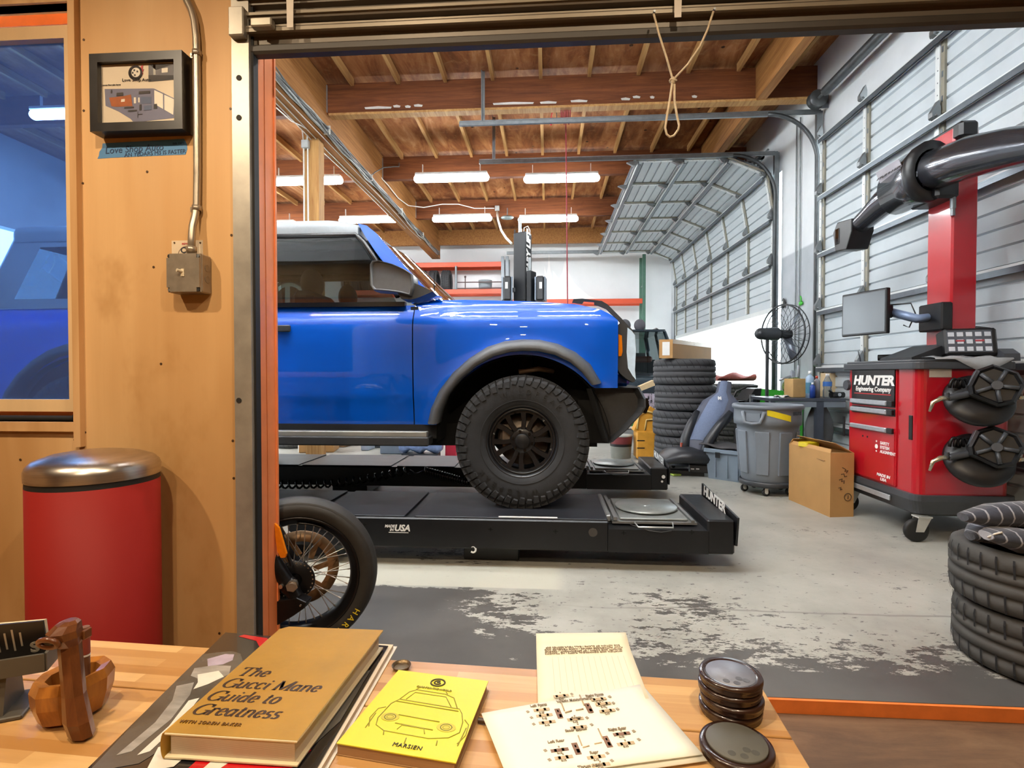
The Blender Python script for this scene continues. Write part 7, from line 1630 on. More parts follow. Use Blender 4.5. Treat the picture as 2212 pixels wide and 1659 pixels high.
yx = (Cy[1] - Cy[0]).normalized(); yy_ = V(-yx.y, yx.x, 0)
text('lettering', 'CARS FOR THE WORLD', .0048, OLV, yb_, V(bil(Cy, .5, .785).x, bil(Cy, .5, .785).y, zy1), yx, yy_, bold=.0001)
text('lettering', 'MARSIEN', .0085, DKO, yb_, V(bil(Cy, .57, .075).x, bil(Cy, .57, .075).y, zy1), yx, yy_, spacing=1.1)
for pts in ([(.18, .42), (.17, .33), (.20, .25), (.30, .20), (.70, .19), (.86, .23), (.93, .30), (.92, .42), (.88, .52), (.84, .57), (.24, .59), (.19, .52), (.18, .42)], [(.22, .56), (.84, .54)], [(.24, .59), (.28, .70), (.34, .745), (.64, .735), (.74, .70), (.82, .57)], [(.30, .60), (.34, .705), (.66, .70), (.76, .575)], [(.33, .745), (.36, .79), (.62, .785), (.66, .735)], [(.17, .47), (.11, .44), (.10, .32), (.15, .22)], [(.93, .45), (.98, .40), (.99, .28), (.95, .18)], [(.12, .38), (.13, .20)], [(.97, .36), (.96, .16)], [(.33, .40), (.72, .385)], [(.35, .30), (.70, .285)], [(.30, .20), (.32, .155)], [(.52, .16), (.53, .10)], [(.78, .18), (.79, .13)], [(.40, .235), (.42, .29), (.62, .285), (.65, .23)]): yline(pts)
for cx_, cy_ in ((.27, .36), (.80, .335)):
    slab([V(bil(Cy, a, c).x, bil(Cy, a, c).y, 0) for a, c in yc(cx_, cy_, .085, .052, 0, 360, 16)[:-1]], zy1 + .0001, zy1 + .0004, 'drawn_lamp', LOL, yb_); yline(yc(cx_, cy_, .05, .036), DKO, .0006); yline(yc(cx_, cy_, .03, .02), OLV, .0006)
# crown cap
q = atz(867, 1444, TT_); r = thing('bottle_cap', 'dark crimped bottle cap lying upturned above the yellow book', 'bottle cap', q)
b = MB(); n = 42; rows = []
for rad, z in ((.0105, .0006), (.0115, .0012), (.0128, .004), (.0142, .0062), (.0134, .0062), (.011, .002)): rows.append([q + V((rad + (.0008 if z > .003 and k % 2 else 0)) * math.cos(2 * PI * k / n), (rad + (.0008 if z > .003 and k % 2 else 0)) * math.sin(2 * PI * k / n), z) for k in range(n)])
b.grid(rows, close_u=True); b.add(rows[0], [tuple(range(n))]); b.add(rows[-1], [tuple(range(n))]); b.obj('cap_shell', mat('tarnished_cap_metal', '6b5a42', .35, .7, .2, 60), r)
# pencil tip by the printout
# invoice pad and alignment printouts
PADM = mat('cream_pad_paper', 'e6e2cc', .6, 0, .02, 10); PRN = mat('printout_paper', 'ecece0', .6, 0, .015, 10); TXT = mat('pale_brown_print', 'b9a688', .6); TXD = mat('brown_print', '80604e', .6, 0, .2, 60); LNG = mat('pale_rule_line', 'c7c3aa', .6); TXK = mat('dark_print_text', '988c78', .6)
def paper(name, C, z0, m, label, curl=None, thick=.0012):
    rows = [[(lambda p: V(p.x, p.y, z0 + (curl(u / 10, v / 10) if curl else 0)))(bil(C, u / 10, v / 10)) for v in range(11)] for u in range(11)]
    o = MB().grid(rows).obj(name, m, None, solid=thick); q = bil(C, .5, .5); M_ = Matrix.Translation((q.x, q.y, TT_)); o.data.transform(M_.inverted()); o.location = (q.x, q.y, TT_); WM[o.name] = M_
    return tag(o, label, 'paper')
Ci = [atz(1162, 1530, TT_), atz(1402, 1520, TT_), atz(1352, 1386, TT_), atz(1158, 1388, TT_)]
icurl = lambda u, v: .0025 + .011 * max(0, (v - .72) / .28) ** 2 + .003 * max(0, u - .9) * 10 * (v < .95)
pad = paper('invoice_pad', Ci, TT_ + .001, PADM, 'cream invoice pad with faint ruled lines under the alignment printout', icurl, .003)
px_v = (Ci[1] - Ci[0]).normalized(); 
def padline(u0, u1, v, m, th=.0008, nm='ruled_line'):
    b = MB(); b.cs = False; P = []
    for u in (u0, (u0 + u1) / 2, u1): q = bil(Ci, u, v); e_ = bil(Ci, u, v + th / .12); P.append([V(q.x, q.y, TT_ + .0027 + icurl(u, v)), V(e_.x, e_.y, TT_ + .0027 + icurl(u, v + th / .12))])
    b.grid(P); return b.obj(nm, m, pad)
for i in range(13):
    u = .16 + .062 * i; b = MB(); b.cs = False; b.grid([[V(bil(Ci, uu, v).x, bil(Ci, uu, v).y, TT_ + .0027 + icurl(uu, v)) for uu in (u, u + .005)] for v in (.15, .35, .55, .68)]); b.obj('ruled_line', LNG, pad)
for v, a0, a1 in ((.955, .12, .86), (.91, .14, .42), (.912, .5, .74)): padline(a0, a1, v, LNG, .0005, 'print_line')
rnd = random.Random(9)
for v, lab in ((.83, 'EAG ACTION OF CLAIMS - CALL YOUR SERVICE DEPT'), (.80, 'FULLY AUTHORIZED SERVICE - HAND TORQUED AND TESTED'), (.77, 'QUALITY AND SAFETY - BY APPOINTMENT - RECORDS KEPT'), (.74, 'AVIATION AND COMMERCIAL FLEETS - AC TRANSMISSION')):
    q = bil(Ci, .5, v); text('lettering', lab[:44], .0052, TXK, pad, V(q.x, q.y, TT_ + .0032 + icurl(.5, v)), -px_v, V(px_v.y, -px_v.x, 0), bold=.0, squash=1.0)
zp = TT_ + .0052
Cp = [atz(1099, 1692, zp), atz(1518, 1634, zp), atz(1386, 1480, zp), atz(1040, 1546, zp)]
Cp2 = [p + V(.0035, -.0055, 0) for p in Cp]
paper('printout_sheet', Cp2, TT_ + .0042, mat('printout_paper_under', 'd9d4c2', .6, 0, .02, 10), 'lower alignment printout sheet peeking out at the edge of the top sheet', lambda u, v: .0)
so = paper('printout_sheet', Cp, zp + .0012, PRN, 'top alignment printout sheet with wheel diagrams on the table', lambda u, v: .0008 * math.sin(3 * u + 2 * v) + .0008)
zs_ = zp + .0036
pxv = (Cp[1] - Cp[0]).normalized(); pyv = V(-pxv.y, pxv.x, 0)
def psp(px, py): return atz(px, py, zs_)
def pbox(px, py, w, h, m, nm='print_bar', rot=0):
    q = psp(px, py); a = math.atan2(pxv.y, pxv.x) + rot; return MB().box(q, (w, h, .0003), rz=a).obj(nm, m, so)
def ptxt(px, py, s, size=.0055): return text('lettering', s, size, TXK, so, psp(px, py), pxv, pyv, bold=.0001)
WH_ = [(1207, 1541), (1272, 1529), (1245, 1617), (1312, 1602)]
for px, py in WH_: pbox(px, py, .0072, .0195, TXD, 'wheel_diagram'); pbox(px + 4, py + 5, .0035, .006, TXT, 'hub_diagram'); pbox(px - 2, py - 5, .002, .004, LNG, 'hub_diagram')
for (a, c), (d, e) in ((WH_[0], WH_[1]), (WH_[2], WH_[3])):
    p0, p1 = psp(a + 14, c - 2), psp(a + 2 + 26, c - 6); q0, q1 = psp(d - 12, e + 2), psp(d - 28, e + 5)
    for z0_, z1_ in ((p0, p1), (q0, q1), (psp(a + 4, c - 28), psp(a + 12, c - 6)), (psp(d - 20, e - 28), psp(d - 10, e - 6))): MB().tube([z0_, z1_], .0009, 5).obj('axle_diagram', TXT, so)
for px, py, s in ((1163, 1524, 'Left Front'), (1284, 1502, 'Right Front'), (1241, 1512, 'Vehicle Measurements'), (1244, 1577, 'Steer Ahead'), (1201, 1602, 'Left Rear'), (1333, 1575, 'Right Rear'), (1275, 1655, 'Thrust Angle'), (1244, 1551, 'Cross'), (1283, 1626, 'Rear')): ptxt(px, py, s)
for px, py in ((1170, 1533), (1176, 1545), (1182, 1560), (1212, 1503), (1293, 1510), (1303, 1520), (1312, 1535), (1243, 1553), (1250, 1571), (1209, 1620), (1218, 1636), (1343, 1585), (1352, 1606), (1288, 1635), (1298, 1652)):
    pbox(px, py, .0215, .0050, TXD if (px, py) in ((1209, 1620), (1343, 1585)) else TXT); ptxt(px, py + 7, '0.12', .0036)
    for k in (-9, 7): pbox(px + k, py - k * .19, .003, .0062, LNG, 'print_value')
    pbox(px - 2, py - 7, .002, .0025, TXK, 'print_arrow')
for px, py in ((1140, 1537), (1148, 1550), (1153, 1564), (1317, 1504), (1325, 1518), (1334, 1531), (1178, 1621), (1187, 1641), (1369, 1579), (1380, 1597), (1268, 1550), (1278, 1565), (1312, 1627), (1322, 1643), (1235, 1499)): pbox(px, py, .0035, .0040, TXK, 'print_icon', .4)
r = thing('pencil', 'dark pencil end sticking out beside the alignment printout', 'pencil', atz(1035, 1556, TT_))
MB().cyl(atz(1033, 1556, TT_ + .0042), atz(1075, 1562, TT_ + .0042), .0035, n=8).obj('pencil_body', mat('dark_pencil', '3d2a1a', .4), r)
# coasters
CW_ = mat('dark_wood_coaster', '2c1a12', .28, 0, .2, 12, coat=.5, coatr=.1); SLT = mat('slate_inlay', '7b8294', .42, 0, .12, 40, coat=.0); SPT = mat('water_spot', '595d68', .4); SLT2 = mat('grey_cork_inlay', '565650', .6, 0, .05, 40)
def coaster(c, label, grp, inlay=SLT, raised=False, R_=.0400, h=.0134):
    r = thing('coaster', label, 'coaster', c, 0, grp); b = MB()
    b.lathe([(0, .0), (R_ * .90, .0), (R_ * .95, .0015), (R_ * .985, .004), (R_ * .96, .006), (R_, .0085), (R_, .011), (R_ * .97, h), (R_ * .80, h), (R_ * .78, h - .0008), (0, h - .0008)], 56, c); b.obj('coaster_rim', CW_, r)
    b = MB(); t_ = .0028 if raised else .0
    if raised: b.lathe([(0, h + t_), (R_ * .80, h + t_), (R_ * .82, h + t_ - .0008), (R_ * .80, h - .0008)], 48, c)
    else: b.lathe([(0, h - .0003), (R_ * .78, h - .0003), (R_ * .785, h - .001)], 48, c)
    il = b.obj('inlay', inlay, r)
    for i, (a, c_) in enumerate(((-.3, -.5), (.0, -.6), (.35, -.45), (.15, -.35))): MB().lathe([(0, .0001), (R_ * .11, .0001)], 14, c + V(R_ * a, R_ * c_, h + t_)).obj('water_mark', SPT if not raised else mat('oil_spot', '4a4a45', .4), il)
    return r
top = atz(1578, 1453, TT_ + .0525); bx_ = top.x; by_ = top.y
for i, (dx, dy) in enumerate(((.0, .0), (.0012, -.0012), (-.001, .0005), (.0, .0))):
    coaster(V(bx_ + dx, by_ + dy, TT_ + .0002 + .0131 * i), ['bottom dark wood coaster of the stack on the table corner', 'second dark wood coaster up in the stack on the table corner', 'third dark wood coaster up in the stack on the table corner', 'top coaster of the stack, dark wood rim around a blue grey inlay'][i], 'dark wood coasters')
q = atz(1591, 1603, TT_ + .0155); coaster(V(q.x, q.y, TT_ + .0002), 'single dark wood coaster with raised grey centre lying before the stack', 'dark wood coasters', SLT2, True, .0420, .0140)
# carved wooden bowl with tall neck and head
CARV = wood('carved_teak', '7d4d22', 'b0722f', (14, 14, 3)); CARVD = wood('dark_carved_wood', '4d2b17', '6e4122', (14, 14, 3))
for m_ in (CARV, CARVD): m_.node_tree.nodes['Principled BSDF'].inputs['Roughness'].default_value = .28; m_.node_tree.nodes['Principled BSDF'].inputs['Coat Weight'].default_value = .3
f_ = atz(163, 1588, TT_); k_ = atz(226, 1478, TT_); ax = V(.52, 1, 0).normalized(); sd = V(ax.y, -ax.x, 0)
bc = atz(160, 1543, TT_)
r = thing('carved_bowl', 'carved wooden bowl with a tall neck and open mouthed head on the table', 'carving', bc)
def oval_(k, a, c, z, n=10, off=0): return [bc + ax * (a * k * math.cos(2 * PI * (i + .5) / n) + off) + sd * (c * k * math.sin(2 * PI * (i + .5) / n)) + V(0, 0, z) for i in range(n)]
b = MB(); b.cs = False; b.grid([oval_(.62, .043, .035, .0), oval_(.86, .043, .035, .006), oval_(1.02, .043, .035, .028), oval_(1.05, .043, .035, .046), oval_(.94, .043, .035, .058), oval_(.68, .043, .035, .055), oval_(.60, .043, .035, .030), oval_(.35, .043, .035, .016)], close_u=True); b.add(oval_(.55, .043, .035, .0), [tuple(range(10))]); b.add(oval_(.35, .043, .035, .016), [tuple(range(10))]); b.obj('bowl', CARV, r)
nb = atz(168, 1588, TT_ + .004); nt = at(150, 1386, nb.y + .012)
def sq_(c, w_, d_, n=8): return [c + sd * (w_ * math.cos(2 * PI * (i + .5) / n)) + ax * (d_ * math.sin(2 * PI * (i + .5) / n)) for i in range(n)]
b = MB(); b.cs = False; S = [sq_(nb + ax * .004, .019, .013), sq_(nb + V(0, 0, .02), .019, .014), sq_(nb.lerp(nt, .45), .0150, .012), sq_(nb.lerp(nt, .85), .0140, .012), sq_(nt, .014, .012)]; b.grid(S, close_u=True); b.add(S[0], [tuple(range(8))]); b.obj('neck', CARVD, r)
h0 = nt + V(0, 0, .004)
b = MB(); b.cs = False; S = [sq_(h0 + V(0, 0, -.008), .014, .012), sq_(h0 + V(-.001, -.004, .004), .0165, .018), sq_(h0 + V(-.002, -.005, .013), .0165, .018), sq_(h0 + V(-.001, .0, .020), .013, .013), sq_(h0 + V(0, .002, .023), .007, .007)]; b.grid(S, close_u=True); b.add(S[-1], [tuple(range(8))]); b.obj('head', CARVD, r)
mth = h0 + V(-.007, -.021, .004); b = MB(); b.tube([mth + V(.0125 * math.cos(a), -.002 * math.sin(a), .0055 * math.sin(a)) for a in [2 * PI * i / 16 for i in range(16)]], .0034, 8, closed=True); b.obj('lips', CARVD, r)
b = MB(); b.ball(mth + V(0, .004, 0), (.010, .005, .0045), 12, 8); b.obj('mouth', mat('dark_mouth', '1d0f08', .6), r)
b = MB(); b.box(h0 + V(.014, .010, .002), (.004, .012, .012), ch=.002); b.obj('ear', CARVD, r)
pn = at(178, 1440, bc.y + .03); r2 = thing('striped_tube', 'small tube with a red and white label standing in the carved bowl', 'tube', (bc.x + .010, bc.y + .014, TT_ + .0165))
p0 = V(bc.x + .006, bc.y + .012, TT_ + .0165); p1 = p0 + V(.0, .0, .095)
MB().cyl(p0, p1, .0052, n=14).obj('tube_body', mat('brown_amber_tube', '6d4a35', .35), r2)
b = MB(); b.cyl(p0.lerp(p1, .62), p0.lerp(p1, .86), .0055, n=14); b.obj('label_band', mat('dull_red_label', '8c3f33', .5), r2)
for k in (.60, .88): MB().cyl(p0.lerp(p1, k - .012), p0.lerp(p1, k + .012), .0056, n=14).obj('label_edge', PAPER, r2)
# card holder with booklet
CH = mat('grey_card_holder', '4a463e', .5, 0, .06, 30)
r = thing('card_holder', 'dark grey card holder at the left end of the table', 'card holder', (-.84, .70, TT_))
o_ = V(-.845, .70, TT_); a2 = V(.9, .43, 0).normalized(); s2 = V(-a2.y, a2.x, 0)
Rh = Matrix(((a2.x, s2.x, 0), (a2.y, s2.y, 0), (0, 0, 1)))
b = MB(); b.box(o_ + V(0, 0, .057) + a2 * .0, (.10, .055, .004), rot=Rh); b.box(o_ + V(0, 0, .067) - s2 * .027, (.10, .004, .024), rot=Rh); b.box(o_ + V(0, 0, .067) + s2 * .027, (.10, .004, .024), rot=Rh); b.box(o_ + V(0, 0, .067) + a2 * .05, (.004, .055, .024), rot=Rh); b.obj('tray', CH, r)
b = MB(); b.prism([(-.03, 0), (.03, 0), (.018, .055), (-.018, .055)], .012, o_ + a2 * .006, s2, (0, 0, 1), off=-.012); b.box(o_ + V(0, 0, .003), (.055, .07, .006), rot=Rh, ch=.002); b.obj('stand', CH, r)
# put the holder where the photo shows it
tgt = atz(32, 1545, TT_); sh = V(tgt.x - o_.x - .022, tgt.y - o_.y + .012, 0); r.location = Vector(r.location) + sh; WM[r.name] = Matrix.Translation(r.location)
o_ = o_ + sh
bk2 = thing('booklet', 'small black booklet with white print standing in the grey card holder', 'booklet', o_ + V(0, 0, .060))
tl_ = Matrix.Rotation(.28, 3, a2); e1 = a2; e2 = tl_ @ V(0, 0, 1)
bo = o_ + V(0, 0, .0605) + s2 * .006 + a2 * .012
b = MB(); b.cs = False
def bp_(u, v, d): return bo + e1 * u + e2 * v + s2 * d
b.add([bp_(-.03, 0, 0), bp_(.03, 0, 0), bp_(.03, .058, 0), bp_(-.03, .062, 0), bp_(-.03, 0, .003), bp_(.03, 0, .003), bp_(.03, .058, .003), bp_(-.03, .062, .003)], [(0, 1, 2, 3), (7, 6, 5, 4), (0, 4, 5, 1), (1, 5, 6, 2), (2, 6, 7, 3), (3, 7, 4, 0)]); b.obj('front_cover', mat('black_booklet_cover', '1c1613', .4), bk2)
b = MB(); b.cs = False; b.add([bp_(-.03, 0, .0035), bp_(.03, 0, .0035), bp_(.03, .058, .0035), bp_(-.03, .062, .0035), bp_(-.03, 0, .008), bp_(.03, 0, .008), bp_(.03, .056, .011), bp_(-.03, .061, .010)], [(0, 1, 2, 3), (7, 6, 5, 4), (0, 4, 5, 1), (1, 5, 6, 2), (2, 6, 7, 3), (3, 7, 4, 0)]); b.obj('pages', mat('cream_pages', 'cdbf9d', .7), bk2)
WPR = mat('booklet_print', 'b0a796', .6)
for i, L_ in enumerate((.032, .026, .034, .022)): MB().box(bp_(-.02 + .008 * i, .034, -.0004), (.002, .0006, L_), rot=Matrix((( e1.x, s2.x, e2.x), (e1.y, s2.y, e2.y), (e1.z, s2.z, e2.z)))).obj('print_line', WPR, bk2)
text('emblem', 'S', .022, WPR, bk2, bp_(.017, .018, -.0006), e1, e2, bold=.0006)
# ================================================================== BACKGROUND BAYS
ROR = mat('rack_beam_orange_red', 'd2502e', .45, 0, .06, 8); RUP = mat('rack_upright_grey', '7b8085', .45, .4, .12, 12); RGR = mat('rack_upright_green', '4f7261', .45, .2, .12, 12)
YR = 14.35
def rack(name_label, xa, xb, shelves, upm, depth=.45):
    r = thing('pallet_rack', name_label, 'rack', ((xa + xb) / 2, YR, 0))
    for z in shelves:
        for y in (YR - depth / 2, YR + depth / 2): MB().box(((xa + xb) / 2, y, z), (xb - xa, .05, .13), ch=.008).obj('beam', ROR, r)
    for x, m in ((xa, RUP), (xb, upm)):
        for y in (YR - depth / 2, YR + depth / 2): MB().box((x, y, 2.15), (.08, .07, 4.3)).obj('upright', m, r)
        for z in (.5, 1.5, 2.5, 3.5): MB().box((x, YR, z), (.03, depth, .04)).obj('cross_brace', m, r)
    return r
z1, z2, z3 = at(990, 572, YR - .22).z, at(1010, 630, YR - .22).z, at(1300, 651, YR - .22).z
xu = at(1086, 600, YR - .22).x; xg = at(1391, 600, YR - .22).x
rack('orange beamed pallet rack with tires against the far wall, seen over the windshield', -5.6, xu, (z1, z2, 1.6, .4), RUP)
rack('orange beamed pallet rack with a green upright in the far right corner', xu + .12, xg, (z3, 1.6, .4), RGR)
rt = tire_mesh(.31, .24, .20, 30, .6, (-.2, .0, .2)); r0 = None
zt2 = z2 + .066 + .245
lb = ['far rack tire on the upper shelf, nearest the grey upright', 'far rack tire on the upper shelf, second from the grey upright', 'far rack tire on the upper shelf, third from the grey upright', 'far rack tire on the upper shelf, fourth from the grey upright', 'far rack tire seen through the truck cab, right of three', 'far rack tire seen through the truck cab, middle of three', 'far rack tire seen through the truck cab, left of three']
xs = [at(965, 600, YR).x, at(938, 600, YR).x, at(912, 600, YR).x, at(885, 600, YR).x, at(797, 630, YR).x, at(776, 630, YR).x, at(754, 630, YR).x]
for i, x in enumerate(xs):
    M = Matrix.Translation((x, YR, zt2))
    if r0 is None: r0 = rt.obj('tire', [TIRE, GRV]); r0.location = (x, YR, zt2); r0.rotation_euler = (0, PI / 2, 0); WM[r0.name] = M; tag(r0, lb[i], 'tire', 'tires on the far rack')
    else: put(r0, 'tire', (x, YR, zt2), (0, PI / 2, 0), lb[i], 'tires on the far rack')
MB_ = mat('dark_pipe', '5b4a48', .5, .3)
r = thing('tire_rail', 'thin dark pipe rails of the far rack right of the stored tires', 'rail', (xu - .8, YR - .26, 3.4))
for py in (610, 623): a = at(988, py, YR - .27); e = at(1084, py, YR - .27); MB().cyl(a, V(e.x, a.y, a.z), .014, n=8).obj('pipe_rail', MB_, r)
a = at(1005, 598, YR - .27); MB().cyl(a, V(a.x, a.y, z2 + .06), .014, n=8).obj('pipe_post', MB_, r); MB().ball(a, .03, 10, 6).obj('pipe_cap', MB_, r); a = at(985, 575, YR - .27); MB().cyl(a, V(a.x, a.y, z2 + .06), .03, n=10).obj('pipe_post', RUP, r)
q = at(1044, 645, 13.9); o = MB().lathe([(0, 0), (.17, 0), (.19, .26), (0, .26)], 24, (q.x, YR, z2 + .068)).obj('bucket', mat('grey_pail', '8d9499', .5)); rebase(o, (q.x, YR, z2 + .068)); tag(o, 'grey bucket on the far orange rack beam above the truck hood', 'bucket')
# two-post lift column
LB = mat('lift_black', '17191d', .45, .1, .15, 12)
q = at(1128, 600, 10.0); lx, ly = q.x, 10.15; th = -.45
r = thing('lift_column', 'black two post lift column with white vertical lettering behind the truck hood', 'lift', (lx, ly, 0))
Rl = Matrix.Rotation(th, 3, 'Z'); zt = at(1128, 500, 10.0).z; s_ = .262
b = MB(); b.box((lx, ly, (zt + 2.55) / 2), (s_, s_, zt - 2.55), rot=Rl, ch=.015); b.obj('column_cover', LB, r)
b = MB(); b.box((lx, ly, 1.28), (s_ * .9, s_ * .9, 2.56), rot=Rl); b.box((lx, ly, .02), (.5, .5, .04), rot=Rl); b.obj('column', LB, r)
fn_ = Rl @ V(1, 0, 0); ud = V(0, 0, 1)
rd = Rl @ V(0, 1, 0)
text('lettering', 'ROTARY LIFT', .205, WHT, r, V(lx, ly, 0) + fn_ * (s_ / 2 + .002) + V(0, 0, (zt + 2.75) / 2 + .03), ud, -rd, shear=.15, bold=.012, squash=.90)
q0 = V(lx, ly, 2.83) + fn_ * (s_ / 2 + .003); MB().ball(q0, (.01, .045, .05), 10, 6).obj('red_emblem', mat('emblem_red', 'b02a2a', .5), r)
b = MB(); b.box(V(lx, ly, 2.6) + fn_ * .20 + rd * -.02, (.10, .22, 1.0), rot=Rl, ch=.01); b.obj('carriage', LB, r)
b = MB(); b.box(V(lx, ly, 2.7) + fn_ * .185 - rd * .05, (.06, .03, 1.3), rot=Rl); b.obj('guide_rail', TRK, r)
for px, sg, tx in ((1095, -1, 'E'), (1168, 1, 'S')):
    q = at(px, 624, 9.95); b = MB(); b.cm = 0; b.box((q.x, 10.0, q.z), (.16, .30, .46), rz=-.1 * sg, ch=.03); b.cm = 1; b.box((q.x + sg * .085, 10.02, q.z), (.03, .28, .44), rz=-.1 * sg, ch=.012); b.box((q.x - sg * .085, 10.02, q.z), (.03, .28, .44), rz=-.1 * sg, ch=.012); b.obj('door_guard', [LB, mat('guard_blue_grey', '7b8796', .5)], r)
    MB().box((q.x, 9.845, q.z + .05), (.05, .004, .12)).obj('white_mark', WHT, r)
    b = MB(); b.box(((q.x + lx) / 2, 10.1, q.z), (abs(q.x - lx), .06, .08)); b.obj('guard_bracket', LB, r)
b = MB(); b.cyl((lx - .05, ly, zt), (lx - .05, ly, zt + .3), .03, n=10); b.obj('overhead_tube', TRK, r)
b = MB(); b.tube([V(lx + .02, ly, zt), V(lx + .03, ly, zt + .11), V(lx + .10, ly, zt + .14), V(lx + .14, ly, zt + .06), V(lx + .14, ly, zt)], .010, 6); b.obj('hose_loop', CABW, r)
for k in (-.02, .1): MB().cyl((lx + k, ly - .05, zt), (lx + k, ly - .05, zt + .07), .012, n=8).obj('fitting', SIL, r)
# dark car parked nose-on in the far bay
CARB = mat('dark_slate_car_paint', '1f2a33', .25, .1, .1, 6, coat=.8); cxr = 1.62; y0 = 8.85
r = thing('parked_car', 'dark car parked nose forward in the far bay behind the truck bumper', 'car', (cxr, y0 + 2, 0))
secs = []
for y, hw, zb, zt_ in ((y0, .70, .45, .80), (y0 + .08, .84, .38, 1.0), (y0 + .5, .90, .35, 1.10), (y0 + 1.2, .92, .35, 1.17), (y0 + 3.9, .92, .35, 1.17), (y0 + 4.3, .86, .4, 1.1)):
    secs.append([V(cxr + hw * a, y, zb + (zt_ - zb) * c) for a, c in ((-1, .1), (-1.0, .75), (-.90, .95), (-.5, 1.0), (0, 1.02), (.5, 1.0), (.90, .95), (1.0, .75), (1, .1), (.9, 0), (-.9, 0))])
b = MB(); b.grid(secs, close_u=True); b.add(secs[0], [tuple(range(11))]); b.add(secs[-1], [tuple(range(11))]); b.obj('body', CARB, r)
zr1 = at(1400, 716, y0 + 1.9).z
A_ = [(-.80, 1.16), (-.66, zr1 - .03), (.66, zr1 - .03), (.80, 1.16)]
b = MB(); b.grid([[V(cxr - .80, y0 + 1.15, 1.16), V(cxr - .4, y0 + 1.08, 1.17), V(cxr + .4, y0 + 1.08, 1.17), V(cxr + .80, y0 + 1.15, 1.16)], [V(cxr - .66, y0 + 1.75, zr1 - .03), V(cxr - .3, y0 + 1.70, zr1 - .01), V(cxr + .3, y0 + 1.70, zr1 - .01), V(cxr + .66, y0 + 1.75, zr1 - .03)]]); b.obj('windshield', glass('car_glass_grey', (.16, .19, .19), .12), r)
b = MB(); b.box((cxr, y0 + 2.75, zr1 - .0), (1.36, 2.1, .05), ch=.02); b.obj('roof', CARB, r)
for s in (-1, 1):
    b = MB(); b.tube([V(cxr + s * .82, y0 + 1.12, 1.16), V(cxr + s * .67, y0 + 1.75, zr1 - .02)], .035, 8); b.obj('roof_pillar', CARB, r); b = MB(); b.tube([V(cxr + s * .84, y0 + 3.9, 1.16), V(cxr + s * .67, y0 + 3.75, zr1 - .02)], .05, 8); b.obj('roof_pillar', CARB, r); b = MB(); b.tube([V(cxr + s * .84, y0 + 2.6, 1.16), V(cxr + s * .67, y0 + 2.6, zr1 - .02)], .03, 8); b.obj('roof_pillar', CARB, r)
    b = MB(); b.tube([V(cxr + s * .58, y0 + 1.85, zr1 + .02), V(cxr + s * .58, y0 + 2.1, zr1 + .075), V(cxr + s * .58, y0 + 3.4, zr1 + .075), V(cxr + s * .58, y0 + 3.6, zr1 + .02)], .016, 8); b.obj('roof_rail', GLB, r)
    b = MB(); b.box((cxr + s * .62, y0 + .06, .86), (.3, .12, .12), ch=.03); b.obj('headlight', mat('car_headlamp', '9fb4bd', .1, .2, .1, 20, coat=1), r)
    for yy2 in (y0 + .85, y0 + 3.35):
        b = MB(); b.lathe([(0, -.1), (.2, -.1), (.31, -.09), (.33, -.05), (.33, .05), (.31, .09), (0, .1)], 32, (cxr + s * .80, yy2, .331), 'X'); b.obj('wheel', TIRE, r)
for sx3 in (-.36, .36): MB().box((cxr + sx3, y0 + 2.2, 1.2), (.5, .2, .5), ch=.05).obj('seat', CLOTH, r)
MB().box((cxr, y0 + 3.7, 1.4), (1.3, .05, .5)).obj('cabin_backing', CBLK, r)  # added black sheet stands in for the dark of the cabin
MB().box((cxr + .2, y0 + 1.9, 1.45), (.5, .2, .12), ch=.03).obj('parcel', mat('rust_parcel', '6b3a2c', .7), r)
for px, lab in ((1382, 'left dark headrest lying on the roof of the parked dark car'), (1350, 'dark headrest on the parked car roof, half hidden by the truck hood')):
    q = at(px, 700, y0 + 2.3); o = MB().ball((q.x, y0 + 2.3, zr1 + .16), (.12, .08, .13), 16, 10).obj('headrest', mat('headrest_grey', '55545a', .8, 0, .1, 20)); rebase(o, (q.x, y0 + 2.3, zr1 + .03)); tag(o, lab, 'headrest', 'headrests on the parked car')
# emblem painted on the far wall, glimpsed through the cab
q = at(625, 648, YF - .03); PAL = mat('emblem_pale_teal', 'a9c6c2', .5)
r = thing('wall_emblem', 'round pale wheel emblem on the far wall glimpsed through the truck cab', 'emblem', (q.x, YF - .02, q.z))
b = MB(); b.lathe([(0, .0), (.60, .0), (.60, -.02), (0, -.02)], 40, (q.x, YF - .01, q.z), 'Y'); b.obj('emblem_disc', mat('emblem_dark', '1b2426', .6), r)
def ring2(cx, cz, ra, rb): MB().lathe([(ra, -.03), (rb, -.03), (rb, -.022), (ra, -.022), (ra, -.03)], 36, (cx, YF - .01, cz), 'Y').obj('emblem_ring', PAL, r)
ring2(q.x, q.z, .40, .50); ring2(q.x + .26, q.z - .06, .08, .14)
MB().box((q.x - .05, YF - .037, q.z + .05), (.14, .01, .75)).obj('emblem_bar', PAL, r); MB().box((q.x + .1, YF - .037, q.z - .22), (.5, .01, .12)).obj('emblem_bar', PAL, r)
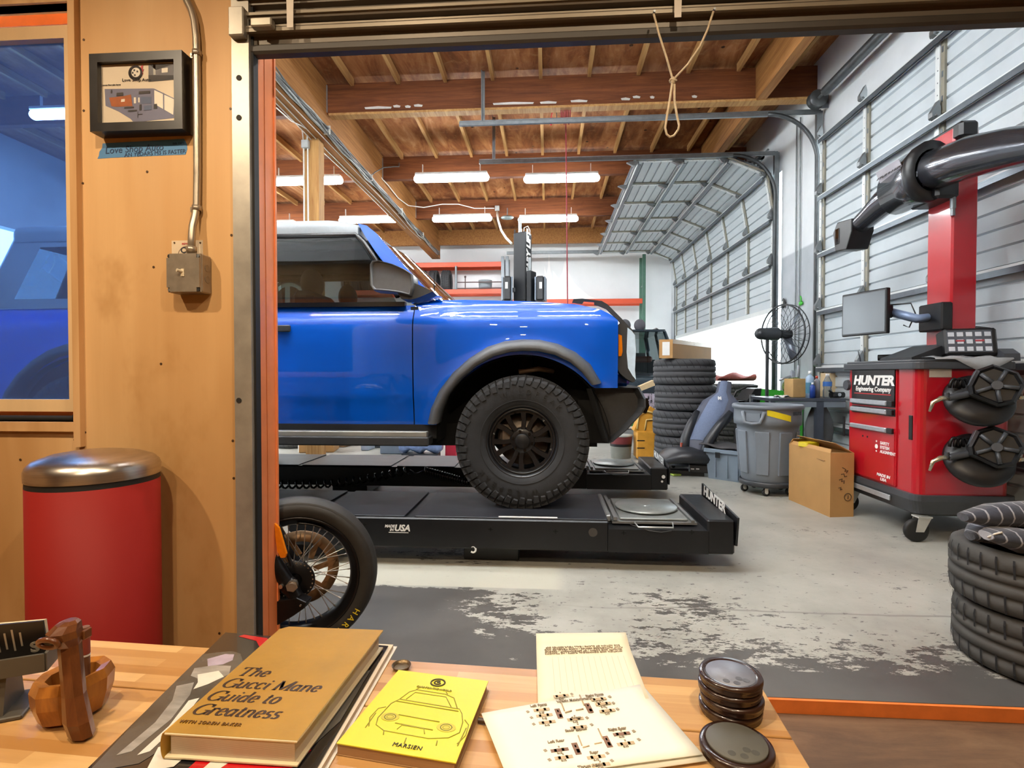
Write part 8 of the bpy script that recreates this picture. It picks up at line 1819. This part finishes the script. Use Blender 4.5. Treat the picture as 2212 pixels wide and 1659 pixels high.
# clutter on the floor glimpsed under the truck
def floorbox(name, px, Y, w, d, h, m, label, cat, rz=0, z=0):
    x = at(px, 960, Y).x; o = MB().box((x, Y, z + h / 2 + .001), (w, d, h), rz=rz, ch=.01).obj(name, m); return tag(rebase(o, (x, Y, z)), label, cat)
floorbox('carton', 690, 7.7, .50, .4, .34, CARD, 'brown carton on the floor glimpsed under the truck sill', 'box', .2)
floorbox('white_board', 652, 7.5, .10, .05, .5, PAPER, 'narrow white board standing left of the carton under the truck sill', 'board')
floorbox('carton', 735, 8.3, .40, .4, .30, mat('dark_card', '77593a', .75), 'darker carton on the floor right of the brown one under the truck', 'box', -.2)
floorbox('storage_tote', 858, 7.6, .42, .3, .36, TOTE, 'blue grey tote glimpsed under the truck behind the far runway', 'tote')
floorbox('storage_tote', 795, 7.9, .12, .3, .5, mat('pale_grey_plastic', '8f98a5', .5), 'narrow pale grey container under the truck left of the tote', 'container')
floorbox('storage_tote', 822, 8.2, .10, .3, .5, DGREY, 'narrow dark container next to the pale grey one under the truck', 'container')
floorbox('gas_can', 978, 7.4, .16, .3, .30, mat('fuel_can_red', 'b3243a', .4), 'red can with a white top seen left of the front wheel', 'can')
floorbox('paper_roll', 980, 7.45, .11, .11, .17, PAPER, 'white paper roll standing on the red can left of the front wheel', 'roll', 0, .302)
x = at(910, 960, 7.2).x; r = thing('blue_wrap', 'shiny crumpled blue wrap on the floor under the truck sill', 'wrap', (x, 7.2, 0)); b = MB()
rows = [[V(x - .3 + .6 * i / 8, 7.2 + .12 * math.cos(a) * (.5 + .5 * math.sin(PI * (i + .5) / 9)), .17 + (.10 + .04 * math.sin(i * 2.1)) * math.sin(a)) for a in [2 * PI * k / 10 for k in range(10)]] for i in range(9)]
b.grid(rows, close_u=True); b.add(rows[0], [tuple(range(10))]); b.add(rows[-1], [tuple(range(10))]); b.obj('wrap_body', mat('shiny_blue_film', '7f97c4', .2, 0, .3, 14, coat=.5), r)
b = MB(); b.box((x, 7.2, .03), (.5, .2, .06)); b.obj('wrap_base', DGREY, r)
m0b = put(m0, 'tire', (at(640, 960, 8.2).x, 8.2, .126), (0, 0, .4), 'tire lying on the floor under the truck near the orange post', 'loose floor tires')
